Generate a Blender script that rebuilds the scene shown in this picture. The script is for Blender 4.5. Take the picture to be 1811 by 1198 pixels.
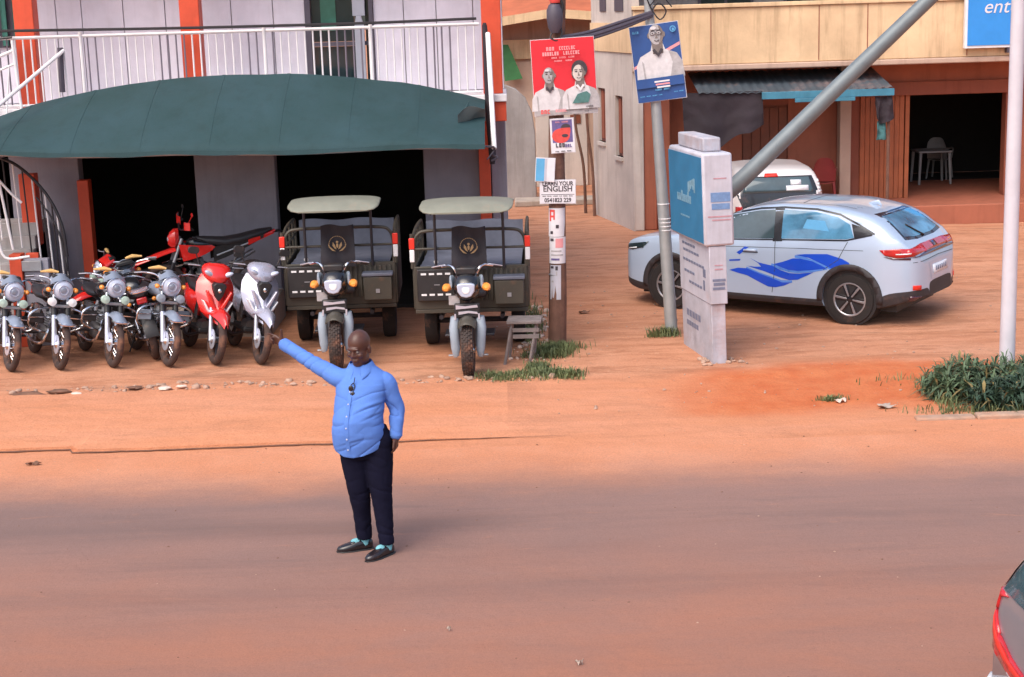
import bpy, bmesh, math, random
import numpy as np
from mathutils import Vector, Matrix, noise
from mathutils.bvhtree import BVHTree
for o in list(bpy.data.objects): bpy.data.objects.remove(o, do_unlink=True)
SC = bpy.context.scene
COL = SC.collection
PI = math.pi
rad = math.radians
random.seed(7)

# ------------------------------------------------------------------ camera
cam_data = bpy.data.cameras.new('camera')
cam_data.sensor_width = 36.0
cam_data.lens = 36.0 * 2800 / 1811
cam_data.clip_end = 2000
cam = bpy.data.objects.new('camera', cam_data)
COL.objects.link(cam)
PITCH, ROLL = math.atan(585 / 2800), rad(1.75)
fwd = Vector((0, math.cos(PITCH), -math.sin(PITCH)))
up0 = Vector((0, math.sin(PITCH), math.cos(PITCH)))
rt0 = Vector((1, 0, 0))
rt = rt0 * math.cos(ROLL) - up0 * math.sin(ROLL)
upv = up0 * math.cos(ROLL) + rt0 * math.sin(ROLL)
cm = Matrix((rt, upv, -fwd)).transposed().to_4x4()
cm.translation = (0, 0, 4.25)
cam.matrix_world = cm
SC.camera = cam
SC.render.resolution_x, SC.render.resolution_y = 1024, 677

# ------------------------------------------------------------------ sky, sun, exposure
SUN_TO = Vector((-0.42, -0.62, 1.0)).normalized()
world = bpy.data.worlds.new('World')
SC.world = world
world.use_nodes = True
wn = world.node_tree.nodes
sky = wn.new('ShaderNodeTexSky')
sky.sky_type = 'NISHITA'
sky.sun_disc = False
sky.sun_elevation = math.asin(SUN_TO.z)
sky.sun_rotation = math.atan2(SUN_TO.x, SUN_TO.y)
sky.air_density = 1.0
sky.dust_density = 4.0
sky.ozone_density = 1.0
bg = wn['Background']
bg.inputs['Strength'].default_value = 0.15
world.node_tree.links.new(sky.outputs[0], bg.inputs['Color'])
sd = bpy.data.lights.new('sun', 'SUN')
sd.energy = 1.2
sd.angle = rad(55)
sd.color = (1.0, 0.94, 0.86)
sun = bpy.data.objects.new('sun', sd)
COL.objects.link(sun)
sun.rotation_euler = (-SUN_TO).to_track_quat('-Z', 'Y').to_euler()
sun.location = (-8, -10, 30)
SC.view_settings.view_transform = 'Standard'
SC.view_settings.look = 'None'
SC.view_settings.gamma = 1.0
SC.view_settings.exposure = 0.70
SC.view_settings.use_curve_mapping = False

# ------------------------------------------------------------------ materials
def lin(r, g, b):
    f = lambda c: (c / 12.92 if c <= .04045 else ((c + .055) / 1.055) ** 2.4)
    return (f(r / 255), f(g / 255), f(b / 255))

DUST = (0.50, 0.205, 0.105)
MATS = {}
def mat(name, col, rough=.6, metal=0., var=.15, vs=5., bump=0., bs=80., coat=0., dust=0., ds=3.0, spec=.5, col2=None, streak=0.):
    m = bpy.data.materials.new(name)
    m.use_nodes = True
    nt = m.node_tree; N = nt.nodes; L = nt.links
    p = N['Principled BSDF']
    tc = N.new('ShaderNodeTexCoord')
    nz = N.new('ShaderNodeTexNoise'); nz.inputs['Scale'].default_value = vs; nz.inputs['Detail'].default_value = 6
    nz.inputs['Roughness'].default_value = .62
    L.new(tc.outputs['Object'], nz.inputs['Vector'])
    mr = N.new('ShaderNodeMapRange'); mr.inputs[1].default_value = .3; mr.inputs[2].default_value = .7
    L.new(nz.outputs['Fac'], mr.inputs[0])
    mx = N.new('ShaderNodeMix'); mx.data_type = 'RGBA'
    a = tuple(c * (1 - var) for c in col) + (1,)
    b = tuple(min(1, c * (1 + var)) for c in (col2 or col)) + (1,)
    mx.inputs[6].default_value = a; mx.inputs[7].default_value = b
    L.new(mr.outputs[0], mx.inputs[0])
    out = mx.outputs[2]
    if streak > 0:                      # rain stains running down plaster
        mp = N.new('ShaderNodeMapping'); mp.inputs['Scale'].default_value = (5.5, 5.5, .45)
        ns = N.new('ShaderNodeTexNoise'); ns.inputs['Scale'].default_value = 1.0; ns.inputs['Detail'].default_value = 9; ns.inputs['Roughness'].default_value = .68
        L.new(tc.outputs['Object'], mp.inputs[0]); L.new(mp.outputs[0], ns.inputs['Vector'])
        ms = N.new('ShaderNodeMapRange'); ms.inputs[1].default_value = .50; ms.inputs[2].default_value = .74; ms.inputs[4].default_value = streak
        L.new(ns.outputs['Fac'], ms.inputs[0])
        m3 = N.new('ShaderNodeMix'); m3.data_type = 'RGBA'
        L.new(ms.outputs[0], m3.inputs[0]); L.new(out, m3.inputs[6]); m3.inputs[7].default_value = (col[0] * .38, col[1] * .32, col[2] * .28, 1)
        out = m3.outputs[2]
    if dust > 0:
        nd = N.new('ShaderNodeTexNoise'); nd.inputs['Scale'].default_value = ds; nd.inputs['Detail'].default_value = 8
        nd.inputs['Roughness'].default_value = .7
        L.new(tc.outputs['Object'], nd.inputs['Vector'])
        md = N.new('ShaderNodeMapRange'); md.inputs[1].default_value = .62 - dust * .35; md.inputs[2].default_value = .95 - dust * .3
        md.inputs[4].default_value = min(1, .3 + dust * .7)
        L.new(nd.outputs['Fac'], md.inputs[0])
        m2 = N.new('ShaderNodeMix'); m2.data_type = 'RGBA'
        L.new(md.outputs[0], m2.inputs[0]); L.new(out, m2.inputs[6])
        m2.inputs[7].default_value = DUST + (1,)
        out = m2.outputs[2]
    L.new(out, p.inputs['Base Color'])
    rr = N.new('ShaderNodeMapRange'); rr.inputs[3].default_value = max(.02, rough - .08); rr.inputs[4].default_value = min(1, rough + .1)
    L.new(nz.outputs['Fac'], rr.inputs[0]); L.new(rr.outputs[0], p.inputs['Roughness'])
    p.inputs['Metallic'].default_value = metal
    p.inputs['Coat Weight'].default_value = coat
    p.inputs['Coat Roughness'].default_value = .06
    p.inputs['Specular IOR Level'].default_value = spec
    if bump > 0:
        nb = N.new('ShaderNodeTexNoise'); nb.inputs['Scale'].default_value = bs; nb.inputs['Detail'].default_value = 5
        L.new(tc.outputs['Object'], nb.inputs['Vector'])
        bm_ = N.new('ShaderNodeBump'); bm_.inputs['Strength'].default_value = bump; bm_.inputs['Distance'].default_value = .02
        L.new(nb.outputs['Fac'], bm_.inputs['Height']); L.new(bm_.outputs[0], p.inputs['Normal'])
    MATS[name] = m
    return m

# ------------------------------------------------------------------ mesh helpers
def catmull(pts, k=6, closed=False):
    P = [Vector(p) for p in pts]; n = len(P); out = []
    rng = n if closed else n - 1
    for i in range(rng):
        if closed: p0, p1, p2, p3 = P[i - 1], P[i], P[(i + 1) % n], P[(i + 2) % n]
        else:
            p1, p2 = P[i], P[i + 1]
            p0 = P[i - 1] if i > 0 else p1 * 2 - p2
            p3 = P[i + 2] if i + 2 < n else p2 * 2 - p1
        for j in range(k):
            t = j / k
            out.append(.5 * ((2 * p1) + (p2 - p0) * t + (2 * p0 - 5 * p1 + 4 * p2 - p3) * t * t + (3 * p1 - p0 - 3 * p2 + p3) * t ** 3))
    if not closed: out.append(P[-1].copy())
    return out

class MB:
    def __init__(s): s.v = []; s.f = []; s.mi = []
    def add(s, vs, fs, mi=0):
        b = len(s.v); s.v += [Vector(v) for v in vs]
        s.f += [tuple(i + b for i in f) for f in fs]; s.mi += [mi] * len(fs)
        return s
    def box(s, c, d, rz=0, M=None):
        x, y, z = d[0] / 2, d[1] / 2, d[2] / 2
        vs = [Vector(q) for q in ((-x, -y, -z), (x, -y, -z), (x, y, -z), (-x, y, -z), (-x, -y, z), (x, -y, z), (x, y, z), (-x, y, z))]
        R = M if M is not None else Matrix.Rotation(rz, 3, 'Z')
        vs = [R @ v + Vector(c) for v in vs]
        return s.add(vs, [(0, 3, 2, 1), (4, 5, 6, 7), (0, 1, 5, 4), (1, 2, 6, 5), (2, 3, 7, 6), (3, 0, 4, 7)])
    def bb(s, x0, x1, y0, y1, z0, z1): return s.box(((x0 + x1) / 2, (y0 + y1) / 2, (z0 + z1) / 2), (x1 - x0, y1 - y0, z1 - z0))
    def tube(s, pts, r, n=8, cap=True, flat=None):
        P = [Vector(p) for p in pts]; m = len(P)
        rs = list(r) if isinstance(r, (list, tuple)) else [r] * m
        if len(rs) != m: rs = list(np.interp(np.linspace(0, 1, m), np.linspace(0, 1, len(rs)), rs))
        T = []
        for i in range(m):
            a = P[max(0, i - 1)]; b = P[min(m - 1, i + 1)]
            T.append((b - a).normalized())
        u = T[0].orthogonal().normalized()
        if abs(T[0].z) < .9:
            u = Vector((0, 0, 1)); u = (u - T[0] * u.dot(T[0])).normalized()
        vs = []
        for i in range(m):
            u = (u - T[i] * u.dot(T[i])).normalized(); w = T[i].cross(u)
            for k in range(n):
                a = 2 * PI * k / n
                vs.append(P[i] + (u * math.cos(a) * (flat or 1) + w * math.sin(a)) * rs[i])
        fs = []
        for i in range(m - 1):
            for k in range(n):
                k2 = (k + 1) % n
                fs.append((i * n + k, i * n + k2, (i + 1) * n + k2, (i + 1) * n + k))
        if cap: fs.append(tuple(range(n - 1, -1, -1))); fs.append(tuple((m - 1) * n + k for k in range(n)))
        return s.add(vs, fs)
    def lathe(s, prof, o=(0, 0, 0), axis='Z', n=24, close=False):
        vs = []; fs = []; m = len(prof)
        for (r, h) in prof:
            for k in range(n):
                a = 2 * PI * k / n; c, q = r * math.cos(a), r * math.sin(a)
                v = {'Z': (c, q, h), 'X': (h, c, q), 'Y': (q, h, c)}[axis]
                vs.append(Vector(v) + Vector(o))
        rng = m if close else m - 1
        for i in range(rng):
            i2 = (i + 1) % m
            for k in range(n):
                k2 = (k + 1) % n
                fs.append((i * n + k, i * n + k2, i2 * n + k2, i2 * n + k))
        if not close:
            if prof[0][0] > 1e-5: fs.append(tuple(range(n - 1, -1, -1)))
            if prof[-1][0] > 1e-5: fs.append(tuple((m - 1) * n + k for k in range(n)))
        return s.add(vs, fs)
    def torus(s, o, R, r, axis='Y', n=32, m=10, rw=None):
        prof = [(R + r * math.cos(2 * PI * k / m), (rw or r) * math.sin(2 * PI * k / m)) for k in range(m)]
        return s.lathe(prof, o, axis, n, True)
    def ball(s, c, r, n=14, m=9):
        r = (r, r, r) if not isinstance(r, (tuple, list)) else r
        vs = [Vector(c) + Vector((0, 0, -r[2]))]; fs = []
        for i in range(1, m):
            t = -PI / 2 + PI * i / m
            for k in range(n):
                a = 2 * PI * k / n
                vs.append(Vector(c) + Vector((r[0] * math.cos(t) * math.cos(a), r[1] * math.cos(t) * math.sin(a), r[2] * math.sin(t))))
        vs.append(Vector(c) + Vector((0, 0, r[2])))
        for k in range(n):
            k2 = (k + 1) % n
            fs.append((0, 1 + k2, 1 + k))
            for i in range(m - 2): fs.append((1 + i * n + k, 1 + i * n + k2, 1 + (i + 1) * n + k2, 1 + (i + 1) * n + k))
            fs.append((1 + (m - 2) * n + k, 1 + (m - 2) * n + k2, len(vs) - 1))
        return s.add(vs, fs)
    def limb(s, pts, rs, n=14):
        s.tube(pts, rs, n)
        for p, r in zip(pts, rs): s.ball(p, r, n, 8)
        return s
    def prism(s, poly, a, b, axis='Y'):
        # poly in the two other axes; extruded from a to b
        f = {'Y': lambda u, v, w: (u, w, v), 'X': lambda u, v, w: (w, u, v), 'Z': lambda u, v, w: (u, v, w)}[axis]
        n = len(poly)
        vs = [f(u, v, a) for u, v in poly] + [f(u, v, b) for u, v in poly]
        fs = [tuple(range(n)), tuple(range(2 * n - 1, n - 1, -1))]
        fs += [(i, i + n, (i + 1) % n + n, (i + 1) % n) for i in range(n)]
        return s.add(vs, fs)
    def loft(s, secs, n=20, e=2.0, axis='X'):
        # secs: (pos, c1, c2, r1, r2[, e]) closed super-ellipse sections along axis
        vs = []; fs = []; m = len(secs)
        for q in secs:
            ex = q[5] if len(q) > 5 else e
            for k in range(n):
                a = 2 * PI * k / n; c, d = math.cos(a), math.sin(a)
                u = q[1] + q[3] * math.copysign(abs(c) ** (2 / ex), c); w = q[2] + q[4] * math.copysign(abs(d) ** (2 / ex), d)
                vs.append({'X': (q[0], u, w), 'Z': (u, w, q[0]), 'Y': (u, q[0], w)}[axis])
        for i in range(m - 1):
            for k in range(n):
                k2 = (k + 1) % n
                fs.append((i * n + k, i * n + k2, (i + 1) * n + k2, (i + 1) * n + k))
        fs.append(tuple(range(n - 1, -1, -1))); fs.append(tuple((m - 1) * n + k for k in range(n)))
        return s.add(vs, fs)
    def grid(s, fn, nu, nv):
        vs = [fn(i / nu, j / nv) for i in range(nu + 1) for j in range(nv + 1)]
        w = nv + 1
        return s.add(vs, [(i * w + j, (i + 1) * w + j, (i + 1) * w + j + 1, i * w + j + 1) for i in range(nu) for j in range(nv)])
    def sheet(s, fn, nu, nv, th):
        b = len(s.v); s.grid(fn, nu, nv)
        top = [v.copy() for v in s.v[b:]]; w = nv + 1; c = len(top)
        f0 = s.f[-nu * nv:]
        s.v += [v + Vector(th) for v in top]; 
        nf = [tuple(reversed([i + c for i in f])) for f in f0]
        for i in range(nu):
            a, d = b + i * w, b + (i + 1) * w
            nf.append((a, a + c, d + c, d)); a += nv; d += nv; nf.append((a, d, d + c, a + c))
        for j in range(nv):
            a = b + j; nf.append((a, a + 1, a + 1 + c, a + c)); a = b + nu * w + j; nf.append((a, a + c, a + 1 + c, a + 1))
        s.f += nf; s.mi += [0] * len(nf)
        return s
    def xf(s, M):
        s.v = [M @ v for v in s.v]; return s
    def mesh(s, name='m'):
        me = bpy.data.meshes.new(name); me.from_pydata([tuple(v) for v in s.v], [], s.f)
        me.polygons.foreach_set('material_index', s.mi) if s.mi else None
        bm = bmesh.new(); bm.from_mesh(me); bmesh.ops.recalc_face_normals(bm, faces=bm.faces[:]); bm.to_mesh(me); bm.free()
        return me
    def build(s, name, m, parent=None, smooth=True, bevel=0, ang=40, loc=None, recalc=True):
        if recalc: me = s.mesh(name)
        else:
            me = bpy.data.meshes.new(name); me.from_pydata([tuple(v) for v in s.v], [], s.f)
        return mesh_obj(name, me, m, parent, smooth, bevel, ang, loc)

def mesh_obj(name, me, m, parent=None, smooth=True, bevel=0, ang=40, loc=None):
    me.name = name
    me.materials.clear(); me.materials.append(MATS[m] if isinstance(m, str) else m)
    if smooth:
        me.polygons.foreach_set('use_smooth', [True] * len(me.polygons)); me.set_sharp_from_angle(angle=rad(ang))
    o = bpy.data.objects.new(name, me); COL.objects.link(o)
    if parent: o.parent = parent
    if loc: o.location = loc
    if bevel:
        b = o.modifiers.new('bevel', 'BEVEL'); b.width = bevel; b.segments = 2; b.limit_method = 'ANGLE'; b.angle_limit = rad(35)
        b.harden_normals = False
    return o

def tag(o, label=None, cat=None, group=None, kind=None):
    if label: o['label'] = label
    if cat: o['category'] = cat
    if group: o['group'] = group
    if kind: o['kind'] = kind
    return o
def thing(name, label, cat, loc=(0, 0, 0), rz=0, group=None):
    o = bpy.data.objects.new(name, None); COL.objects.link(o); o.empty_display_size = .2
    o.location = loc; o.rotation_euler = (0, 0, rz)
    return tag(o, label, cat, group)
def copy_tree(o, parent=None):
    c = o.copy(); COL.objects.link(c); c.parent = parent
    for ch in [q for q in bpy.data.objects if q.parent == o]: copy_tree(ch, c)
    return c
def retint(root, names, m):
    for ch in [q for q in bpy.data.objects if q.parent == root]:
        if ch.name.split('.')[0] in names:
            ch.data = ch.data.copy(); ch.data.materials[0] = MATS[m]
        retint(ch, names, m)
def evaluated(o):
    dg = bpy.context.evaluated_depsgraph_get(); dg.update()
    me = bpy.data.meshes.new_from_object(o.evaluated_get(dg))
    d = o.data; bpy.data.objects.remove(o, do_unlink=True)
    return me
def remesh(mb, voxel, smooth=4, dec=None):
    o = bpy.data.objects.new('tmp', mb.mesh()); COL.objects.link(o)
    r = o.modifiers.new('r', 'REMESH'); r.mode = 'VOXEL'; r.voxel_size = voxel; r.use_smooth_shade = True
    if smooth:
        q = o.modifiers.new('s', 'SMOOTH'); q.iterations = smooth; q.factor = .5
    if dec:
        q = o.modifiers.new('d', 'DECIMATE'); q.ratio = dec
    return evaluated(o)
def text(name, body, size, m, parent, mtx, ext=.0012, sx=1.0, align='CENTER', shear=0.0, bold=0.0):
    cu = bpy.data.curves.new('txt', 'FONT'); cu.body = body; cu.size = size; cu.extrude = ext; cu.align_x = align; cu.align_y = 'CENTER'
    cu.shear = shear; cu.offset = bold; cu.resolution_u = 3
    o = bpy.data.objects.new('txt', cu); COL.objects.link(o)
    me = evaluated(o); bpy.data.curves.remove(cu)
    me.transform(mtx @ Matrix.Diagonal((sx, 1, 1, 1)))
    return mesh_obj(name, me, m, parent, smooth=False)
def face_m(o, rx=PI / 2, rz=0.0, ry=0.0):   # text plane standing up, facing -Y, then turned about Z
    return Matrix.Translation(o) @ Matrix.Rotation(rz, 4, 'Z') @ Matrix.Rotation(ry, 4, 'Y') @ Matrix.Rotation(rx, 4, 'X')
def fbm(x, y, z=0.0, o=4):
    return noise.fractal(Vector((x, y, z)), 1.0, 2.0, o)

# ------------------------------------------------------------------ palette
mat('orange_paint', (.62, .075, .028), .5, streak=0.2, var=.1, bump=.08, bs=30)
mat('lilac_plaster', (.66, .63, .71), .75, streak=0.16, var=.12, vs=1.6, bump=.15, bs=40)
mat('cream_plaster', (.68, .47, .28), .85, streak=0.55, var=.18, vs=.9, bump=.2, bs=30, col2=(.72, .52, .32))
mat('pale_plaster', (.56, .50, .46), .85, streak=0.5, var=.14, vs=1.3, bump=.2, bs=30)
mat('pink_plaster', (.52, .37, .29), .85, streak=0.45, var=.14, vs=1.2, bump=.2, bs=30)
mat('grey_plaster', (.27, .26, .31), .8, streak=0.3, var=.12, vs=2, bump=.15, bs=40)
mat('grey_wall', (.33, .31, .31), .85, streak=0.4, var=.15, vs=2, bump=.2, bs=30)
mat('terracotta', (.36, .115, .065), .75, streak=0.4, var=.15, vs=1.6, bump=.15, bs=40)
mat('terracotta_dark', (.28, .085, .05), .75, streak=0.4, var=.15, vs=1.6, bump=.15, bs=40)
mat('timber_orange', (.37, .105, .04), .6, streak=0.4, var=.2, vs=3, bump=.1, bs=40)
mat('brown_door', (.20, .055, .025), .55, var=.2, vs=3, bump=.1)
mat('shutter_brown', (.17, .06, .05), .7, var=.2, vs=3)
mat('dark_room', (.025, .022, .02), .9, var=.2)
mat('white_paint', (.78, .76, .78), .45, var=.06, vs=8)
mat('shaded_baluster', (.17, .15, .19), .5, var=.1, vs=8)
mat('dark_rail', (.075, .065, .09), .5, var=.1, vs=8)
mat('black_metal', (.022, .02, .026), .4, var=.2, vs=8)
mat('black_plastic', (.018, .017, .019), .5, var=.2, vs=8, dust=.12, ds=6)
mat('rubber', (.055, .034, .03), .85, var=.2, vs=8, dust=.35, ds=5, bump=.2, bs=60)
mat('tread_rubber', (.05, .036, .032), .85, var=.2, vs=9, dust=.4, ds=7, bump=.2, bs=60)
mat('chrome', (.72, .72, .76), .16, 1.0, var=.08)
mat('silver_metal', (.62, .64, .74), .35, .6, var=.1, dust=.05)
mat('dull_steel', (.36, .37, .40), .48, .7, var=.15, vs=6, dust=.08)
mat('engine_metal', (.13, .125, .13), .5, .7, var=.2, vs=9, dust=.25, ds=6)
mat('lens_white', (.80, .82, .85), .08, var=.04, coat=.8)
mat('lens_clear', (.48, .53, .66), .07, var=.1, coat=.9)
mat('amber', (.85, .30, .05), .2, var=.08, coat=.6)
mat('foam_yellow', (.72, .45, .17), .8, var=.15, vs=12)
mat('fog_lamp', (.42, .55, .48), .3, var=.15, vs=9)
mat('blue_film', (.075, .17, .33), .3, var=.25, vs=10, coat=.4)
mat('grey_cowl', (.24, .28, .36), .35, .2, var=.15, vs=5, coat=.4)
mat('red_gloss', (.66, .022, .018), .22, var=.08, coat=.8, dust=.03)
mat('silver_gloss', (.44, .44, .54), .25, .35, var=.08, coat=.7, dust=.03)
mat('black_gloss', (.012, .012, .015), .2, var=.1, coat=.7, dust=.08)
mat('seat_vinyl', (.022, .02, .024), .45, var=.2, vs=6, bump=.1)
mat('olive_steel', (.058, .050, .038), .5, var=.15, vs=4, dust=.12, ds=3)
mat('tarp_blue_grey', (.13, .14, .185), .5, var=.18, vs=4, bump=.2, bs=14)
mat('trike_roof', (.215, .22, .175), .55, var=.12, vs=4, dust=.14, ds=3)
mat('black_cloth', (.026, .023, .03), .75, var=.2, vs=6, bump=.25, bs=18)
mat('gold_print', (.33, .22, .11), .5, var=.15)
mat('reflect_red', (.78, .035, .02), .35, var=.06)
mat('reflect_white', (.78, .78, .80), .35, var=.05)
mat('fork_cover', (.27, .32, .38), .45, var=.12, vs=6, dust=.05)
mat('awning_cloth', (.020, .055, .058), .75, var=.14, vs=1.1, bump=.12, bs=22, col2=(.024, .056, .066), spec=.3, streak=.25)
mat('awning_fade', (.12, .15, .15), .75, var=.15, vs=4)
mat('glass_dark', (.015, .03, .035), .06, var=.1, coat=.5)
mat('pane_reflection', (.03, .13, .10), .12, var=.3, vs=2, coat=.5)
mat('curtain_green', (.04, .16, .13), .8, var=.2, vs=5)
mat('alu_grey', (.38, .40, .47), .4, .3, var=.08)
mat('kerb_concrete', (.40, .27, .20), .9, var=.25, vs=5, bump=.4, bs=25, dust=.55, ds=3)
mat('concrete', (.40, .33, .28), .88, streak=0.35, var=.18, vs=3, bump=.3, bs=30, dust=.22, ds=2)
mat('wood_pole', (.17, .085, .06), .85, streak=0.5, var=.3, vs=7, bump=.5, bs=26)
mat('galvanised', (.37, .39, .40), .5, .35, var=.12, vs=5, dust=.08, ds=3)
mat('pole_white', (.60, .57, .62), .45, var=.08, vs=3, dust=.04)
mat('pole_grey', (.17, .20, .215), .5, .2, var=.14, vs=4)
mat('poster_red', (.66, .02, .035), .5, var=.07, vs=6, bump=.08, bs=9)
mat('poster_blue', (.02, .075, .26), .5, var=.1, vs=6, bump=.08, bs=9)
mat('print_grey', (.40, .38, .39), .6, var=.2, vs=14)
mat('print_pale', (.62, .60, .62), .6, var=.12, vs=14)
mat('print_skin', (.26, .21, .18), .6, var=.3, vs=22)
mat('print_skin_light', (.60, .54, .50), .6, var=.14, vs=22)
mat('print_shade', (.19, .155, .145), .6, var=.25, vs=22)
mat('print_dark', (.05, .04, .05), .6, var=.2, vs=20)
mat('print_green', (.07, .18, .17), .6, var=.2, vs=20)
mat('print_white', (.74, .70, .72), .6, var=.06)
mat('print_pink', (.72, .30, .32), .6, var=.1)
mat('print_red', (.66, .07, .06), .6, var=.2, vs=18)
mat('print_purple', (.13, .10, .26), .6, var=.2, vs=18)
mat('print_blue', (.10, .36, .62), .6, var=.1)
mat('paper_white', (.70, .68, .72), .7, var=.08, vs=8)
mat('sign_blue', (.035, .19, .36), .5, var=.12, vs=3, dust=.05)
mat('sign_bright', (.035, .27, .72), .4, var=.05)
mat('sign_face', (.50, .50, .57), .55, streak=0.25, var=.14, vs=3, dust=.13, ds=2.5)
mat('sign_base', (.42, .42, .48), .8, streak=0.45, var=.2, vs=3, dust=.38, ds=2.2, bump=.3, bs=25)
mat('mark_faint', (.20, .36, .46), .6, var=.3, vs=20)
mat('mark_blue', (.16, .27, .48), .6, var=.2, vs=20)
mat('mark_slate', (.16, .18, .26), .6, var=.2, vs=20)
mat('mark_rose', (.50, .27, .31), .6, var=.2, vs=20)
mat('suv_paint', (.43, .53, .68), .3, .1, var=.03, vs=2, coat=.9)
mat('white_car_paint', (.70, .66, .66), .3, var=.05, vs=2, coat=.7, dust=.08)
mat('grey_car_paint', (.26, .26, .29), .3, .4, var=.06, vs=2, coat=.8)
mat('pillar_paint', (.52, .36, .31), .35, .2, var=.06, vs=2, coat=.6)
mat('cladding', (.035, .03, .034), .6, var=.2, vs=5, dust=.14, ds=3)
mat('decal_blue', (.01, .075, .60), .3, var=.06, coat=.5)
mat('decal_line', (.10, .26, .72), .3, var=.06, coat=.5)
mat('seam', (.05, .055, .07), .6, var=.1)
mat('glass_car', (.05, .085, .10), .05, var=.25, vs=3, coat=.9)
mat('glass_film', (.085, .25, .40), .06, var=.5, vs=2.5, coat=.9)
mat('tail_red', (.48, .012, .015), .12, var=.2, vs=6, coat=.9)
mat('tail_dark', (.06, .015, .03), .12, var=.2, coat=.9)
mat('plate_white', (.72, .74, .80), .4, var=.05)
mat('alloy', (.42, .42, .45), .35, .8, var=.08)
mat('canopy_blue', (.05, .21, .31), .5, streak=0.4, var=.2, vs=3, dust=.1)
mat('canopy_sheet', (.065, .085, .105), .6, var=.25, vs=2, dust=.3, ds=2)
mat('dark_cloth', (.032, .023, .030), .9, var=.25, vs=3, bump=.3, bs=12)
mat('teal_cloth', (.06, .17, .18), .9, var=.2, vs=6)
mat('plastic_dim', (.30, .29, .29), .5, var=.1)
mat('plastic_white', (.66, .66, .68), .4, var=.05)
mat('plastic_red', (.22, .03, .03), .45, var=.1)
mat('roof_orange', (.46, .13, .06), .8, var=.2, vs=2)
mat('green_banner', (.05, .20, .07), .7, var=.2)
mat('cable', (.02, .018, .022), .6, var=.1)
mat('bench_wood', (.20, .165, .16), .85, var=.25, vs=8, bump=.3, bs=30, dust=.2)
mat('stone', (.42, .27, .20), .9, var=.3, vs=6, bump=.4, bs=20)
mat('pale_rubble', (.66, .50, .42), .9, var=.25, vs=8, bump=.4, bs=20)
mat('dark_dirt_or_shade', (.17, .085, .055), .95, var=.3, vs=7, bump=.4, bs=20)
mat('litter', (.40, .32, .27), .6, var=.12, vs=9)
mat('leaf', (.060, .100, .055), .65, var=.45, vs=5, col2=(.085, .13, .065))
mat('leaf_dry', (.20, .15, .06), .8, var=.4, vs=5)
mat('leaf_dark', (.030, .060, .034), .6, var=.4, vs=5)
mat('grass', (.10, .14, .055), .7, var=.4, vs=6, col2=(.13, .15, .06))
mat('stem', (.10, .07, .04), .8, var=.3, vs=9)
mat('tyre_dark', (.02, .016, .016), .9, var=.2, vs=8, dust=.1, ds=5)
mat('skin', (.085, .033, .022), .42, var=.15, vs=14)
mat('eye', (.22, .18, .16), .2, var=.05)
mat('shirt_blue', (.105, .225, .62), .85, spec=.2, var=.10, vs=4, bump=.12, bs=120)
mat('trouser_navy', (.008, .008, .021), .9, spec=.1, var=.15, vs=5, bump=.1, bs=120)
mat('shoe_black', (.014, .011, .014), .22, var=.2, coat=.4, dust=.05)
mat('sock_aqua', (.16, .42, .48), .8, var=.1)
mat('button', (.55, .60, .75), .4, var=.05)

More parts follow.
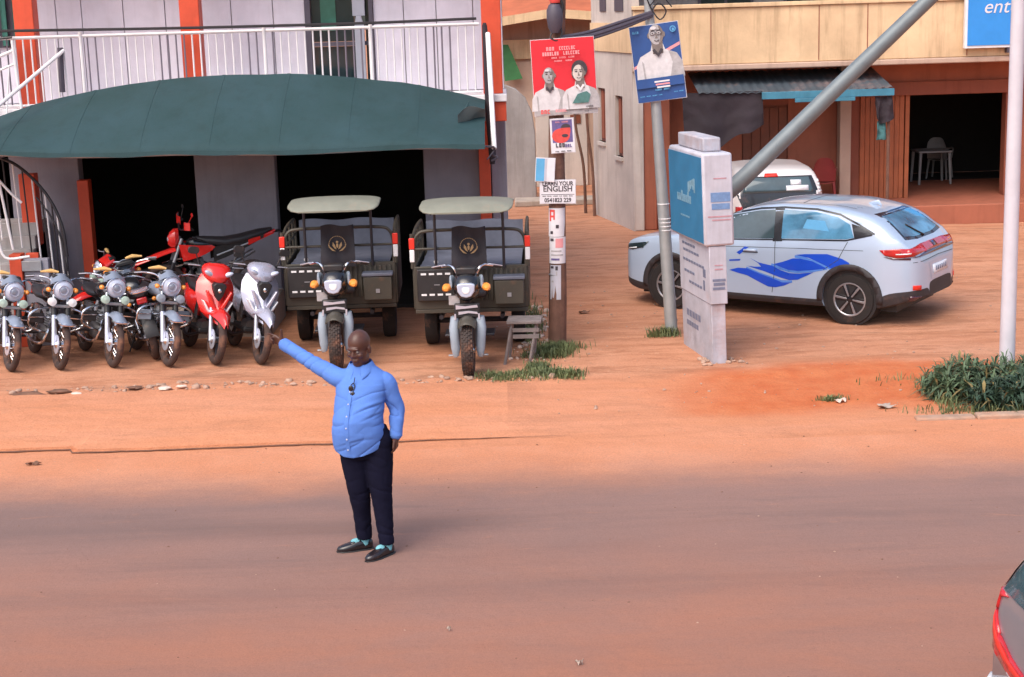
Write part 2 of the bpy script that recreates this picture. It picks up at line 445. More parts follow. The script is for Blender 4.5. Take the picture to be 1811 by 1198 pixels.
# ------------------------------------------------------------------ ground, road, pavement
def ground_material(name, kind):
    m = bpy.data.materials.new(name); m.use_nodes = True
    nt = m.node_tree; N = nt.nodes; L = nt.links; p = N['Principled BSDF']
    tc = N.new('ShaderNodeTexCoord')
    def nz(scale, detail=6, rough=.6, stretch=None, dist=0.):
        n = N.new('ShaderNodeTexNoise'); n.inputs['Scale'].default_value = scale; n.inputs['Detail'].default_value = detail
        n.inputs['Roughness'].default_value = rough; n.inputs['Distortion'].default_value = dist
        if stretch:
            mp = N.new('ShaderNodeMapping'); mp.inputs['Scale'].default_value = stretch
            L.new(tc.outputs['Object'], mp.inputs[0]); L.new(mp.outputs[0], n.inputs['Vector'])
        else: L.new(tc.outputs['Object'], n.inputs['Vector'])
        return n.outputs['Fac']
    def ramp(x, a, b, lo=0., hi=1.):
        r = N.new('ShaderNodeMapRange'); r.interpolation_type = 'SMOOTHSTEP'
        r.inputs[1].default_value = a; r.inputs[2].default_value = b; r.inputs[3].default_value = lo; r.inputs[4].default_value = hi
        L.new(x, r.inputs[0]); return r.outputs[0]
    def mix(f, a, b):
        q = N.new('ShaderNodeMix'); q.data_type = 'RGBA'
        if isinstance(f, float): q.inputs[0].default_value = f
        else: L.new(f, q.inputs[0])
        for i, c in ((6, a), (7, b)):
            if isinstance(c, tuple): q.inputs[i].default_value = c + (1,)
            else: L.new(c, q.inputs[i])
        return q.outputs[2]
    def math_(op, a, b):
        q = N.new('ShaderNodeMath'); q.operation = op
        for i, c in ((0, a), (1, b)):
            if isinstance(c, (int, float)): q.inputs[i].default_value = c
            else: L.new(c, q.inputs[i])
        return q.outputs[0]
    sep = N.new('ShaderNodeSeparateXYZ'); L.new(tc.outputs['Object'], sep.inputs[0])
    X, Y = sep.outputs[0], sep.outputs[1]
    wob = math_('MULTIPLY', math_('SUBTRACT', nz(.35, 4, .6, (1, 1, 1), .4), .5), 2.4)
    if kind == 'earth':
        base = mix(ramp(nz(.5, 7, .62), .35, .68), (.56, .255, .145), (.62, .315, .195))
        strip_ = math_('MULTIPLY', ramp(math_('ADD', Y, math_('MULTIPLY', wob, .35)), 18.3, 17.6), .9)
        base = mix(strip_, base, mix(ramp(nz(.9, 7, .65, (.4, 1.2, 1), .4), .3, .7), (.62, .25, .125), (.67, .30, .175)))
        rough_ = math_('SUBTRACT', 1.0, math_('MULTIPLY', strip_, .75))
        base = mix(math_('MULTIPLY', rough_, ramp(nz(2.6, 9, .74, (.5, 1.6, 1)), .46, .66, 0, .85)), base, (.37, .155, .085))
        base = mix(math_('MULTIPLY', rough_, ramp(nz(1.1, 9, .72, (.6, 1.4, 1), .6), .50, .70, 0, .8)), base, (.30, .15, .09))
        # wheel ruts through the yard
        wv = N.new('ShaderNodeTexNoise'); wv.inputs['Scale'].default_value = 1.6; wv.inputs['Detail'].default_value = 7; wv.inputs['Distortion'].default_value = .3
        mp = N.new('ShaderNodeMapping'); mp.inputs['Rotation'].default_value = (0, 0, .35); mp.inputs['Scale'].default_value = (.16, 2.2, 1)
        L.new(tc.outputs['Object'], mp.inputs[0]); L.new(mp.outputs[0], wv.inputs['Vector'])
        base = mix(math_('MULTIPLY', rough_, ramp(wv.outputs['Fac'], .52, .66, 0, .5)), base, (.40, .165, .085))
        # freshly turned redder soil on the right hand bank
        yy = math_('ADD', Y, math_('MULTIPLY', wob, .5))
        band = math_('MULTIPLY', ramp(yy, 15.9, 16.5), ramp(yy, 18.5, 17.9))
        band = math_('MULTIPLY', band, ramp(math_('ADD', X, wob), 1.4, 2.8))
        base = mix(math_('MULTIPLY', band, .9), base, mix(ramp(nz(3, 7, .65), .3, .7), (.53, .115, .033), (.60, .18, .065)))
        pale = math_('MULTIPLY', rough_, math_('MULTIPLY', ramp(nz(5.5, 7, .72), .57, .70), .55))
        base = mix(pale, base, (.66, .38, .24))
        fine = mix(ramp(nz(55, 5, .75), .35, .7, 0, .40), base, (.31, .115, .055))
        rough, bs, bst = .92, 28, .4
    else:
        asphalt = mix(ramp(nz(.6, 7, .62, (.22, 1, 1)), .30, .7), (.215, .140, .126), (.29, .170, .142))
        asphalt = mix(ramp(nz(2.2, 8, .72, (.12, 1.2, 1), .3), .50, .74, 0, .55), asphalt, (.155, .112, .105))
        for yc in (11.2, 12.75):                               # darker worn wheel path along the lane
            dy = math_('ABSOLUTE', math_('SUBTRACT', math_('ADD', Y, math_('MULTIPLY', wob, .12)), yc), 0)
            asphalt = mix(math_('MULTIPLY', ramp(dy, .38, .05, 0, .55), ramp(nz(1.1, 7, .7, (.18, 1.5, 1), .3), .35, .65)), asphalt, (.155, .108, .100))
        yy = math_('ADD', math_('ADD', Y, math_('MULTIPLY', wob, .35)), math_('MULTIPLY', math_('SUBTRACT', nz(2.2, 8, .75, (.5, 1, 1)), .5), .9))
        dust1 = ramp(yy, 13.2, 14.9)                         # drift of laterite along the far edge
        dust2 = ramp(math_('ADD', Y, math_('MULTIPLY', wob, 1.2)), 13.2, 9.2, 0, .78)  # and across the near lane
        dn = ramp(nz(1.3, 9, .74, (.35, 1, 1), .5), .25, .72, .40, 1.)
        base = mix(math_('MULTIPLY', dust2, dn), asphalt, (.42, .16, .088))
        base = mix(math_('MULTIPLY', ramp(nz(1.9, 9, .78, (.20, 1.3, 1), .6), .52, .78), .45), base, (.20, .105, .08))
        base = mix(math_('MULTIPLY', ramp(nz(7, 8, .75, (.35, 1.2, 1), .4), .56, .74), .35), base, (.47, .21, .125))
        base = mix(dust1, base, mix(ramp(nz(.8, 6, .6), .35, .7), (.61, .245, .125), (.66, .295, .17)))
        fine = mix(ramp(nz(80, 4, .75), .40, .66, 0, .38), base, (.19, .105, .078))
        rough, bs, bst = .88, 90, .25
    L.new(fine, p.inputs['Base Color'])
    p.inputs['Roughness'].default_value = rough
    p.inputs['Specular IOR Level'].default_value = .25
    b1 = N.new('ShaderNodeBump'); b1.inputs['Strength'].default_value = bst; b1.inputs['Distance'].default_value = .03
    L.new(nz(bs, 6, .7), b1.inputs['Height'])
    b2 = N.new('ShaderNodeBump'); b2.inputs['Strength'].default_value = .35 if kind == 'earth' else .12; b2.inputs['Distance'].default_value = .08
    L.new(nz(4.5, 6, .65), b2.inputs['Height']); L.new(b1.outputs[0], b2.inputs['Normal'])
    L.new(b2.outputs[0], p.inputs['Normal'])
    MATS[name] = m

ground_material('earth', 'earth'); ground_material('asphalt', 'road')

def ground_z(x, y):
    if y < 15.0: return 0.0
    t = min(1, (y - 15.0) / .8)
    h = .012 * fbm(x * .9, y * .9) + .005 * fbm(x * 4, y * 4, 3)
    e = math.exp(-((y - 18.05 - .12 * fbm(x * .8, 1.0)) / .16) ** 2) if x < .9 else 0      # broken lip of the forecourt
    h += e * (.028 + .035 * fbm(x * 2.2, y * 2.2, 5))
    if x > 1.5:
        b = math.exp(-((y - 17.2) / .75) ** 2) * min(1, (x - 1.5) / 1.2) * (1 - .75 * math.exp(-((x - 5.57) / .25) ** 2))
        h += b * (.035 + .03 * fbm(x * 1.5, y * 1.5, 8))
    if y < 17.75: t *= .25
    return t * h

def axis_pts(lo, hi, near_lo, near_hi, d):
    a = list(np.arange(near_lo, near_hi + d / 2, d))
    pre = [lo, lo * .6 + near_lo * .4, lo * .2 + near_lo * .8]; post = [hi * .1 + near_hi * .9, hi * .4 + near_hi * .6, hi]
    return pre + a + post
gx = axis_pts(-300, 300, -9, 12, .12); gy = axis_pts(-200, 400, 14.6, 26, .10)
b = MB(); W = len(gy)
b.add([(x, y, ground_z(x, y) if (-9 <= x <= 12 and 14.6 <= y <= 26) else 0) for x in gx for y in gy],
      [(i * W + j, (i + 1) * W + j, (i + 1) * W + j + 1, i * W + j + 1) for i in range(len(gx) - 1) for j in range(W - 1)])
tag(b.build('ground', 'earth', recalc=False, ang=80), kind='structure')

b = MB(); b.add([(-120, 2.0, .006), (120, 2.0, .006), (120, 15.1, .006), (-120, 15.1, .006)], [(0, 1, 2, 3)])
tag(b.build('road', 'asphalt', recalc=False), kind='structure')

# raised pavement strip on the left: its front edge is the dark line along the road
def apron_edge(x):
    e = 15.44 + .035 * x * .5 + .03 * fbm(x * .7, 2.0) + .012 * fbm(x * 4, 7.0)
    if x < -4.45: e += .13
    return e
b = MB()
xs = list(np.arange(-16, .95, .09)); 
for i in range(len(xs) - 1):
    x0, x1 = xs[i], xs[i + 1]
    f = lambda x: 1 if x < -1.6 else max(0.0, 1 - (x + 1.6) / 2.4)
    h0, h1 = -.010 + .052 * f(x0), -.010 + .052 * f(x1)
    e0, e1 = apron_edge(x0), apron_edge(x1)
    rr = lambda x: (17.80 if x < .9 else 17.80 - 1.55 * (x - .9) / 3.0 - .12 * math.sin((x - .9) * 2)) + .10 * fbm(x * .8, 1.0)
    r0, r1 = rr(x0), rr(x1)
    k = len(b.v)
    b.add([(x0, e0 - .006, -.02), (x1, e1 - .006, -.02), (x0, e0, h0 - .004), (x1, e1, h1 - .004), (x0, e0 + .012, h0), (x1, e1 + .012, h1),
           (x0, r0, h0), (x1, r1, h1), (x0, r0 + .05, -.02), (x1, r1 + .05, -.02)],
          [(0, 1, 3, 2), (2, 3, 5, 4), (4, 5, 7, 6), (6, 7, 9, 8)])
tag(b.build('pavement', 'earth', recalc=False, ang=30), kind='structure')
# dark strip that paints in the shade of the crack along the pavement edge
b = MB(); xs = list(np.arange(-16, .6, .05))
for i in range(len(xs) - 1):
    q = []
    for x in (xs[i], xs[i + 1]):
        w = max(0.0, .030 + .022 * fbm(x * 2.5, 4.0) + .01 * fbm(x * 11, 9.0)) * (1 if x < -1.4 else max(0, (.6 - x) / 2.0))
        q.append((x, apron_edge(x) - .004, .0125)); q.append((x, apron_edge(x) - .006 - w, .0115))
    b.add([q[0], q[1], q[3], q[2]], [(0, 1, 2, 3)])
tag(b.build('crack_shade', 'dark_dirt_or_shade', recalc=False), kind='structure')

# rubble lip, stones and pebbles
def rock(rng, r):
    m = MB(); m.ball((0, 0, 0), (r, r * rng.uniform(.6, 1), r * rng.uniform(.35, .7)), 7, 5)
    m.v = [v * (1 + rng.uniform(-.22, .22)) for v in m.v]
    R = Matrix.Rotation(rng.uniform(0, 6), 3, 'Z'); m.v = [R @ v for v in m.v]
    return m
def scatter(name, label, cat, m, n, fn, rmin, rmax, seed):
    rng = random.Random(seed); b = MB()
    for i in range(n):
        x, y = fn(rng); r = rmin * (rmax / rmin) ** (rng.random() ** 2)
        k = rock(rng, r); z = ground_z(x, y) + (.03 if (y < 17.8 and x < 0 and y > 15.5) else .004)
        b.add([v + Vector((x, y, z + r * .1)) for v in k.v], k.f)
    return tag(b.build(name, m, ang=60), label, cat, kind='stuff')
scatter('rubble', 'broken stones along the crumbling edge below the parked motorcycles', 'rubble', 'stone', 330,
        lambda r: (r.uniform(-8, .6), r.gauss(18.02, .09)), .012, .055, 1)
scatter('pebbles', 'loose pebbles scattered over the orange dirt yard', 'pebbles', 'stone', 420,
        lambda r: (r.uniform(.3, 9), r.uniform(16.2, 25)), .006, .028, 2)
scatter('gravel', 'stones and dirt clods lying beside the right cargo tricycle', 'gravel', 'pale_rubble', 170,
        lambda r: (r.gauss(.28, .16), r.uniform(18.9, 22.5)), .012, .06, 3)
scatter('road_grit', 'dark grit and small stones lying on the dusty road', 'grit', 'dark_dirt_or_shade', 420,
        lambda r: (r.uniform(-5.5, 5), r.uniform(9.2, 15.4)), .003, .012, 4)
scatter('road_gravel', 'pale gravel strewn over the dusty road and its far edge', 'gravel', 'stone', 160,
        lambda r: (r.uniform(-6, 6), r.choice((r.gauss(14.9, .5), r.uniform(9.2, 13)))), .003, .011, 6)
rng = random.Random(11)
for i, (x, y, r, w) in enumerate(((-5.62, 17.86, .085, 'dark clod of earth lying at the left end of the crumbling edge'),
                                  (-5.28, 17.93, .065, 'smaller dark clod right of the biggest one on the crumbling edge'),
                                  (-4.42, 17.98, .06, 'dark clod beside the pale broken concrete on the crumbling edge'))):
    k = rock(rng, r); k.v = [Vector((v.x * 2.6, v.y * 1.1, v.z * .75)) for v in k.v]
    tag(k.build('earth_clod', 'dark_dirt_or_shade', ang=60, loc=(x, y, ground_z(x, y) + .02)), w, 'clod', 'clods on the crumbling edge')
for i, (x, y, r, w) in enumerate(((-4.05, 17.9, .055, 'pale broken concrete lump on the edge in front of the motorcycles'),
                                  (-5.05, 17.78, .04, 'small pale concrete chip at the edge below the second motorcycle'),
                                  (-3.86, 17.93, .035, 'small pale chip right of the broken concrete lump'))):
    k = rock(rng, r); k.v = [Vector((v.x * 1.8, v.y, v.z * .8)) for v in k.v]
    tag(k.build('concrete_chip', 'pale_rubble', ang=60, loc=(x, y, ground_z(x, y) + .035)), w, 'rubble', 'chips on the crumbling edge')
def scrap(name, label, loc, w, d, rz, m='litter', seed=0):
    r = random.Random(seed); b = MB()
    b.sheet(lambda u, v: Vector(((u - .5) * w * (1 + .3 * math.sin(v * 5 + seed)), (v - .5) * d, .018 * math.sin(u * 7 + seed) * math.cos(v * 5) + .02)), 8, 6, (0, 0, -.003))
    o = b.build(name, m, ang=60, loc=(loc[0], loc[1], ground_z(loc[0], loc[1]) + (loc[2] if len(loc) > 2 else .01)))
    o.rotation_euler = (0, 0, rz); tag(o, label, 'litter')
scrap('plastic_scrap', 'crumpled white plastic scrap lying on red soil left of the shrubs', (3.92, 16.17), .17, .12, .2, seed=1)
scrap('paper_scrap', 'small white paper scrap on the pavement at the left edge', (-5.75, 16.9, .04), .11, .07, .1, seed=2)
scrap('paper_scrap', 'tiny white scrap on the near lane below the man', (-.5, 10.4), .025, .018, .6, seed=3)
scrap('paper_scrap', 'white scrap on the near lane right of the man at the bottom', (.38, 9.75), .045, .025, .3, seed=4)
scrap('paper_scrap', 'pale scrap beside the greenish clod on the red bank', (3.5, 16.45), .12, .08, .5, 'pale_rubble', 5)
scrap('leaf_scrap', 'dry dark leaf on the pavement edge at the left', (-4.72, 14.95, .01), .12, .05, .2, 'dark_dirt_or_shade', 6)
scrap('leaf_scrap', 'dark leaf lying in the yard between pole and car', (1.02, 21.9), .14, .09, .4, 'dark_dirt_or_shade', 7)

# ------------------------------------------------------------------ shop building on the left
shop = thing('shop_building', 'two storey shop with orange columns, white balcony and dark open shopfronts', 'building', (-3.4, 22.4, 0))
OX, OY = -3.4, 22.4
def part(bm, name, m, parent, bevel=0, smooth=True, ang=40):      # bm in world coordinates under a root that has no rotation
    r = parent
    off = Vector((0, 0, 0))
    while r: off += Vector(r.location); r = r.parent
    bm.v = [v - off for v in bm.v]
    return bm.build(name, m, parent, smooth, bevel, ang)
XL, XR = -9.2, 0.0
# ground floor piers between the dark openings
for x0, x1 in ((-9.2, -7.3), (-7.05, -6.07), (-4.43, -3.29), (-1.18, -.38), (-.22, .0)):
    part(MB().bb(x0, x1, 22.5, 22.75, 0, 2.96), 'wall', 'grey_plaster', shop, bevel=.012)
part(MB().bb(XL, XR, 22.5, 22.75, 2.7, 2.985), 'lintel', 'grey_plaster', shop)
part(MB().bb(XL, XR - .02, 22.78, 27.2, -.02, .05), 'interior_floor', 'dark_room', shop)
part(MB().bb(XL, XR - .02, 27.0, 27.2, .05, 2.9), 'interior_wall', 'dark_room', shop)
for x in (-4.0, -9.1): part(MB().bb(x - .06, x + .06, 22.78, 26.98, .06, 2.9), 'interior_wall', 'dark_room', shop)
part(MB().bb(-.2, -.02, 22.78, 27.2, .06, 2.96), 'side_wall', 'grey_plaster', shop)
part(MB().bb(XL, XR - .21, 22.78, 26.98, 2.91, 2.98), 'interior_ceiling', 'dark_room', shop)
for x, zt_ in ((-8.6, 2.96), (-5.98, 2.05), (-.31, 2.96)):            # orange columns of the ground floor
    part(MB().bb(x - .08, x + .08, 22.30, 22.496, 0, zt_), 'column', 'orange_paint', shop, bevel=.01)
slab = part(MB().bb(XL, XR + .03, 21.95, 23.6, 2.99, 3.09), 'balcony_slab', 'white_paint', shop, bevel=.01)
part(MB().bb(XL, XR + .02, 22.0, 22.2, 2.72, 2.985), 'slab_beam', 'orange_paint', shop, bevel=.01)
for x in (-6.55, -4.28, -.155):                                         # orange columns of the upper floor
    part(MB().bb(x - .135, x + .135, 22.14, 22.4, 3.093, 5.8), 'column', 'orange_paint', shop, bevel=.01)
# upper wall: separate render panels with open joints
px = XL; rng = random.Random(3)
edges = [-9.2, -8.5, -7.7, -7.0, -6.42, -6.05, -5.45, -4.85, -4.55, -3.9, -3.3, -2.84, -1.86, -1.42, -.95, -.42, 0.0]
part(MB().bb(XL, -2.86, 23.33, 23.5, 3.1, 5.8), 'wall', 'grey_wall', shop)
part(MB().bb(-1.84, XR, 23.33, 23.5, 3.1, 5.8), 'wall', 'grey_wall', shop)
for i in range(len(edges) - 1):
    x0, x1 = edges[i], edges[i + 1]
    if x0 == -2.84: continue
    part(MB().bb(x0 + .006, x1 - .006, 23.295 + rng.uniform(0, .008), 23.328, 3.1, 5.8), 'wall_panel', 'lilac_plaster', shop, bevel=.004)
# balcony door
dr = part(MB().bb(-2.84, -2.76, 23.25, 23.45, 3.1, 5.8).bb(-1.92, -1.86, 23.25, 23.45, 3.1, 5.8).bb(-2.76, -1.92, 23.3, 23.42, 3.78, 3.84), 'door', 'dark_rail', shop)
def sub(bm, name, m, parent, **k): return part(bm, name, m, parent, **k)
sub(MB().bb(-2.757, -2.14, 23.36, 23.38, 3.1, 3.775), 'pane', 'glass_dark', dr)
sub(MB().bb(-2.757, -2.14, 23.36, 23.38, 3.845, 5.8), 'pane', 'glass_dark', dr)
sub(MB().bb(-1.98, -1.923, 23.36, 23.38, 3.1, 5.8), 'pane', 'glass_dark', dr)
sub(MB().bb(-2.62, -2.40, 23.335, 23.352, 4.0, 5.8), 'curtain_or_reflection', 'pane_reflection', dr)  # green reflection on the dark pane, put in as a coloured strip
lf = sub(MB().bb(-2.13, -1.99, 23.22, 23.27, 3.1, 4.05).add([(-2.13, 23.22, 4.05), (-1.99, 23.22, 4.05), (-2.03, 23.22, 4.2), (-2.10, 23.22, 4.2), (-2.13, 23.27, 4.05), (-1.99, 23.27, 4.05), (-2.03, 23.27, 4.2), (-2.10, 23.27, 4.2)],
          [(0, 1, 2, 3), (7, 6, 5, 4), (0, 3, 7, 4), (1, 5, 6, 2), (2, 6, 7, 3)]).bb(-2.15, -1.97, 23.22, 23.27, 4.2, 5.8), 'door_leaf', 'alu_grey', dr, bevel=.006)
# window with green curtain at far left
wn_ = part(MB().bb(-8.1, -6.85, 23.24, 23.29, 3.9, 5.8), 'window', 'dark_rail', shop)
for k in range(7): sub(MB().tube([(-8.0 + k * .17, 23.215, 3.93), (-8.0 + k * .17 + .01, 23.215, 5.8)], .07, 8, flat=.4), 'curtain_or_reflection', 'curtain_green', wn_)
part(MB().bb(XL, XR, 21.9, 23.6, 5.82, 6.0).bb(XL, XR, 23.6, 28, 5.82, 6.0), 'roof', 'white_paint', shop)
part(MB().bb(XR - .18, XR, 23.51, 27.2, 2.99, 5.8), 'side_wall', 'terracotta', shop)
# balcony railing, one child for each baluster
rail = thing('balcony_railing', 'white balcony railing with thin balusters above the green awning', 'railing', (-3.4, 21.99, 3.09))
part(MB().tube([(-7.3, 21.99, 4.045), (-.32, 21.99, 4.045)], .022, 8), 'top_rail', 'white_paint', rail)
part(MB().tube([(-7.3, 21.99, 3.13), (-.32, 21.99, 3.13)], .018, 8), 'bottom_rail', 'white_paint', rail)
me_b = None
for i in range(63):
    x = -7.2 + i * .1098
    dark = (i % 11) in (1, 2, 3, 4)  # balusters seen from their shadow side; the shade is put in their colour
    m = 'shaded_baluster' if dark else 'white_paint'
    bb_ = MB().tube([(0, 0, -.455), (0, 0, .455)], .0125, 6)
    if dark not in (me_b or {}):
        me_b = me_b or {}
        o = bb_.build('baluster', m, rail); me_b[dark] = o.data
    else:
        o = bpy.data.objects.new('baluster', me_b[dark]); COL.objects.link(o); o.parent = rail
    o.location = (x + 3.4, 0, .4975)
for x in (-5.75, -3.25, -1.8):
    part(MB().tube([(x, 21.975, 3.1), (x, 21.975, 4.1)], .024, 8), 'post', 'white_paint', rail)
# black cable along the balcony
cb = MB().tube(catmull([(-7.4, 21.9, 4.15), (-6.3, 21.88, 4.14), (-4.6, 21.87, 4.115), (-3.0, 21.87, 4.105), (-1.6, 21.87, 4.105), (-.35, 21.88, 4.12)], 6), .019, 6)
tag(cb.build('cable', 'cable'), 'black cable strung along the balcony rail of the orange shop', 'cable')
# dark rolled tarpaulin against the right column
rt_ = MB().loft([(2.15, -.20, 21.84, .035, .035), (2.3, -.2, 21.84, .05, .05), (2.9, -.215, 21.84, .062, .055), (3.5, -.225, 21.84, .05, .05), (4.02, -.235, 21.84, .035, .035), (4.06, -.235, 21.84, .02, .02)], 14, axis='Z')
for v in rt_.v: v.x += .008 * math.sin(v.z * 9); v.y += .006 * math.sin(v.z * 13)
tag(rt_.build('rolled_tarpaulin', 'dark_cloth'), 'dark rolled tarpaulin tied upright to the right orange column', 'tarpaulin')

# ------------------------------------------------------------------ awning
aw = thing('awning', 'arched dark green cloth awning over the parked motorcycles and tricycles', 'awning', (-3.5, 20.3, 2.6))
def aw_pt(u, v):
    x = -7.35 + 7.08 * u
    xc = (x + 3.5) / 3.75
    zb = 2.83 + .64 * max(0, 1 - xc * xc) ** .8 - .02 * xc
    zf = 2.665 - .10 * u - .05 * math.sin(PI * u) + .012 * math.sin(u * 17)
    yb, yf = 21.86, 20.25
    t = v
    z = zf + (zb - zf) * (t ** .85) + .05 * math.sin(PI * t) * math.sin(PI * u)
    z += .010 * fbm(x * 1.3, v * 3) - .016 * abs(math.sin(PI * u * 8)) * math.sin(PI * min(1, v * 1.1))
    return Vector((x, yf + (yb - yf) * t, z))
part(MB().sheet(aw_pt, 112, 16, (0, 0, -.01)), 'canopy', 'awning_cloth', aw, ang=60)
for k in range(1, 8): part(MB().sheet(lambda u, v: aw_pt(k / 8 + (u - .5) * .006, v) + Vector((0, 0, .004)), 1, 16, (0, 0, -.003)), 'seam', 'awning_cloth', aw, ang=70)
for k in range(1, 8): part(MB().tube([aw_pt(k / 8, v) - Vector((0, 0, .035)) for v in np.linspace(0, 1, 9)], .014, 6), 'rib', 'dull_steel', aw)
part(MB().tube([aw_pt(u, 0) + Vector((0, .02, -.035)) for u in np.linspace(0, 1, 24)], .02, 8), 'front_bar', 'dull_steel', aw)
part(MB().tube([aw_pt(u, 1) + Vector((0, .03, -.03)) for u in np.linspace(0, 1, 40)], .02, 8), 'back_bar', 'dull_steel', aw)
# hem, torn flap at the right end
part(MB().sheet(lambda u, v: aw_pt(u, 0) + Vector((0, -.012 - .012 * v, .012 - .055 * v - .008 * math.sin(u * 40) * v)), 70, 3, (0, .008, 0)), 'hem', 'awning_cloth', aw, ang=60)
part(MB().sheet(lambda u, v: Vector((-.62 + .36 * u, 20.75 + .25 * u, 2.90 + .10 * math.sin(u * 2.2) - .22 * v * (.35 + .9 * (1 - abs(u - .45))) + .03 * math.sin(v * 6 + u * 5))) + Vector((.0, .18 * v, 0)), 10, 8, (0, .008, 0)), 'torn_flap', 'awning_fade', aw, ang=70)
part(MB().tube([(-.53, 20.9, 2.93), (-.50, 20.93, 3.0), (-.47, 20.94, 3.06)], [.03, .018, .004], 6), 'torn_tip', 'awning_cloth', aw)
part(MB().tube([(-5.98, 21.93, 3.86), (-7.02, 20.3, 2.78)], .026, 8), 'brace', 'white_paint', aw)
part(MB().tube([(-.20, 21.72, 3.92), (-.155, 20.7, 2.46)], .034, 8), 'brace', 'white_paint', aw)
part(MB().tube(catmull([(-.29, 20.25, 2.53), (-.2, 20.5, 2.5), (-.155, 20.7, 2.47), (-.17, 20.72, 2.38), (-.12, 20.71, 2.34), (-.2, 20.7, 2.3)], 5), .014, 6)
     .tube([(-.16, 20.69, 2.43), (-.25, 20.6, 2.33)], .01, 6), 'rope', 'dark_rail', aw)
part(MB().tube([(-6.05, 21.95, 3.3), (-6.03, 21.95, 3.9)], .04, 8), 'bracket', 'dark_rail', aw)

# ------------------------------------------------------------------ stair at the far left
st = thing('staircase', 'outside stair with black and white railing at the left of the shop', 'staircase', (-6.9, 21.6, 0))
for i in range(9):
    part(MB().bb(-7.35, -6.55, 20.85 + i * .13, 21.0 + i * .13 + .4, .003 * i, .17 * (i + 1)), 'step', 'grey_wall', st, bevel=.012)
part(MB().bb(-6.62, -6.46, 20.75, 20.95, 0, 1.25), 'newel', 'orange_paint', st, bevel=.01)
part(MB().bb(-6.75, -6.53, 21.9, 22.1, 1.2, 2.2), 'newel', 'orange_paint', st, bevel=.01)
part(MB().bb(-6.45, -6.28, 20.93, 21.0, 0, 1.24), 'side_wall', 'orange_paint', st, bevel=.01)
part(MB().bb(-6.45, -6.12, 20.8, 20.9, 0, 1.18), 'side_wall', 'grey_plaster', st, bevel=.01)
part(MB().bb(-6.48, -6.2, 20.76, 20.797, 1.02, 1.16), 'panel', 'dull_steel', st, bevel=.006)
hr = catmull([(-6.95, 21.3, 2.55), (-6.55, 21.25, 2.38), (-6.2, 21.2, 2.02), (-6.0, 21.15, 1.6), (-5.95, 21.12, 1.15)], 6)
part(MB().tube(hr, .022, 8), 'handrail', 'black_metal', st)
part(MB().tube([(q.x - .02, q.y, q.z - .20) for q in hr[10:]], .014, 8), 'handrail', 'black_metal', st)
part(MB().tube([(-7.2, 20.75, 2.50), (-6.6, 20.72, 2.56), (-6.1, 20.7, 2.70)], .035, 8), 'cross_bar', 'dark_rail', st)
for k in range(1, 13):
    p = hr[int(k * (len(hr) - 1) / 13)]
    m = 'white_paint' if k % 2 else 'black_metal'
    part(MB().tube([(p.x - .0, p.y, p.z), (p.x + .03, p.y, max(.4, p.z - 1.15))], .012, 6), 'baluster', m, st)
part(MB().tube([(-6.72, 20.9, 2.25), (-6.55, 20.88, 2.05), (-6.42, 20.88, 1.92)], .018, 8), 'handrail', 'white_paint', st)
part(MB().tube([(-6.7, 20.9, 2.2), (-6.58, 20.85, 1.3)], .018, 8), 'post', 'white_paint', st)
part(MB().tube(catmull([(-7.0, 20.6, 1.56), (-6.72, 20.6, 1.56), (-6.62, 20.6, 1.24), (-6.3, 20.62, 1.24)], 5), .018, 8), 'handrail', 'white_paint', st)
for k in range(5):
    part(MB().tube([(-6.98 + k * .07, 20.6, 1.55), (-6.98 + k * .07, 20.6, .3)], .011, 6), 'baluster', 'white_paint', st)
# upper flight railing, behind the top left of the awning
ur = thing('stair_railing', 'sloping white stair railing left of the leftmost orange column', 'railing', (-7.0, 21.9, 3.1))
part(MB().tube([(-7.35, 21.9, 3.62), (-6.66, 21.9, 3.88)], .022, 8), 'handrail', 'white_paint', ur)
part(MB().tube([(-7.35, 21.9, 3.44), (-6.66, 21.9, 3.70)], .016, 8), 'handrail', 'white_paint', ur)
part(MB().tube([(-6.66, 21.9, 4.02), (-6.60, 21.88, 2.93)], .02, 8), 'post', 'white_paint', ur)
for k in range(5):
    part(MB().tube([(-7.25 + k * .13, 21.9, 3.48 + k * .05), (-7.36 + k * .13, 21.9, 2.9)], .012, 6), 'baluster', 'white_paint', ur)
part(MB().tube([(-7.35, 21.91, 4.0), (-6.66, 21.91, 4.06)], .018, 8).tube([(-7.0, 21.91, 4.02), (-6.92, 21.91, 3.8)], .016, 6), 'bracket', 'black_metal', ur)
# low shop platform the dirt bike stands on
tag(MB().bb(-4.95, -3.25, 20.98, 22.45, -.02, .40).build('shop_platform', 'concrete', bevel=.015), 'low concrete display platform in front of the left shop opening', 'platform')

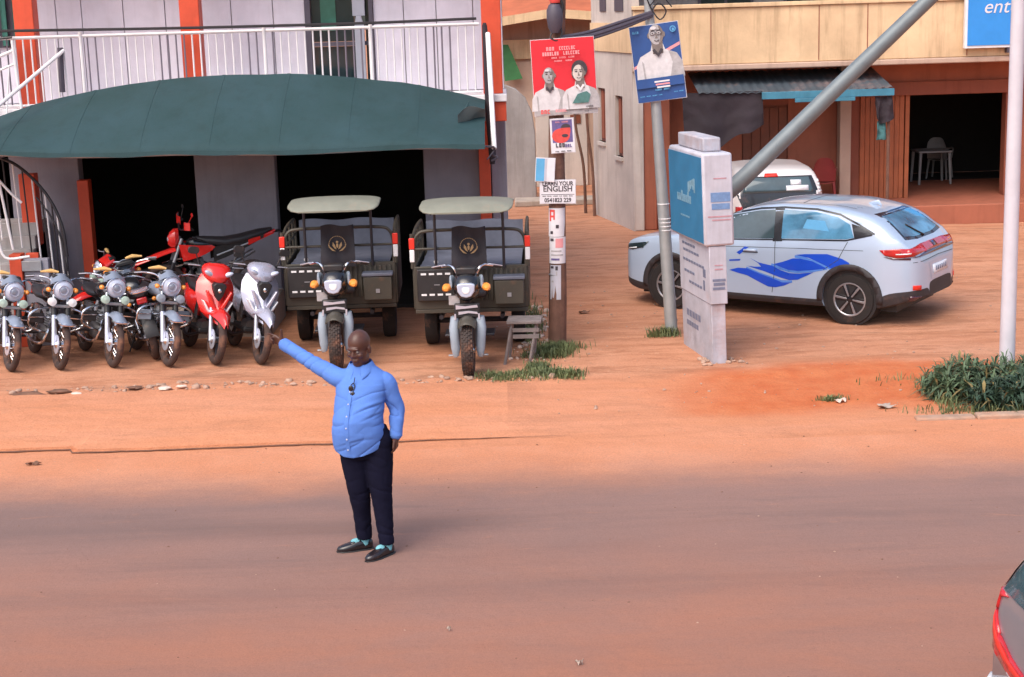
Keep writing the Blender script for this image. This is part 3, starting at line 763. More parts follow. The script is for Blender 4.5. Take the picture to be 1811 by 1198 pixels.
# ------------------------------------------------------------------ houses up the alley
mid = thing('corner_house', 'pale two storey house with narrow brown windows at the alley corner', 'building', (2.4, 31, 0))
def quad_wall(p0, p1, z0, z1, th=.15):
    d = (Vector(p1) - Vector(p0)).normalized(); nrm = Vector((d.y, -d.x))
    a, c = Vector(p0), Vector(p1); e, f = a - nrm * th, c - nrm * th
    b = MB(); b.add([(q.x, q.y, z) for z in (z0, z1) for q in (a, c, f, e)], [(0, 1, 2, 3), (4, 5, 6, 7), (0, 1, 5, 4), (1, 2, 6, 5), (2, 3, 7, 6), (3, 0, 4, 7)])
    return b
A, B_ = Vector((1.80, 32.7)), Vector((2.40, 30.0))
def wall_pt(t): return A + (B_ - A) * t
ws = [(0, .14), (.14, .33), (.33, .58), (.58, .76), (.76, 1.0)]
for k, (a, c) in enumerate(ws):
    if k in (1, 3):
        z0, z1 = (1.55, 2.62) if k == 1 else (1.35, 2.52)
        part(quad_wall(wall_pt(a), wall_pt(c), 0, z0), 'wall', 'pale_plaster', mid, smooth=False)
        part(quad_wall(wall_pt(a), wall_pt(c), z1, 3.35), 'wall', 'pale_plaster', mid, smooth=False)
        d = (B_ - A).normalized(); nrm = Vector((d.y, -d.x)); ins = nrm * .07
        w = part(quad_wall(wall_pt(a) - ins, wall_pt(c) - ins, z0, z1, .05), 'window', 'shutter_brown', mid, smooth=False)
        sub(quad_wall(wall_pt(a + .02) - nrm * .055, wall_pt((a + c) / 2 - .012) - nrm * .055, z0 + .06, z1 - .06, .012), 'shutter', 'terracotta_dark', w)
        sub(quad_wall(wall_pt((a + c) / 2 + .012) - nrm * .055, wall_pt(c - .02) - nrm * .055, z0 + .06, z1 - .06, .012), 'shutter', 'terracotta_dark', w)
        sub(quad_wall(wall_pt(a) + nrm * .05, wall_pt(c) + nrm * .05, z0 - .07, z0, .12), 'sill', 'pale_plaster', w)
    else: part(quad_wall(wall_pt(a), wall_pt(c), 0, 3.35), 'wall', 'pale_plaster', mid, smooth=False)
part(quad_wall(A - Vector((.03, .0)), B_ - Vector((.03, .02)), 3.352, 3.9, .2), 'cornice', 'cream_plaster', mid, smooth=False)
part(quad_wall(A, B_, 3.902, 6.2), 'wall', 'pale_plaster', mid, smooth=False)
for a, c in ((.25, .40), (.62, .82)):
    d = (B_ - A).normalized(); nrm = Vector((d.y, -d.x))
    part(quad_wall(wall_pt(a) + nrm * .02, wall_pt(c) + nrm * .02, 4.12, 5.2, .015), 'window', 'dark_rail', mid, smooth=False)
part(MB().bb(2.41, 2.60, 30.0, 30.3, 0, 3.0), 'pilaster', 'pale_plaster', mid, bevel=.02)
part(MB().bb(2.603, 2.85, 30.08, 30.3, 0, 3.0), 'pilaster', 'terracotta', mid, bevel=.02)
part(MB().bb(2.853, 3.12, 30.2, 30.4, 0, 3.0), 'pilaster', 'terracotta_dark', mid, bevel=.02)
for x, z0, s in ((1.72, 2.35, -.05), (1.60, 2.1, -.03)):
    pass
for i, (x0, x1, y) in enumerate(((1.62, 1.78, 32.4), (1.40, 1.62, 32.9))):
    tag(MB().tube(catmull([(x1, y, 0), (x1 - .03, y, 1.0), (x0 + .04, y, 1.9), (x0 + .02, y, 3.1)], 5), [.035, .03, .028, .025], 7).build('wooden_post', 'wood_pole'),
        ['thin crooked wooden post against the pale alley corner', 'thinner wooden post left of the one at the alley corner'][i], 'post')
al = thing('alley_house', 'pinkish house with wide roof edge at the back of the alley', 'building', (1, 38.5, 0))
part(MB().bb(-1.2, 3.0, 38.2, 38.45, 0, 4.0), 'wall', 'pink_plaster', al)
part(MB().bb(.72, 1.95, 38.12, 38.195, 0, 2.9), 'wall', 'pale_plaster', al, bevel=.01)
part(MB().bb(1.62, 1.74, 38.05, 38.115, 1.75, 1.95).bb(1.55, 1.8, 38.09, 38.118, 1.5, 1.7), 'meter_box', 'brown_door', al)
part(MB().bb(-1.2, 3.0, 38.10, 38.19, 3.05, 3.5), 'band', 'cream_plaster', al)
rf = part(MB().add([(-1.4, 37.3, 3.72), (1.15, 37.3, 4.06), (3.4, 37.3, 3.85), (-1.4, 37.3, 3.84), (1.15, 37.3, 4.18), (3.4, 37.3, 3.97),
                    (-1.4, 41, 4.6), (1.15, 41, 4.9), (3.4, 41, 4.7), (-1.4, 41, 4.7), (1.15, 41, 5.0), (3.4, 41, 4.8)],
                   [(0, 1, 4, 3), (1, 2, 5, 4), (3, 4, 10, 9), (4, 5, 11, 10), (0, 6, 7, 1), (1, 7, 8, 2), (6, 9, 10, 7), (7, 10, 11, 8), (0, 3, 9, 6), (2, 8, 11, 5)]), 'roof', 'roof_orange', al, smooth=False)
part(MB().add([(-1.4, 37.25, 3.66), (1.15, 37.25, 4.0), (3.4, 37.25, 3.79), (-1.4, 37.25, 3.86), (1.15, 37.25, 4.2), (3.4, 37.25, 3.99), (-1.4, 37.295, 3.66), (1.15, 37.295, 4.0), (3.4, 37.295, 3.79), (-1.4, 37.295, 3.86), (1.15, 37.295, 4.2), (3.4, 37.295, 3.99)],
              [(0, 1, 4, 3), (1, 2, 5, 4), (3, 4, 10, 9), (4, 5, 11, 10), (0, 6, 7, 1), (1, 7, 8, 2)]), 'fascia', 'cream_plaster', al, smooth=False)
part(MB().bb(-2, 6, 41.5, 41.8, 3, 7.5), 'rear_wall', 'roof_orange', al)
# grey round-topped wall with the green banner behind it
aw2 = MB(); prof = [(-.6, 0), (.66, 0), (.66, 1.5), (.60, 1.95), (.46, 2.28), (.25, 2.48), (0, 2.58), (-.6, 2.6)]
tag(aw2.prism(prof, 35.6, 35.8).build('alley_wall', 'grey_wall', bevel=.02), 'grey round topped wall beside the orange shop in the alley', 'wall')
tag(MB().prism([(-.06, 3.4), (.12, 3.4), (.44, 2.6), (.02, 2.55)], 37.9, 37.92).build('banner', 'green_banner'), 'narrow green banner above the grey alley wall', 'banner')
tag(MB().bb(.15, 1.9, 34.3, 35.0, -.01, .13).build('alley_step', 'concrete', bevel=.03), 'low concrete step at the end of the alley', 'step')

# ------------------------------------------------------------------ terracotta shop building on the right
rs = thing('terracotta_building', 'terracotta shop row with cream balcony parapet behind the parked cars', 'building', (7, 31, 0))
part(MB().bb(3.13, 14, 29.7, 33.9, -.02, .36), 'veranda_floor', 'terracotta', rs, bevel=.02)
part(MB().bb(3.0, 4.6, 31, 31.2, .36, 3.0), 'wall', 'terracotta', rs)
part(MB().bb(5.5, 6.44, 31, 31.2, .36, 3.0), 'wall', 'terracotta', rs)
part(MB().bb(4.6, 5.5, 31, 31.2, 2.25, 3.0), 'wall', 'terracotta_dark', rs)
d1 = part(MB().bb(4.6, 5.5, 31.06, 31.12, .36, 2.245), 'door', 'brown_door', rs)
for k in range(5): sub(MB().bb(4.62 + k * .176, 4.785 + k * .176, 31.035, 31.058, .4, 2.2), 'plank', 'brown_door', d1, bevel=.004)
part(MB().bb(6.45, 6.67, 30.7, 30.98, .36, 2.98), 'pillar', 'pink_plaster', rs, bevel=.015)
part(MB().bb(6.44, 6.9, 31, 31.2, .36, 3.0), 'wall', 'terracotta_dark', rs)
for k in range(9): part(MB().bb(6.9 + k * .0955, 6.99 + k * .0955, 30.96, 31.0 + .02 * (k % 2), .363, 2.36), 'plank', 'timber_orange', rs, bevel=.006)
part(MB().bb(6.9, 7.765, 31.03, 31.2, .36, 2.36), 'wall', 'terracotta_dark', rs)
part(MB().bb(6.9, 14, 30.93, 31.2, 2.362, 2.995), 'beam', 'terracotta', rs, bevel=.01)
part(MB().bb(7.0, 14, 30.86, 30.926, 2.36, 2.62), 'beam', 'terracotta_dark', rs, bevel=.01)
part(MB().bb(7.772, 7.85, 30.94, 31.15, .363, 2.358), 'door_frame', 'timber_orange', rs)
part(MB().bb(9.9, 14, 31, 31.2, .36, 2.36), 'wall', 'terracotta', rs)
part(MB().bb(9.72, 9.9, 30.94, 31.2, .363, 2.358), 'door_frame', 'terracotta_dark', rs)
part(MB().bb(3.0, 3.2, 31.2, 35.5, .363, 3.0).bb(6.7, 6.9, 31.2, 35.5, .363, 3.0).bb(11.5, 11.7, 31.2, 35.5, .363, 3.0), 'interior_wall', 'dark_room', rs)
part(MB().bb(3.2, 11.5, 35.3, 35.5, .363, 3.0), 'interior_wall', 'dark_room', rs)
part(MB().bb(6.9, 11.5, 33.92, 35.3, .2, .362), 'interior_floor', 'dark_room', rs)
part(MB().bb(2.4, 14, 29.75, 36, 2.998, 3.1), 'slab', 'pink_plaster', rs, bevel=.02)
par = part(MB().bb(2.42, 14, 29.8, 29.95, 3.103, 4.13), 'parapet', 'cream_plaster', rs, bevel=.015)
sub(MB().bb(2.40, 14, 29.75, 30.0, 4.133, 4.21), 'coping', 'cream_plaster', par, bevel=.012)
for x in (3.85, 5.85, 6.75, 8.6): sub(MB().bb(x - .008, x + .008, 29.793, 29.802, 3.13, 4.12), 'joint', 'terracotta_dark', par)
part(MB().bb(2.6, 14, 32.2, 32.4, 3.11, 6.5), 'upper_wall', 'grey_wall', rs)
for x in (3.9, 5.6, 8.0): 
    w = part(MB().bb(x, x + 1.1, 32.14, 32.19, 3.9, 5.4), 'window', 'dark_rail', rs)
    sub(MB().bb(x + .06, x + .52, 32.12, 32.138, 3.96, 5.34), 'pane', 'glass_dark', w); sub(MB().bb(x + .58, x + 1.04, 32.12, 32.138, 3.96, 5.34), 'pane', 'glass_dark', w)
part(MB().bb(2.4, 14, 29.4, 36, 6.5, 6.65), 'roof', 'terracotta', rs)
# corrugated lean-to under the parapet
ln = thing('metal_canopy', 'sagging corrugated metal canopy with blue front edge under the cream parapet', 'canopy', (5.3, 30.2, 2.5))
def ln_pt(u, v):
    x = 3.55 + 3.55 * u
    return Vector((x, 30.98 - 1.75 * v, 2.92 - .30 * v + .010 * math.sin(x * 42) - .03 * math.sin(PI * u) * v))
part(MB().sheet(ln_pt, 190, 4, (0, 0, -.006)), 'roof_sheet', 'canopy_sheet', ln, ang=70)
part(MB().bb(4.7, 7.12, 29.18, 29.215, 2.47, 2.60), 'edge_board', 'canopy_blue', ln, bevel=.006)
part(MB().bb(5.3, 6.4, 29.15, 29.178, 2.40, 2.47), 'edge_board', 'canopy_blue', ln, bevel=.006)
for x in (3.7, 5.1, 7.0): part(MB().tube([(x, 29.35, 2.58), (x, 30.95, 2.82)], .03, 6), 'rafter', 'wood_pole', ln)
part(MB().tube([(7.05, 29.3, .36), (7.05, 29.3, 2.56)], .03, 7), 'post', 'wood_pole', ln)
part(MB().tube([(3.62, 29.3, .36), (3.62, 29.3, 2.56)], .03, 7), 'post', 'wood_pole', ln)
# cloths hanging from the canopy
def cloth(name, label, x0, x1, zt, zb_, y, m, amp, seed):
    b = MB().sheet(lambda u, v: Vector((x0 + (x1 - x0) * u + .05 * v * math.sin(u * 6 + seed), y + amp * math.sin(u * 11 + seed + v) * (.3 + v) + .03 * fbm(u * 4, v * 4, seed),
                                        zt + (zb_(u) - zt) * v)), 30, 16, (0, .006, 0))
    return tag(b.build(name, m, ang=70), label, 'cloth')
cloth('hanging_tarpaulin', 'large dark tarpaulin hanging behind the blue portrait poster', 3.25, 4.72, 2.62, lambda u: 1.86 - .32 * math.sin(PI * min(1, u * 1.25)) ** 2 + .25 * max(0, u - .85) * 4, 29.28, 'dark_cloth', .06, 1)
cloth('hanging_cloth', 'dark cloth hanging from the blue edge near the timber wall', 6.78, 7.1, 2.46, lambda u: 1.95 + .2 * abs(u - .5), 29.24, 'dark_cloth', .04, 2)
cloth('hanging_cloth', 'teal cloth hanging below the dark one near the timber wall', 6.84, 7.0, 2.0, lambda u: 1.66, 29.3, 'teal_cloth', .025, 3)
# bright blue fascia sign at the top right
bs_ = thing('shop_sign', 'bright blue shop sign with white italic letters on the cream parapet', 'sign', (9.8, 29.7, 3.25))
part(MB().bb(8.50, 11.2, 29.62, 29.72, 3.26, 4.9), 'sign_frame', 'white_paint', bs_, bevel=.006)
part(MB().bb(8.55, 11.15, 29.605, 29.618, 3.31, 4.85), 'sign_face', 'sign_bright', bs_)
text('lettering', 'ente', .36, 'print_white', bs_, face_m(Vector((8.82, 29.598, 4.0)) - Vector(bs_.location)), align='LEFT', shear=.25)
part(MB().bb(9.3, 9.36, 29.63, 29.79, 3.16, 3.258), 'bracket', 'dark_rail', bs_)
# plastic furniture
def plastic_chair(label, loc, rz, m):
    t = thing('plastic_chair', label, 'chair', loc, rz)
    MB().sheet(lambda u, v: Vector((-.2 + .4 * u, -.2 + .4 * v, .43 - .02 * math.sin(PI * u))), 6, 6, (0, 0, -.012)).build('seat', m, t)
    MB().sheet(lambda u, v: Vector(((-.21 + .42 * u) * (1 - .25 * max(0, v - .6) ** 1.5 * 2.5), .2 + .09 * v - .05 * math.sin(PI * u), .44 + .46 * v - .1 * (2 * u - 1) ** 4 * v)), 10, 8, (0, .012, 0)).build('backrest', m, t, ang=70)
    for x in (-1, 1):
        for y in (-1, 1): MB().tube([(x * .18, y * .18, .425), (x * .22, y * .23, 0)], [.028, .02], 6).build('leg', m, t)
        MB().tube(catmull([(x * .2, .24, .66), (x * .24, .0, .66), (x * .23, -.18, .62), (x * .2, -.19, .43)], 4), .018, 6).build('armrest', m, t)
    return t
plastic_chair('dark red plastic chair against the wall beside the pillar', (6.12, 30.55, .36), PI * .95, 'plastic_red')
plastic_chair('white plastic chair inside the dark right hand doorway', (9.35, 34.2, .36), 2.6, 'plastic_dim')
tb = thing('plastic_table', 'white plastic table inside the dark right hand doorway', 'table', (8.95, 33.4, .36))
MB().bb(-.35, .35, -.35, .35, .66, .70).build('tabletop', 'plastic_dim', tb, bevel=.012)
for x in (-1, 1):
    for y in (-1, 1): MB().tube([(x * .3, y * .3, .66), (x * .33, y * .33, 0)], [.035, .025], 8).build('leg', 'plastic_dim', tb)

# ------------------------------------------------------------------ poles and posters
wp = thing('utility_pole', 'weathered wooden utility pole covered with posters', 'pole', (.575, 19.8, 0))
pts = [(.575 + .024 * z + .012 * math.sin(z * 1.7), 19.8, z) for z in np.arange(-.3, 5.61, .3)]
b = MB().tube(pts, [.118, .108, .10, .095, .09], 14)
for v in b.v:
    a = math.atan2(v.y - 19.8, v.x - .6); k = .010 * fbm(math.cos(a) * 2, math.sin(a) * 2, v.z * 1.2)
    v.x += math.cos(a) * k; v.y += math.sin(a) * k
part(b, 'trunk', 'wood_pole', wp, ang=60)
part(MB().torus((.60, 19.8, .93), .10, .012, 'Z', 20, 6), 'metal_band', 'dull_steel', wp)
# junction pots and fittings at the top
part(MB().lathe([(.0, 3.93), (.05, 3.93), (.085, 4.0), (.10, 4.1), (.10, 4.2), (.07, 4.27), (.03, 4.29), (0, 4.29)], (.64, 19.66, 0), 'Z', 18), 'junction_pot', 'dark_rail', wp)
part(MB().lathe([(.0, 4.29), (.06, 4.29), (.075, 4.33), (.06, 4.4), (.0, 4.42)], (.65, 19.66, 0), 'Z', 14), 'red_cap', 'print_red', wp)
part(MB().tube(catmull([(.62, 19.65, 3.96), (.58, 19.62, 3.88), (.66, 19.62, 3.84), (.72, 19.64, 3.92), (.70, 19.66, 4.05)], 5), .012, 6)
     .tube(catmull([(.70, 19.66, 4.1), (.74, 19.64, 4.25), (.68, 19.64, 4.4), (.66, 19.66, 4.6)], 5), .016, 6), 'cable_loop', 'cable', wp)
# strap cables to the metal pole
b = MB()
for k, (dz, r) in enumerate(((0, .028), (.045, .02), (-.035, .022), (.015, .016))):
    b.tube(catmull([(.70, 19.72, 3.86 + dz * .4), (1.05, 19.85, 3.88 + dz), (1.5, 20.05, 4.0 + dz), (1.88, 20.24, 4.12 + dz * .6)], 6), r, 7)
tag(b.build('cable_bundle', 'dark_rail'), 'thick bundle of dark cables between the wooden and the metal pole', 'cables')

bp = thing('metal_pole', 'leaning galvanised metal pole carrying the blue portrait poster', 'pole', (2.105, 20.3, 0))
part(MB().tube([(2.105, 20.3, -.2), (2.02, 20.3, 1.3), (1.925, 20.3, 2.9), (1.845, 20.3, 4.2), (1.80, 20.3, 5.2)], [.082, .078, .066, .058, .05], 14), 'shaft', 'galvanised', bp)
for z in (1.38, 1.43, 1.48, 1.53, 1.72): part(MB().torus((2.105 - .063 * z + .003, 20.3, z), .074, .008, 'Z', 18, 6), 'wire_band', 'reflect_white', bp)
part(MB().tube(catmull([(1.84, 20.25, 4.1), (1.95, 20.2, 4.25), (2.05, 20.2, 4.15), (1.97, 20.2, 4.05), (1.86, 20.22, 4.2), (1.78, 20.2, 4.4)], 5), .010, 6)
     .tube(catmull([(1.85, 20.22, 4.22), (1.98, 20.16, 4.34), (2.12, 20.16, 4.2)], 5), .008, 6), 'cable_loop', 'cable', bp)

def disc(c, rx, ry, n=22, a0=0, a1=2 * PI):
    full = abs(a1 - a0 - 2 * PI) < 1e-6
    return [(c[0] + rx * math.cos(a0 + (a1 - a0) * k / (n if full else n - 1)), c[1] + ry * math.sin(a0 + (a1 - a0) * k / (n if full else n - 1))) for k in range(n)]
class Poster:
    def __init__(s, name, label, loc, w, h, m, ry=0, rz=0, cat='poster', th=.008, backing='paper_white'):
        s.t = thing(name, label, cat, loc); s.t.rotation_euler = (0, ry, rz); s.n = 0
        bend = lambda u, v: Vector(((u - .5) * w, .006 * math.sin(u * 5 + v * 3), (v - .5) * h))
        MB().sheet(bend, 10, 10, (0, th, 0)).build('board', backing, s.t, ang=60)
        s.w, s.h = w, h; s.lay = -.003
        s.rect(-w / 2 + .006, w / 2 - .006, -h / 2 + .006, h / 2 - .006, m, 'print')
    def poly(s, p, m, name='print'):
        s.n += 1; y = -.0075 - .0011 * s.n
        MB().prism(p, y, y + .001).build(name, m, s.t, smooth=False)
    def rect(s, x0, x1, z0, z1, m, name='print'): s.poly([(x0, z0), (x1, z0), (x1, z1), (x0, z1)], m, name)
    def words(s, xc, z, wid, h, m, n, seed, name='text_line'):
        r = random.Random(seed); ws = [r.uniform(.6, 1.5) for _ in range(n)]; tot = sum(ws) + .35 * (n - 1); x = xc - wid / 2
        s.n += 1; y = -.0075 - .0011 * s.n; b = MB()
        for q in ws:
            ww = q / tot * wid; nl = max(2, int(ww / (h * .62)))
            for k in range(nl):     # letter-like strokes
                lx = x + ww * k / nl; lw = ww / nl * .74; t = h * .24; j = r.randrange(4)
                b.prism([(lx, z - h / 2), (lx + t, z - h / 2), (lx + t, z + h / 2), (lx, z + h / 2)], y, y + .001)
                if j != 1: b.prism([(lx, z + h / 2 - t), (lx + lw, z + h / 2 - t), (lx + lw, z + h / 2), (lx, z + h / 2)], y - .0002, y + .0008)
                if j in (0, 2): b.prism([(lx + lw - t, z - h / 2), (lx + lw, z - h / 2), (lx + lw, z + h / 2), (lx + lw - t, z + h / 2)], y - .0004, y + .0006)
                if j in (1, 2, 3): b.prism([(lx, z - h / 2), (lx + lw, z - h / 2), (lx + lw, z - h / 2 + t), (lx, z - h / 2 + t)], y - .0006, y + .0004)
            x += ww + .35 / tot * wid
        tag(b.build(name, m, s.t, smooth=False), kind='stuff')
def bust(P, x, z, s, shirt, skin, hair=None, glasses=False, shade='print_shade', tr=0.0):
    q = lambda pts: [(x + a * s, z + b_ * s) for a, b_ in pts]
    o = -.012 if hair else 0.0
    P.poly(q([(-.235, 0), (.235, 0), (.225, .15), (.18, .235), (.07, .285), (.05, .36), (-.05, .36), (-.07, .285), (-.18, .235), (-.225, .15)]), shirt, 'portrait')
    P.poly(q([(.09, 0), (.235, 0), (.225, .15), (.18, .235), (.10, .27), (.13, .15)]), 'print_grey', 'portrait')
    P.poly(q([(-.16, 0), (-.145, 0), (-.15, .17), (-.17, .2)]), 'print_grey', 'portrait')
    P.poly(q([(-.05, .25), (.05, .25), (.055, .37), (-.055, .37)]), shade, 'portrait')
    if hair: P.poly([(a, b_) for a, b_ in disc((x, z + .480 * s), .098 * s, .108 * s)], hair, 'portrait'); P.poly(q([(-.095, .47), (-.09, .38), (-.06, .36), (-.06, .46)]), hair, 'portrait')
    for dx in (-.074, .074): P.poly(disc((x + (dx + o) * s, z + .43 * s), .014 * s, .026 * s, 10), shade, 'portrait')
    P.poly(disc((x + o * s, z + .435 * s), .072 * s, .098 * s), skin, 'portrait')
    P.poly([(x + (o + .02) * s, z + .345 * s)] + disc((x + o * s, z + .435 * s), .072 * s, .098 * s, 12, -PI / 2 + .3, PI / 2 - .4) + [(x + (o + .03) * s, z + .50 * s), (x + (o + .045) * s, z + .43 * s)], shade, 'portrait')
    for dx in (-.03, .026):
        P.poly(disc((x + (dx + o) * s, z + .452 * s), .017 * s, .009 * s, 10), shade, 'portrait')
        P.poly(disc((x + (dx + o) * s, z + .450 * s), .009 * s, .006 * s, 8), 'print_dark', 'portrait')
        P.poly(q([(dx + o - .02, .470), (dx + o + .02, .472), (dx + o + .018, .479), (dx + o - .018, .478)]), 'print_dark', 'portrait')
    P.poly(q([(o - .004, .455), (o + .010, .41), (o + .016, .402), (o - .012, .402), (o - .006, .415)]), shade, 'portrait')
    P.poly(q([(o - .028, .385), (o, .378), (o + .028, .386), (o + .016, .370), (o - .014, .369)]), 'print_dark', 'portrait')
    P.poly(q([(o - .018, .383), (o, .379), (o + .018, .384), (o, .375)]), 'print_white', 'portrait')
    if glasses:
        for dx in (-.033, .027):
            P.poly([(a, b_) for a, b_ in disc((x + dx * s, z + .45 * s), .027 * s, .019 * s, 14)], 'print_dark', 'portrait'); P.poly(disc((x + dx * s, z + .45 * s), .022 * s, .0145 * s, 14), skin, 'portrait'); P.poly(disc((x + dx * s, z + .448 * s), .009 * s, .006 * s, 8), 'print_dark', 'portrait')
    if not hair: P.poly(disc((x - .02 * s, z + .50 * s), .03 * s, .016 * s, 12), 'print_pale', 'portrait')
    P.poly(q([(-.055, .285), (0, .215), (.055, .285), (.03, .30), (0, .255), (-.03, .30)]), 'print_white' if hair else 'print_dark', 'portrait')

P = Poster('election_poster', 'red poster with two grey portraits high on the wooden pole', (.735, 19.62, 3.405), .78, .93, 'poster_red', ry=rad(-2.2))
P.rect(-.384, .384, -.459, -.365, 'print_grey'); 
bust(P, -.185, -.40, .98, 'print_pale', 'print_grey')
bust(P, .19, -.40, 1.0, 'print_pale', 'print_skin_light', 'print_dark')
P.poly([(.08, -.33), (.28, -.33), (.31, -.23), (.26, -.19), (.15, -.22)], 'print_green')
P.words(-.02, .345, .36, .045, 'print_pink', 2, 1); P.words(-.02, .285, .46, .045, 'print_pink', 2, 2); P.words(0, .235, .28, .02, 'print_pink', 3, 3); P.words(0, .195, .22, .018, 'print_pink', 2, 4)
P.words(-.25, -.41, .12, .05, 'print_red', 1, 5); P.words(-.06, -.405, .14, .035, 'print_pink', 1, 6); P.words(.29, -.375, .09, .02, 'print_dark', 1, 7); P.words(.25, -.43, .05, .02, 'print_dark', 1, 8)

P = Poster('portrait_poster', 'dark blue poster with one pale portrait on the metal pole', (1.94, 20.19, 3.52), .62, .96, 'poster_blue', ry=rad(-6.5), rz=rad(-8))
P.poly([(-.30, -.02), (-.30, -.055), (.30, .185), (.30, .225)], 'print_pink', 'stripe')
bust(P, .02, -.21, 1.28, 'print_pale', 'print_grey', None, True)
P.rect(-.30, .30, -.30, -.185, 'poster_blue')
for k in range(3): P.rect(-.07 + .012 * k, .12, -.245 - .035 * k, -.225 - .035 * k, 'print_white' if k != 1 else 'print_pink', 'text_line')
P.words(.02, -.335, .18, .02, 'print_blue', 2, 9); P.words(-.13, -.40, .28, .012, 'print_blue', 4, 10); P.words(.22, -.385, .12, .012, 'print_blue', 2, 11)
P.words(-.23, .40, .08, .028, 'print_blue', 1, 12); P.poly(disc((.235, .39), .038, .038), 'print_blue', 'emblem'); P.poly(disc((.235, .39), .027, .027), 'poster_blue', 'emblem'); P.poly(disc((.238, .385), .014, .017), 'print_blue', 'emblem')

P = Poster('small_poster', 'small white poster with red and purple portrait under the red poster', (.70, 19.64, 2.685), .30, .43, 'paper_white', ry=rad(-2))
P.rect(-.125, .125, -.085, .195, 'print_purple'); P.poly(disc((-.02, -.0), .11, .09), 'print_red', 'portrait'); P.poly(disc((.04, .06), .062, .075), 'print_red', 'portrait'); P.poly(disc((.045, .095), .06, .05, 14, 0, PI), 'print_dark', 'portrait')
P.poly(disc((.03, .0), .04, .02), 'print_dark', 'portrait'); P.words(0, .17, .16, .018, 'print_pink', 2, 13)
P.words(-.03, -.115, .12, .05, 'print_dark', 1, 14); P.words(.07, -.125, .09, .04, 'print_purple', 1, 15); P.words(0, -.19, .2, .014, 'print_dark', 3, 16)
P = Poster('blue_white_board', 'pale board with bright blue band on the left of the wooden pole', (.475, 19.63, 2.27), .245, .30, 'paper_white', ry=rad(4))
P.rect(-.115, -.01, -.14, .14, 'print_blue'); P.rect(-.01, .02, -.14, .14, 'sign_face')
P = Poster('english_class_sign', 'white sign reading ENGLISH with a phone number on the wooden pole', (.625, 19.655, 1.99), .45, .30, 'paper_white', ry=rad(1), cat='sign')
t_ = P.t
for s_, z_, q_ in (('LEARN YOUR', .102, .072), ('ENGLISH', .035, .098), ('0541823 229', -.105, .072)):
    text('lettering', s_, q_, 'print_dark', t_, face_m(Vector((0, -.0095, z_))), sx=.88 if s_ != 'ENGLISH' else .95, bold=.0022)
P.rect(-.205, .205, -.036, -.029, 'print_dark', 'rule'); P.words(0, -.052, .38, .012, 'print_dark', 6, 17)
# bills pasted round the trunk
def bill(name, label, z0, z1, a0, a1, m, marks):
    t = thing(name, label, 'poster', (.61, 19.8, (z0 + z1) / 2)); h = z1 - z0
    f = lambda u, v, r: Vector((r * math.cos(a0 + (a1 - a0) * u) + .024 * (v - .5) * h, r * math.sin(a0 + (a1 - a0) * u), (v - .5) * h))
    MB().sheet(lambda u, v: f(u, v, .114), 10, 3, (0, .004, 0)).build('sheet', m, t, ang=60)
    for (u0, u1, v0, v1, mm) in marks:
        MB().grid(lambda u, v: f(u0 + (u1 - u0) * u, v0 + (v1 - v0) * v, .1165), 6, 1).build('print', mm, t)
A0, A1 = rad(205), rad(330)
bill('pasted_bill', 'white bill with a red letter pasted highest round the wooden trunk', 1.42, 1.78, A0, A1, 'paper_white', [(.1, .2, .55, .95, 'print_red'), (.1, .4, .87, .95, 'print_red'), (.32, .4, .6, .95, 'print_red'), (.1, .4, .68, .75, 'print_red'), (.45, .6, .3, .42, 'print_dark'), (.15, .3, .1, .2, 'print_dark')])
bill('pasted_bill', 'bill with pink print pasted in the middle of the wooden trunk', 1.08, 1.415, A0, A1, 'paper_white', [(.1, .3, .85, .95, 'print_dark'), (.4, .8, .6, .95, 'print_pink'), (.15, .7, .45, .5, 'print_grey'), (.15, .8, .3, .35, 'print_grey'), (.15, .6, .12, .2, 'print_purple')])
bill('pasted_bill', 'torn pale bill pasted lowest on the wooden trunk', .62, 1.06, A0, rad(285), 'sign_face', [(.1, .4, .9, .97, 'print_dark'), (.55, .75, .85, .97, 'print_dark'), (.6, .7, .7, .82, 'print_grey'), (.2, .4, .5, .55, 'print_grey')])

# ------------------------------------------------------------------ blue and white sign pylon
py_ = thing('sign_pylon', 'tall weathered sign pylon with blue upper box and white lower panels', 'sign', (2.42, 19.1, 0))
ax = (Vector((2.20, 19.72)) - Vector((2.42, 18.5))).normalized()        # along the long side, away from the road
nx = Vector((ax.y, -ax.x))                                              # to the right
def pyl(a0, a1, w0, w1, z0, z1, name, m, bevel=.008, parent=None):
    o = Vector((2.40, 18.5)); b = MB()
    c = [o + ax * a + nx * w for a, w in ((a0, w0), (a0, w1), (a1, w1), (a1, w0))]
    b.add([(q.x + .0 * z, q.y, z) for z in (z0, z1) for q in c], [(0, 1, 2, 3), (4, 5, 6, 7), (0, 1, 5, 4), (1, 2, 6, 5), (2, 3, 7, 6), (3, 0, 4, 7)])
    for v in b.v: v.x -= .028 * v.z                                     # the whole pylon leans a little
    return part(b, name, m, parent or py_, bevel=bevel)
pyl(0, 1.22, 0, .175, -.1, .72, 'base_panel', 'sign_base')
lo = pyl(-.025, 1.22, -.012, .20, .725, 1.42, 'lower_box', 'sign_face')
ub = pyl(-.05, 1.34, -.07, .30, 1.425, 2.52, 'upper_box', 'sign_face', .03)
pyl(-.02, 1.33, -.078, -.071, 1.46, 2.47, 'blue_face', 'sign_blue', 0, ub)
pyl(.12, 1.15, -.0, .22, 2.522, 2.69, 'cap_block', 'sign_base', .02)
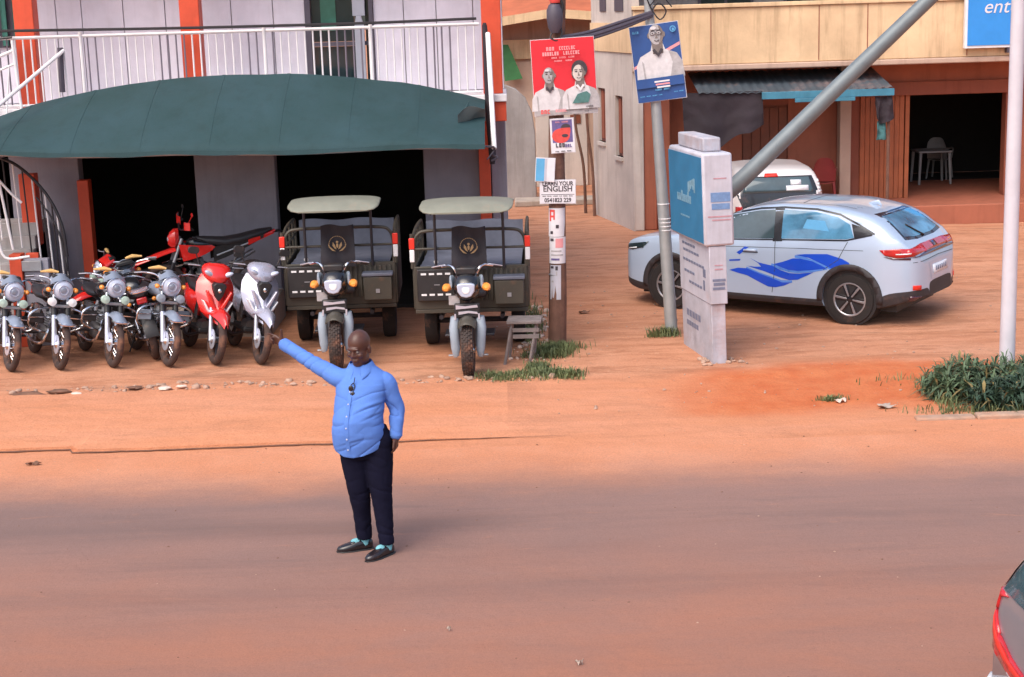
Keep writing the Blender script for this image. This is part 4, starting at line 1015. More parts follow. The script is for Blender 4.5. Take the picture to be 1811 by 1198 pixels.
def mark(a0, a1, z0, z1, m, side='L', par=ub, d=.0):
    if side == 'L': pyl(a0, a1, -.0815 - d, -.079, z0, z1, 'print', m, 0, par)
    elif side == 'l': pyl(a0, a1, -.0165, -.0125, z0, z1, 'print', m, 0, par)
    elif side == 'F': pyl(-.0545, -.051, a0, a1, z0, z1, 'print', m, 0, par)
    elif side == 'f': pyl(-.0295, -.026, a0, a1, z0, z1, 'print', m, 0, par)
    elif side == 'b': pyl(a0, a1, -.0035, -.0005, z0, z1, 'print', m, 0, py_)
for k in range(7): mark(.42 + k * .085, .475 + k * .085, 1.88 + .0 * k, 1.97 + (.04 if k in (1, 4) else 0), 'mark_faint')
for k in range(6): mark(.24 + k * .05, .285 + k * .05, 2.10 - .035 * abs(k - 2) + .03 * k * 0, 2.14 + .012 * (5 - k), 'mark_faint')
for k in range(5): mark(.5 + k * .08, .55 + k * .08, 1.70, 1.72, 'mark_faint')
mark(.02, .26, 1.95, 2.06, 'mark_blue', 'F'); mark(.03, .25, 1.86, 1.93, 'mark_blue', 'F'); mark(.03, .26, 1.73, 1.745, 'mark_rose', 'F'); mark(-.02, .27, 1.77, 1.785, 'mark_rose', 'F'); mark(.06, .22, 2.22, 2.232, 'mark_rose', 'F')
for k, (a0, a1, z) in enumerate(((.55, 1.1, 1.32), (.4, 1.1, 1.24), (.2, 1.1, 1.12), (.6, 1.1, .98), (.3, .95, .86))):
    n_ = int((a1 - a0) / .11)
    for j in range(n_): mark(a0 + j * .11, a0 + j * .11 + .085, z, z + .03, 'mark_slate', 'l', lo)
mark(.14, .24, 1.02, 1.12, 'mark_slate', 'l', lo); mark(.18, .24, .86, .98, 'mark_slate', 'l', lo)
mark(.02, .18, 1.0, 1.03, 'mark_slate', 'f', lo); mark(.03, .17, .95, .985, 'mark_slate', 'f', lo); mark(.02, .17, .9, .93, 'mark_slate', 'f', lo); mark(.05, .15, 1.14, 1.155, 'mark_rose', 'f', lo); mark(.05, .15, 1.19, 1.2, 'mark_rose', 'f', lo)
for k in range(5): mark(.45 + k * .12, .54 + k * .12, .42, .50, 'mark_slate', 'b'); mark(.55 + k * .1, .63 + k * .1, .3, .36, 'mark_slate', 'b')
b = MB(); rng = random.Random(5)
for k in range(26):
    q = Vector((2.40, 18.5)) + ax * rng.uniform(-.12, .3) + nx * rng.choice((rng.uniform(-.12, 0), rng.uniform(.15, .45)))
    r_ = rock(rng, rng.uniform(.015, .05)); b.add([v + Vector((q.x, q.y, ground_z(q.x, q.y) + .01)) for v in r_.v], r_.f)
tag(b.build('pylon_rubble', 'stone', ang=60), 'crumbled stones round the foot of the sign pylon', 'rubble', kind='stuff')

# ------------------------------------------------------------------ bent grey lamp pole behind the pylon
bl = thing('bent_pole', 'thick grey steel pole bent over to the right above the cars', 'pole', (2.5, 19.98, 0))
part(MB().tube(catmull([(2.50, 20.05, -.2), (2.49, 20.05, .7), (2.50, 20.05, 1.35), (2.60, 20.04, 1.70), (3.03, 20.0, 2.09), (4.15, 20.0, 3.14), (5.28, 20.0, 4.19), (6.6, 20.0, 5.42)], 6), [.12, .12, .118, .115, .108, .10, .09, .08], 16), 'shaft', 'pole_grey', bl, ang=60)
part(MB().box((2.5, 20.05, .01), (.36, .36, .05)), 'base_plate', 'dull_steel', bl, bevel=.008)

# ------------------------------------------------------------------ white pole at the right edge
wpole = thing('white_pole', 'tall white steel pole rising out of the shrubs', 'pole', (5.575, 17.4, 0))
part(MB().tube([(5.575, 17.4, -.1), (5.57, 17.4, 1.2), (5.565, 17.4, 4.2), (5.56, 17.4, 6.0)], [.088, .082, .075, .07], 18), 'shaft', 'pole_white', wpole)
part(MB().lathe([(.13, .0), (.13, .03), (.10, .05), (.092, .12), (.0, .12)], (5.575, 17.4, 0), 'Z', 18), 'collar', 'pole_white', wpole)

# ------------------------------------------------------------------ kerb in front of the shrubs
for i in range(9):
    x0 = 4.1 + i * .62
    b = MB().bb(x0, x0 + .605, 15.60 - .012 * (i % 2), 15.74, -.03, .062 - .03 * max(0, 1 - i * .5))
    tag(b.build('kerb', 'kerb_concrete', bevel=.02), kind='structure')

# ------------------------------------------------------------------ shrubs and grass
def shrub(label, cx, cy, rx, ry, h, n, seed, m='leaf'):
    t = thing('shrub', label, 'shrub', (cx, cy, 0), 0, 'roadside shrubs'); r = random.Random(seed); b = MB(); st_ = MB(); dry = MB()
    heads = []
    for k in range(int(n / 26)):
        a = r.uniform(0, 2 * PI); q = math.sqrt(r.random())
        hx, hy = rx * q * math.cos(a), ry * q * math.sin(a)
        hz = h * (.25 + .75 * math.sqrt(max(0, 1 - q * q * .8))) * r.uniform(.55, 1.0)
        heads.append((hx, hy, hz)); st_.tube([(hx * .4, hy * .4, -.02), (hx * .8, hy * .8, hz * .5), (hx, hy, hz)], [.014, .01, .005], 5)
        for j in range(26):                                  # rosette of narrow strap leaves
            az = r.uniform(0, 2 * PI); el = r.uniform(-.5, 1.35); L_ = r.uniform(.08, .28); w = r.uniform(.005, .018)
            d = Vector((math.cos(az) * math.cos(el), math.sin(az) * math.cos(el), math.sin(el))); s_ = d.cross(Vector((0, 0, 1)))
            s_ = s_.normalized() if s_.length > .01 else Vector((1, 0, 0))
            o = Vector((hx, hy, hz - r.uniform(0, .16))); p1 = o + d * L_ * .5; p2 = o + d * L_ - Vector((0, 0, L_ * .35))
            (dry if r.random() < .06 + .10 * (o.z < h * .4) else b).add([o - s_ * w * .4, o + s_ * w * .4, p1 + s_ * w, p1 - s_ * w, p2], [(0, 1, 2, 3), (3, 2, 4)])
    for v in b.v + dry.v: v.z = max(v.z, .01)
    b.build('foliage', m, t, smooth=False, recalc=False); st_.build('stem', 'stem', t)
    if dry.f: dry.build('dry_leaves', 'leaf_dry', t, smooth=False, recalc=False)
shrub('broad dark green spiky shrub at the left end of the roadside bed', 4.98, 16.62, .52, .45, .38, 2500, 1)
shrub('green spiky shrub growing round the foot of the white pole', 5.52, 16.75, .42, .5, .32, 1900, 2, 'leaf')
shrub('dark shrub with arching leaves at the right edge near the kerb', 5.62, 16.15, .5, .36, .33, 2000, 3, 'leaf_dark')
shrub('small dark shrub in the front of the roadside bed above the kerb', 5.1, 16.1, .36, .26, .27, 1200, 4, 'leaf_dark')
shrub('far green shrub behind the white pole at the right edge', 6.15, 16.9, .5, .5, .42, 2200, 5)
def grass_patch(name, label, spots, n, seed, m='grass', hh=.10):
    r = random.Random(seed); b = MB()
    for k in range(n):
        cx, cy, sx, sy = r.choice(spots); x, y = r.gauss(cx, sx), r.gauss(cy, sy); z = ground_z(x, y) - .005 + (.02 if (y < 17.85 and x < .9) else 0)
        az = r.uniform(0, 2 * PI); h = hh * r.uniform(.35, 1.1); w = r.uniform(.003, .008); dx, dy = math.cos(az), math.sin(az); ln_ = h * r.uniform(.2, .9)
        o = Vector((x, y, z)); s_ = Vector((-dy, dx, 0)) * w; p1 = o + Vector((dx * ln_ * .4, dy * ln_ * .4, h * .7)); p2 = o + Vector((dx * ln_, dy * ln_, h))
        b.add([o - s_, o + s_, p1 + s_ * .8, p1 - s_ * .8, p2], [(0, 1, 2, 3), (3, 2, 4)])
    return tag(b.build(name, m, smooth=False, recalc=False), label, 'grass', kind='stuff')
grass_patch('grass', 'low green weeds growing round the foot of the wooden pole', [(.57, 19.6, .14, .08), (.45, 19.2, .14, .10), (.55, 19.4, .10, .08)], 1500, 1, 'grass', .12)
grass_patch('grass', 'low weeds in the dirt in front of the wooden bench', [(.15, 18.05, .22, .10), (.42, 18.15, .14, .10), (.62, 18.02, .10, .07), (.3, 18.5, .08, .12), (-.15, 18.05, .12, .07)], 2300, 2, 'grass', .09)
grass_patch('grass', 'dry grass tuft at the foot of the leaning metal pole', [(2.05, 20.2, .06, .05), (1.92, 20.22, .07, .05)], 420, 3, 'grass', .14)
grass_patch('grass', 'sparse weeds beside the cargo tricycle', [(.3, 21.5, .08, .6), (.25, 20.5, .06, .4)], 500, 4, 'grass', .16)
grass_patch('grass', 'ragged low weeds spreading round the roadside shrubs', [(4.62, 16.3, .07, .15), (4.75, 15.95, .3, .08), (5.3, 15.85, .4, .05), (4.6, 16.8, .08, .15), (5.0, 17.3, .4, .1)], 1100, 6, 'grass', .10)
grass_patch('grass', 'small weed patch on the red bank', [(3.42, 16.55, .08, .03)], 220, 5, 'grass', .07)

# ------------------------------------------------------------------ small wooden bench beside the right tricycle
bn = thing('wooden_bench', 'small grey wooden bench beside the right cargo tricycle', 'bench', (.16, 18.95, 0), rad(-4))
for k in range(3): MB().box((0, -.13 + k * .13, .52), (.42, .12, .035)).build('plank', 'bench_wood', bn, bevel=.006)
for x in (-.15, .15):
    MB().tube([(x, -.12, .50), (x - .10, -.16, -.02)], .02, 6).build('leg', 'bench_wood', bn)
    MB().tube([(x, .12, .50), (x - .06, .16, -.02)], .02, 6).build('leg', 'bench_wood', bn)
for z in (.42, .34): MB().box((.02, -.14, z), (.32, .02, .05)).build('apron_board', 'bench_wood', bn, bevel=.004)

# ------------------------------------------------------------------ cars
def pchip(xs, ys):
    xs, ys = np.array(xs, float), np.array(ys, float); o = np.argsort(xs); xs, ys = xs[o], ys[o]
    h = np.diff(xs); d = np.diff(ys) / h; m = np.zeros(len(xs)); m[0], m[-1] = d[0], d[-1]
    for i in range(1, len(xs) - 1):
        if d[i - 1] * d[i] > 0:
            w1, w2 = 2 * h[i] + h[i - 1], h[i] + 2 * h[i - 1]; m[i] = (w1 + w2) / (w1 / d[i - 1] + w2 / d[i])
    def f(x):
        i = int(np.clip(np.searchsorted(xs, x) - 1, 0, len(xs) - 2)); t = (x - xs[i]) / h[i]
        return float((2 * t ** 3 - 3 * t ** 2 + 1) * ys[i] + (t ** 3 - 2 * t ** 2 + t) * h[i] * m[i] + (-2 * t ** 3 + 3 * t ** 2) * ys[i + 1] + (t ** 3 - t ** 2) * h[i] * m[i + 1])
    return f

class Car:
    def __init__(s, name, label, loc, rz, spec):
        s.t = thing(name, label, 'car', loc, rz); s.k = spec
        zt, zb, P, belt, clad = (pchip(*zip(*spec[q])) for q in ('top', 'bot', 'plan', 'belt', 'clad'))
        x0, x1 = spec['top'][0][0], spec['top'][-1][0]
        n = 64; xs = [x0 + (x1 - x0) * (.5 - .5 * math.cos(PI * i / n)) for i in range(n + 1)]
        secs = []
        for x in xs:
            p, t, z0, be, cl = P(x), zt(x), zb(x), belt(x), clad(x)
            sh = min(be, t - .035); g = max(0, t - be - .02); cl = min(cl, sh - .1)
            z0 = min(z0, cl - .06); q = min(1, g / .22)
            mid = cl + (sh - cl) * .45
            pts = [(0, z0), (.55 * p, z0), (.92 * p, z0 + .005), (.985 * p, (z0 + cl) / 2), (p * .995, cl), (p, mid), (p * .992, sh - (sh - mid) * .35), (p * .965, sh),
                   (p * (.965 - .06 * (1 - q)) - .36 * g * .5, sh + (t - sh) * (.5 if q > 0 else .6)),
                   (p * (.94 - .12 * (1 - q)) - .36 * g, t - .045 * q - .012 * (1 - q)), (p * .70 - .28 * g, t - .012 * q - .003), (p * .35 - .12 * g, t), (0, t)]
            c = [Vector((a, b_, 0)) for a, b_ in pts]
            sm = catmull(c, 3); secs.append((x, [(max(0, v.x), v.y) for v in sm]))
        m = len(secs[0][1]); b = MB(); vs = []; fs = []; mi = []
        for x, sec in secs:
            for (y, z) in sec: vs.append((x, y, z))
            for (y, z) in sec[-2:0:-1]: vs.append((x, -y, z))
        r = 2 * m - 2; row_cl = 4 * 3
        for i in range(n):
            for k in range(r):
                k2 = (k + 1) % r; kk = k if k < m - 1 else (r - 1 - k)
                fs.append((i * r + k, i * r + k2, (i + 1) * r + k2, (i + 1) * r + k)); mi.append(1 if kk < row_cl else 0)
        fs.append(tuple(range(r - 1, -1, -1))); mi.append(0); fs.append(tuple(n * r + k for k in range(r))); mi.append(spec.get('cap', 0))
        b.v = [Vector(v) for v in vs]; b.f = fs; b.mi = mi
        me = b.mesh()
        s.bvh = BVHTree.FromPolygons([v.co.copy() for v in me.vertices], [tuple(p.vertices) for p in me.polygons])
        me.materials.append(MATS[spec['paint']]); me.materials.append(MATS['cladding'])
        o = bpy.data.objects.new('tmpcar', me); COL.objects.link(o); cut = []
        for ax_ in spec['axles']:
            for sd_ in (-1, 1):
                cb_ = MB().lathe([(spec['arch'], -.28), (spec['arch'], .4)], (ax_, sd_ * (spec['hw'] - .05), spec['wr'] + .015), 'Y', 40)
                c = bpy.data.objects.new('cut', cb_.mesh()); COL.objects.link(c); cut.append(c)
                q = o.modifiers.new('b', 'BOOLEAN'); q.operation = 'DIFFERENCE'; q.object = c; q.solver = 'EXACT'
        me2 = evaluated(o)
        for c in cut: bpy.data.objects.remove(c, do_unlink=True)
        for idx, (nm, mm) in enumerate((('body', spec['paint']), ('lower_cladding', 'cladding'))):
            bm = bmesh.new(); bm.from_mesh(me2)
            bmesh.ops.delete(bm, geom=[f for f in bm.faces if (f.material_index != idx)], context='FACES')
            for f in bm.faces: f.material_index = 0
            m3 = bpy.data.meshes.new(nm); bm.to_mesh(m3); bm.free()
            mesh_obj(nm, m3, mm, s.t, ang=38)
    def patch(s, poly, name, m, d='L', off=.004, cell=.06, parent=None, label=None):
        # project a 2D outline on to the body: d is the direction one looks from ('L','R','B' rear,'F','T') or an angle
        dirs = {'L': ((1, 0, 0), (0, 0, 1), (0, -1, 0)), 'R': ((1, 0, 0), (0, 0, 1), (0, 1, 0)), 'B': ((0, 1, 0), (0, 0, 1), (1, 0, 0)), 'F': ((0, 1, 0), (0, 0, 1), (-1, 0, 0)), 'T': ((1, 0, 0), (0, 1, 0), (0, 0, -1))}
        if isinstance(d, str): ua, va, dv = (Vector(q) for q in dirs[d])
        else:
            dv = Vector((math.cos(d), math.sin(d), 0)); ua = Vector((-math.sin(d), math.cos(d), 0)); va = Vector((0, 0, 1))
        bm = bmesh.new(); f = bm.faces.new([bm.verts.new((a, b_, 0)) for a, b_ in poly]); bmesh.ops.triangulate(bm, faces=[f])
        for ax_, no in ((0, (1, 0, 0)), (1, (0, 1, 0))):
            lo_, hi = min(p[ax_] for p in poly), max(p[ax_] for p in poly)
            q = lo_ + cell
            while q < hi - .002:
                co = [0, 0, 0]; co[ax_] = q
                bmesh.ops.bisect_plane(bm, geom=bm.verts[:] + bm.edges[:] + bm.faces[:], plane_co=co, plane_no=no); q += cell
        for v in bm.verts:
            p = ua * v.co.x + va * v.co.y - dv * 6
            h, nn, i, dist = s.bvh.ray_cast(p, dv)
            if h is None:
                h, nn, i, dist = s.bvh.find_nearest(ua * v.co.x + va * v.co.y - dv * 1.2)
            if nn.dot(dv) > 0: nn = -nn
            v.co = h + nn * off
        bmesh.ops.recalc_face_normals(bm, faces=bm.faces[:])
        fs = bm.faces[:]
        if sum(f.normal.dot(dv) for f in fs) > 0: bmesh.ops.reverse_faces(bm, faces=fs)
        me = bpy.data.meshes.new(name); bm.to_mesh(me); bm.free()
        o = mesh_obj(name, me, m, parent or s.t, ang=50)
        if off > .008:
            so = o.modifiers.new('thick', 'SOLIDIFY'); so.thickness = off + .004; so.offset = -1
        if label: o['label'] = label
        return o
    def both(s, poly, name, m, **k): return [s.patch(poly, name, m, d, **k) for d in 'LR']
    def strip(s, pts, w, name, m, d='L', **k):
        for (a, b_) in zip(pts[:-1], pts[1:]):
            u = (Vector(b_) - Vector(a)).normalized(); nrm = Vector((-u.y, u.x)) * w / 2; e = u * w * .4
            pl = [Vector(a) - nrm - e, Vector(b_) - nrm + e, Vector(b_) + nrm + e, Vector(a) + nrm - e]
            s.patch([(q.x, q.y) for q in pl], name, m, d, cell=.1, **k)
    def wheels(s, track, style='six'):
        k = s.k; R = k['wr']; w = .20
        for ax_ in k['axles']:
            for sd_ in (-1, 1):
                y = sd_ * track
                prof = [(R * .66, -w * .5), (R * .80, -w * .52), (R * .94, -w * .5), (R * .99, -w * .36), (R, -w * .15), (R, w * .15), (R * .99, w * .36), (R * .94, w * .5), (R * .80, w * .52), (R * .66, w * .5)]
                wh = MB().lathe(prof, (0, 0, 0), 'Y', 36, True).build('wheel', 'tyre_dark', s.t, loc=(ax_, y, R - .006))
                MB().lathe([(R * .60, -w * .3), (R * .68, -w * .5), (R * .68, w * .5), (R * .60, w * .3), (R * .2, w * .1 * sd_), (R * .2, 0)], (0, 0, 0), 'Y', 32, True).build('rim', 'black_metal', wh)
                r_ = MB(); yo = sd_ * w * .42
                r_.lathe([(R * .595, yo - .012), (R * .665, yo - .012), (R * .665, yo + .012), (R * .62, yo + .014), (R * .595, yo + .008)], (0, 0, 0), 'Y', 36, True).build('rim_edge', 'alloy', wh)
                for j in range(6):
                    a = j * PI / 3 + .15; sp = MB(); ca, sa = math.cos(a), math.sin(a)
                    for e, (wi, wo, mm, dy) in enumerate(((.030, .044, 'black_gloss', 0), (.010, .016, 'alloy', .006))):
                        sp = MB(); q = []
                        for rr, ww in ((R * .12, wi), (R * .62, wo)):
                            for u in (-1, 1): q.append((ca * rr - sa * ww * u, sa * rr + ca * ww * u))
                        q = [q[0], q[2], q[3], q[1]]
                        sp.prism(q, yo - .015 * sd_ + dy * sd_, yo + (.004 + dy) * sd_, 'Y').build('spoke', mm, wh, bevel=.002)
                MB().lathe([(0, yo + .01 * sd_), (R * .12, yo + .008 * sd_), (R * .15, yo - .02 * sd_)], (0, 0, 0), 'Y', 18).build('hub', 'black_gloss', wh)
        for ax_ in k['axles']:
            for sd_ in (-1, 1):      # inner arch liner
                MB().lathe([(k['arch'] - .004, -.25), (k['arch'] - .004, .13)], (ax_, sd_ * (k['hw'] - .16), R + .015), 'Y', 36, False).build('arch_liner', 'black_plastic', s.t)
    def arch_trim(s, r0, r1, a0=-8, a1=188):
        for ax_ in s.k['axles']:
            zc = s.k['wr'] + .015
            arc = [rad(a0 + (a1 - a0) * j / 24) for j in range(25)]
            pl = [(ax_ + r1 * math.cos(t), zc + r1 * math.sin(t)) for t in arc] + [(ax_ + r0 * math.cos(t), zc + r0 * math.sin(t)) for t in reversed(arc)]
            s.both(pl, 'arch_trim', 'cladding', off=.012, cell=.12)

suv = Car('suv', 'silver blue SUV with blue wave graphics parked in the dirt yard', (3.89, 22.05, 0), rad(145.5), dict(
    top=[(2.24, .60), (2.21, .80), (2.10, .93), (1.75, 1.02), (1.30, 1.08), (1.0, 1.15), (.45, 1.41), (.1, 1.51), (-.35, 1.555), (-.9, 1.55), (-1.35, 1.49), (-1.62, 1.41), (-1.95, 1.17), (-2.06, 1.07), (-2.16, .97), (-2.215, .80), (-2.235, .58)],
    bot=[(2.24, .30), (1.9, .22), (0, .20), (-1.6, .22), (-2.235, .38)],
    plan=[(2.24, .50), (2.18, .66), (2.05, .78), (1.75, .865), (1.2, .90), (0, .905), (-1.2, .91), (-1.75, .89), (-2.0, .83), (-2.12, .755), (-2.19, .63), (-2.235, .42)],
    belt=[(2.24, 1.0), (1.0, 1.02), (0, 1.04), (-1.0, 1.07), (-1.6, 1.12), (-2.235, 1.16)],
    clad=[(2.24, .40), (1.8, .34), (0, .31), (-1.5, .32), (-1.9, .46), (-2.235, .50)],
    axles=(1.36, -1.32), arch=.385, wr=.345, hw=.90, paint='suv_paint', cap=1))
suv.wheels(.79); suv.arch_trim(.375, .455)
suv.both([(.98, 1.045), (.47, 1.36), (.05, 1.44), (-.18, 1.46), (-.22, 1.09), (.3, 1.065)], 'side_window', 'glass_car', off=.004)
suv.both([(-.33, 1.095), (-.30, 1.465), (-.75, 1.46), (-1.10, 1.405), (-1.28, 1.32), (-1.36, 1.16), (-1.25, 1.135)], 'side_window', 'glass_film', off=.004)
suv.both([(-.205, 1.05), (-.17, 1.475), (-.31, 1.48), (-.345, 1.06)], 'door_pillar', 'black_gloss', off=.003)
suv.both([(-1.30, 1.335), (-1.365, 1.155), (-1.26, 1.13), (-1.52, 1.19), (-1.62, 1.215), (-1.45, 1.30)], 'quarter_trim', 'black_gloss', off=.003)
suv.strip([(1.0, 1.035), (.3, 1.05), (-.22, 1.075), (-1.25, 1.118), (-1.6, 1.205)], .018, 'window_trim', 'black_gloss', 'L', off=.006)
suv.strip([(1.0, 1.035), (.3, 1.05), (-.22, 1.075), (-1.25, 1.118), (-1.6, 1.205)], .018, 'window_trim', 'black_gloss', 'R', off=.006)
suv.strip([(.98, 1.055), (.46, 1.385), (.05, 1.465), (-.3, 1.495), (-.78, 1.49), (-1.12, 1.44), (-1.4, 1.33), (-1.63, 1.22)], .022, 'window_trim', 'black_gloss', 'L', off=.005)
for pl in ([(-.245, 1.07), (-.255, .7), (-.215, .36)], [(1.02, 1.03), (1.0, .7), (.93, .36)], [(-1.28, 1.1), (-1.16, .86), (-.96, .72)]):
    suv.strip(pl, .009, 'door_gap', 'seam', 'L', off=.0035); suv.strip(pl, .009, 'door_gap', 'seam', 'R', off=.0035)
for d_ in 'LR':
    suv.strip([(.95, .93), (.2, .955), (-.6, .98), (-1.5, 1.0)], .007, 'crease', 'seam', d_, off=.002)
    suv.patch([(.02, .90), (.21, .895), (.21, .925), (.02, .932)], 'door_handle', 'suv_paint', d_, off=.022)
    suv.patch([(.0, .885), (.23, .88), (.23, .895), (.0, .90)], 'handle_shadow_gap', 'seam', d_, off=.004)
# blue wave graphics
def px2(pl):
    out = []
    for x, y in pl:
        gyy = 870 - (1167 - x) * .0966; scl = (388 - (1167 - x) * .028) * 1.045
        out.append((-1.32 + (1167 - x) * .00287, (gyy - y) / scl))
    return out
for pl in ([(940, 150), (1050, 140), (1310, 140), (1480, 195), (1560, 240), (1585, 285), (1490, 290), (1370, 315), (1250, 255), (1100, 185)],
           [(670, 262), (780, 235), (900, 195), (990, 200), (1130, 230), (1230, 278), (1300, 315), (1130, 335), (960, 346), (840, 330), (740, 292)],
           [(370, 195), (480, 250), (650, 290), (740, 340), (850, 376), (960, 384), (1140, 366), (1050, 410), (950, 455), (850, 460), (740, 428), (560, 358), (340, 290), (430, 300), (510, 300), (470, 255)],
           [(110, 345), (220, 320), (330, 328), (480, 390), (640, 448), (760, 496), (870, 498), (780, 535), (680, 555), (590, 545), (480, 490), (330, 410), (200, 375)],
           [(190, 105), (250, 70), (290, 35), (345, 45), (310, 62), (360, 90), (330, 105), (280, 90), (230, 130)], [(100, 200), (240, 195), (230, 215), (100, 218)]):
    pl = [(517.4 + x * .41272, 431.2 + y * .41272) for x, y in pl]
    cx_, cy_ = sum(p[0] for p in pl) / len(pl), sum(p[1] for p in pl) / len(pl)
    q = px2([(cx_ + (x - cx_) * 1.03, cy_ + (y - cy_) * 1.10) for x, y in pl])
    suv.patch(q, 'wave_graphic', 'decal_blue', 'L', off=.0035, cell=.08); suv.patch(q, 'wave_graphic', 'decal_blue', 'R', off=.0035, cell=.08)
suv.both([(-.62, 1.24), (-.66, 1.36), (-.92, 1.35), (-1.0, 1.22)], 'sticker', 'print_blue', off=.006)
def wmap(pts): return px2([(517.4 + x * .41272, 431.2 + y * .41272) for x, y in pts])
for ln in ([(930, 165), (1040, 186), (1150, 230), (1250, 272), (1350, 318)], [(640, 270), (740, 316), (850, 351), (960, 364), (1140, 350), (1300, 320)], [(325, 315), (480, 385), (640, 444), (760, 488), (880, 492)]):
    for d_ in 'LR': suv.strip(wmap(ln), .034, 'wave_line', 'decal_line', d_, off=.0028)
# rear
suv.patch([(-.60, 1.17), (-.50, 1.41), (.50, 1.41), (.60, 1.17), (.3, 1.14), (-.3, 1.14)], 'rear_window', 'glass_film', 'B', off=.004)
suv.patch([(-.66, 1.135), (-.53, 1.44), (.53, 1.44), (.66, 1.135), (.3, 1.11), (-.3, 1.11)], 'rear_window_surround', 'black_gloss', 'B', off=.0015)
suv.patch([(-.80, .95), (-.78, 1.03), (-.4, 1.055), (.4, 1.055), (.78, 1.03), (.80, .95), (.4, .97), (-.4, .97)], 'tail_lamp', 'tail_red', 'B', off=.014, cell=.05)
suv.patch([(-.78, .925), (.78, .925), (.4, .965), (-.4, .965)], 'tail_lamp_base', 'tail_dark', 'B', off=.010)
for sd_, d_ in ((1, 'L'), (-1, 'R')):
    suv.patch([(-1.72, 1.02), (-1.98, 1.045), (-2.12, 1.03), (-2.14, .94), (-1.95, .925), (-1.80, .95)], 'tail_lamp', 'tail_red', d_, off=.012, cell=.05)
    suv.patch([(-1.78, .935), (-2.10, .925), (-2.1, .90), (-1.9, .905)], 'tail_lamp_base', 'tail_dark', d_, off=.010, cell=.05)
    suv.patch([(-1.93, .965), (-2.10, .97), (-2.10, .985), (-1.93, .98)], 'lamp_strip', 'lens_white', d_, off=.016, cell=.05)
    suv.patch([(sd_ * .62, .49), (sd_ * .74, .50), (sd_ * .74, .56), (sd_ * .62, .55)], 'reflector', 'reflect_red', 'B', off=.012)
    suv.patch([(sd_ * .60, .34), (sd_ * .76, .36), (sd_ * .76, .42), (sd_ * .60, .40)], 'fog_lamp', 'tail_dark', 'B', off=.012)
suv.patch([(-.26, .66), (.26, .66), (.26, .775), (-.26, .775)], 'number_plate', 'plate_white', 'B', off=.014)
suv.patch([(-.34, .60), (.34, .60), (.38, .82), (-.38, .82)], 'plate_recess', 'suv_paint', 'B', off=.004)
for k in range(6): suv.patch([(-.20 + k * .07, .69), (-.165 + k * .07, .69), (-.165 + k * .07, .745), (-.20 + k * .07, .745)], 'plate_mark', 'mark_slate', 'B', off=.018)
suv.patch([(-.08, .985), (.08, .985), (.08, 1.045), (-.08, 1.045)], 'emblem', 'tail_dark', 'B', off=.018)
suv.strip([(-.74, .86), (0, .88), (.74, .86)], .008, 'hatch_gap', 'seam', 'B', off=.003)
suv.strip([(.05, 1.13), (.16, 1.2), (.25, 1.27)], .018, 'wiper', 'black_plastic', 'B', off=.02)
suv.patch([(-.5, -.5), (-.5, .5), (-.48, .5), (-.48, -.5)], 'roof_seam', 'seam', 'T', off=.002, cell=.2)
for sd_ in (-1, 1): suv.patch([(.1, sd_ * .50), (-1.25, sd_ * .50), (-1.25, sd_ * .515), (.1, sd_ * .515)], 'roof_seam', 'seam', 'T', off=.002, cell=.15)
MB().loft([(-1.20, 0, 1.50, .012, .01), (-1.28, 0, 1.52, .014, .025), (-1.36, 0, 1.53, .010, .035), (-1.40, 0, 1.49, .008, .01)], 10).build('antenna', 'suv_paint', suv.t)
# front
for sd_, d_ in ((1, 'L'), (-1, 'R')):
    suv.patch([(2.16, .86), (1.98, .895), (1.72, .935), (1.82, .845), (2.02, .80), (2.17, .79)], 'headlight', 'glass_dark', d_, off=.010, cell=.05)
    suv.patch([(2.10, .80), (1.93, .83), (1.93, .845), (2.10, .815)], 'daylight_strip', 'lens_white', d_, off=.014, cell=.05)
    mb_ = MB().loft([(.84, sd_ * .96, 1.09, .02, .03), (.88, sd_ * 1.0, 1.10, .10, .07), (.95, sd_ * 1.0, 1.10, .10, .075), (1.02, sd_ * .99, 1.095, .05, .04)], 16, 2.6)
    mr_ = mb_.build('wing_mirror', 'suv_paint', suv.t)
    MB().box((.86, sd_ * 1.0, 1.10), (.012, .15, .10)).build('mirror_glass', 'chrome', mr_, bevel=.01)
suv.patch([(-.45, .62), (.45, .62), (.40, .80), (-.40, .80)], 'grille', 'black_plastic', 'F', off=.01)
suv.patch([(-.45, 1.13), (-.62, 1.06), (.62, 1.06), (.48, 1.40), (-.48, 1.40)], 'windscreen', 'glass_car', 'F', off=.004)
MB().bb(-1.9, 1.9, -.7, .7, .18, .30).build('underbody', 'black_plastic', suv.t)

# white hatchback seen over the roof of the SUV
wc = Car('white_hatchback', 'white car with black tailgate parked behind the SUV', (4.62, 28.9, 0), rad(90), dict(
    top=[(2.0, .60), (1.95, .78), (1.7, .92), (1.1, 1.0), (.75, 1.1), (.2, 1.36), (-.3, 1.43), (-1.2, 1.43), (-1.62, 1.385), (-1.84, 1.25), (-1.96, 1.0), (-2.0, .75)],
    bot=[(2.0, .3), (1.6, .22), (0, .2), (-1.5, .22), (-2.0, .34)],
    plan=[(2.0, .5), (1.85, .7), (1.4, .82), (0, .845), (-1.4, .84), (-1.8, .80), (-2.0, .66)],
    belt=[(2.0, .95), (0, .98), (-2.0, 1.02)], clad=[(2.0, .36), (0, .28), (-1.6, .3), (-2.0, .42)],
    axles=(1.25, -1.2), arch=.35, wr=.31, hw=.84, paint='white_car_paint'))
wc.wheels(.73)
wc.patch([(-.70, .99), (-.60, 1.285), (.60, 1.285), (.70, .99), (.6, .74), (-.6, .74)], 'tailgate', 'black_gloss', 'B', off=.004)
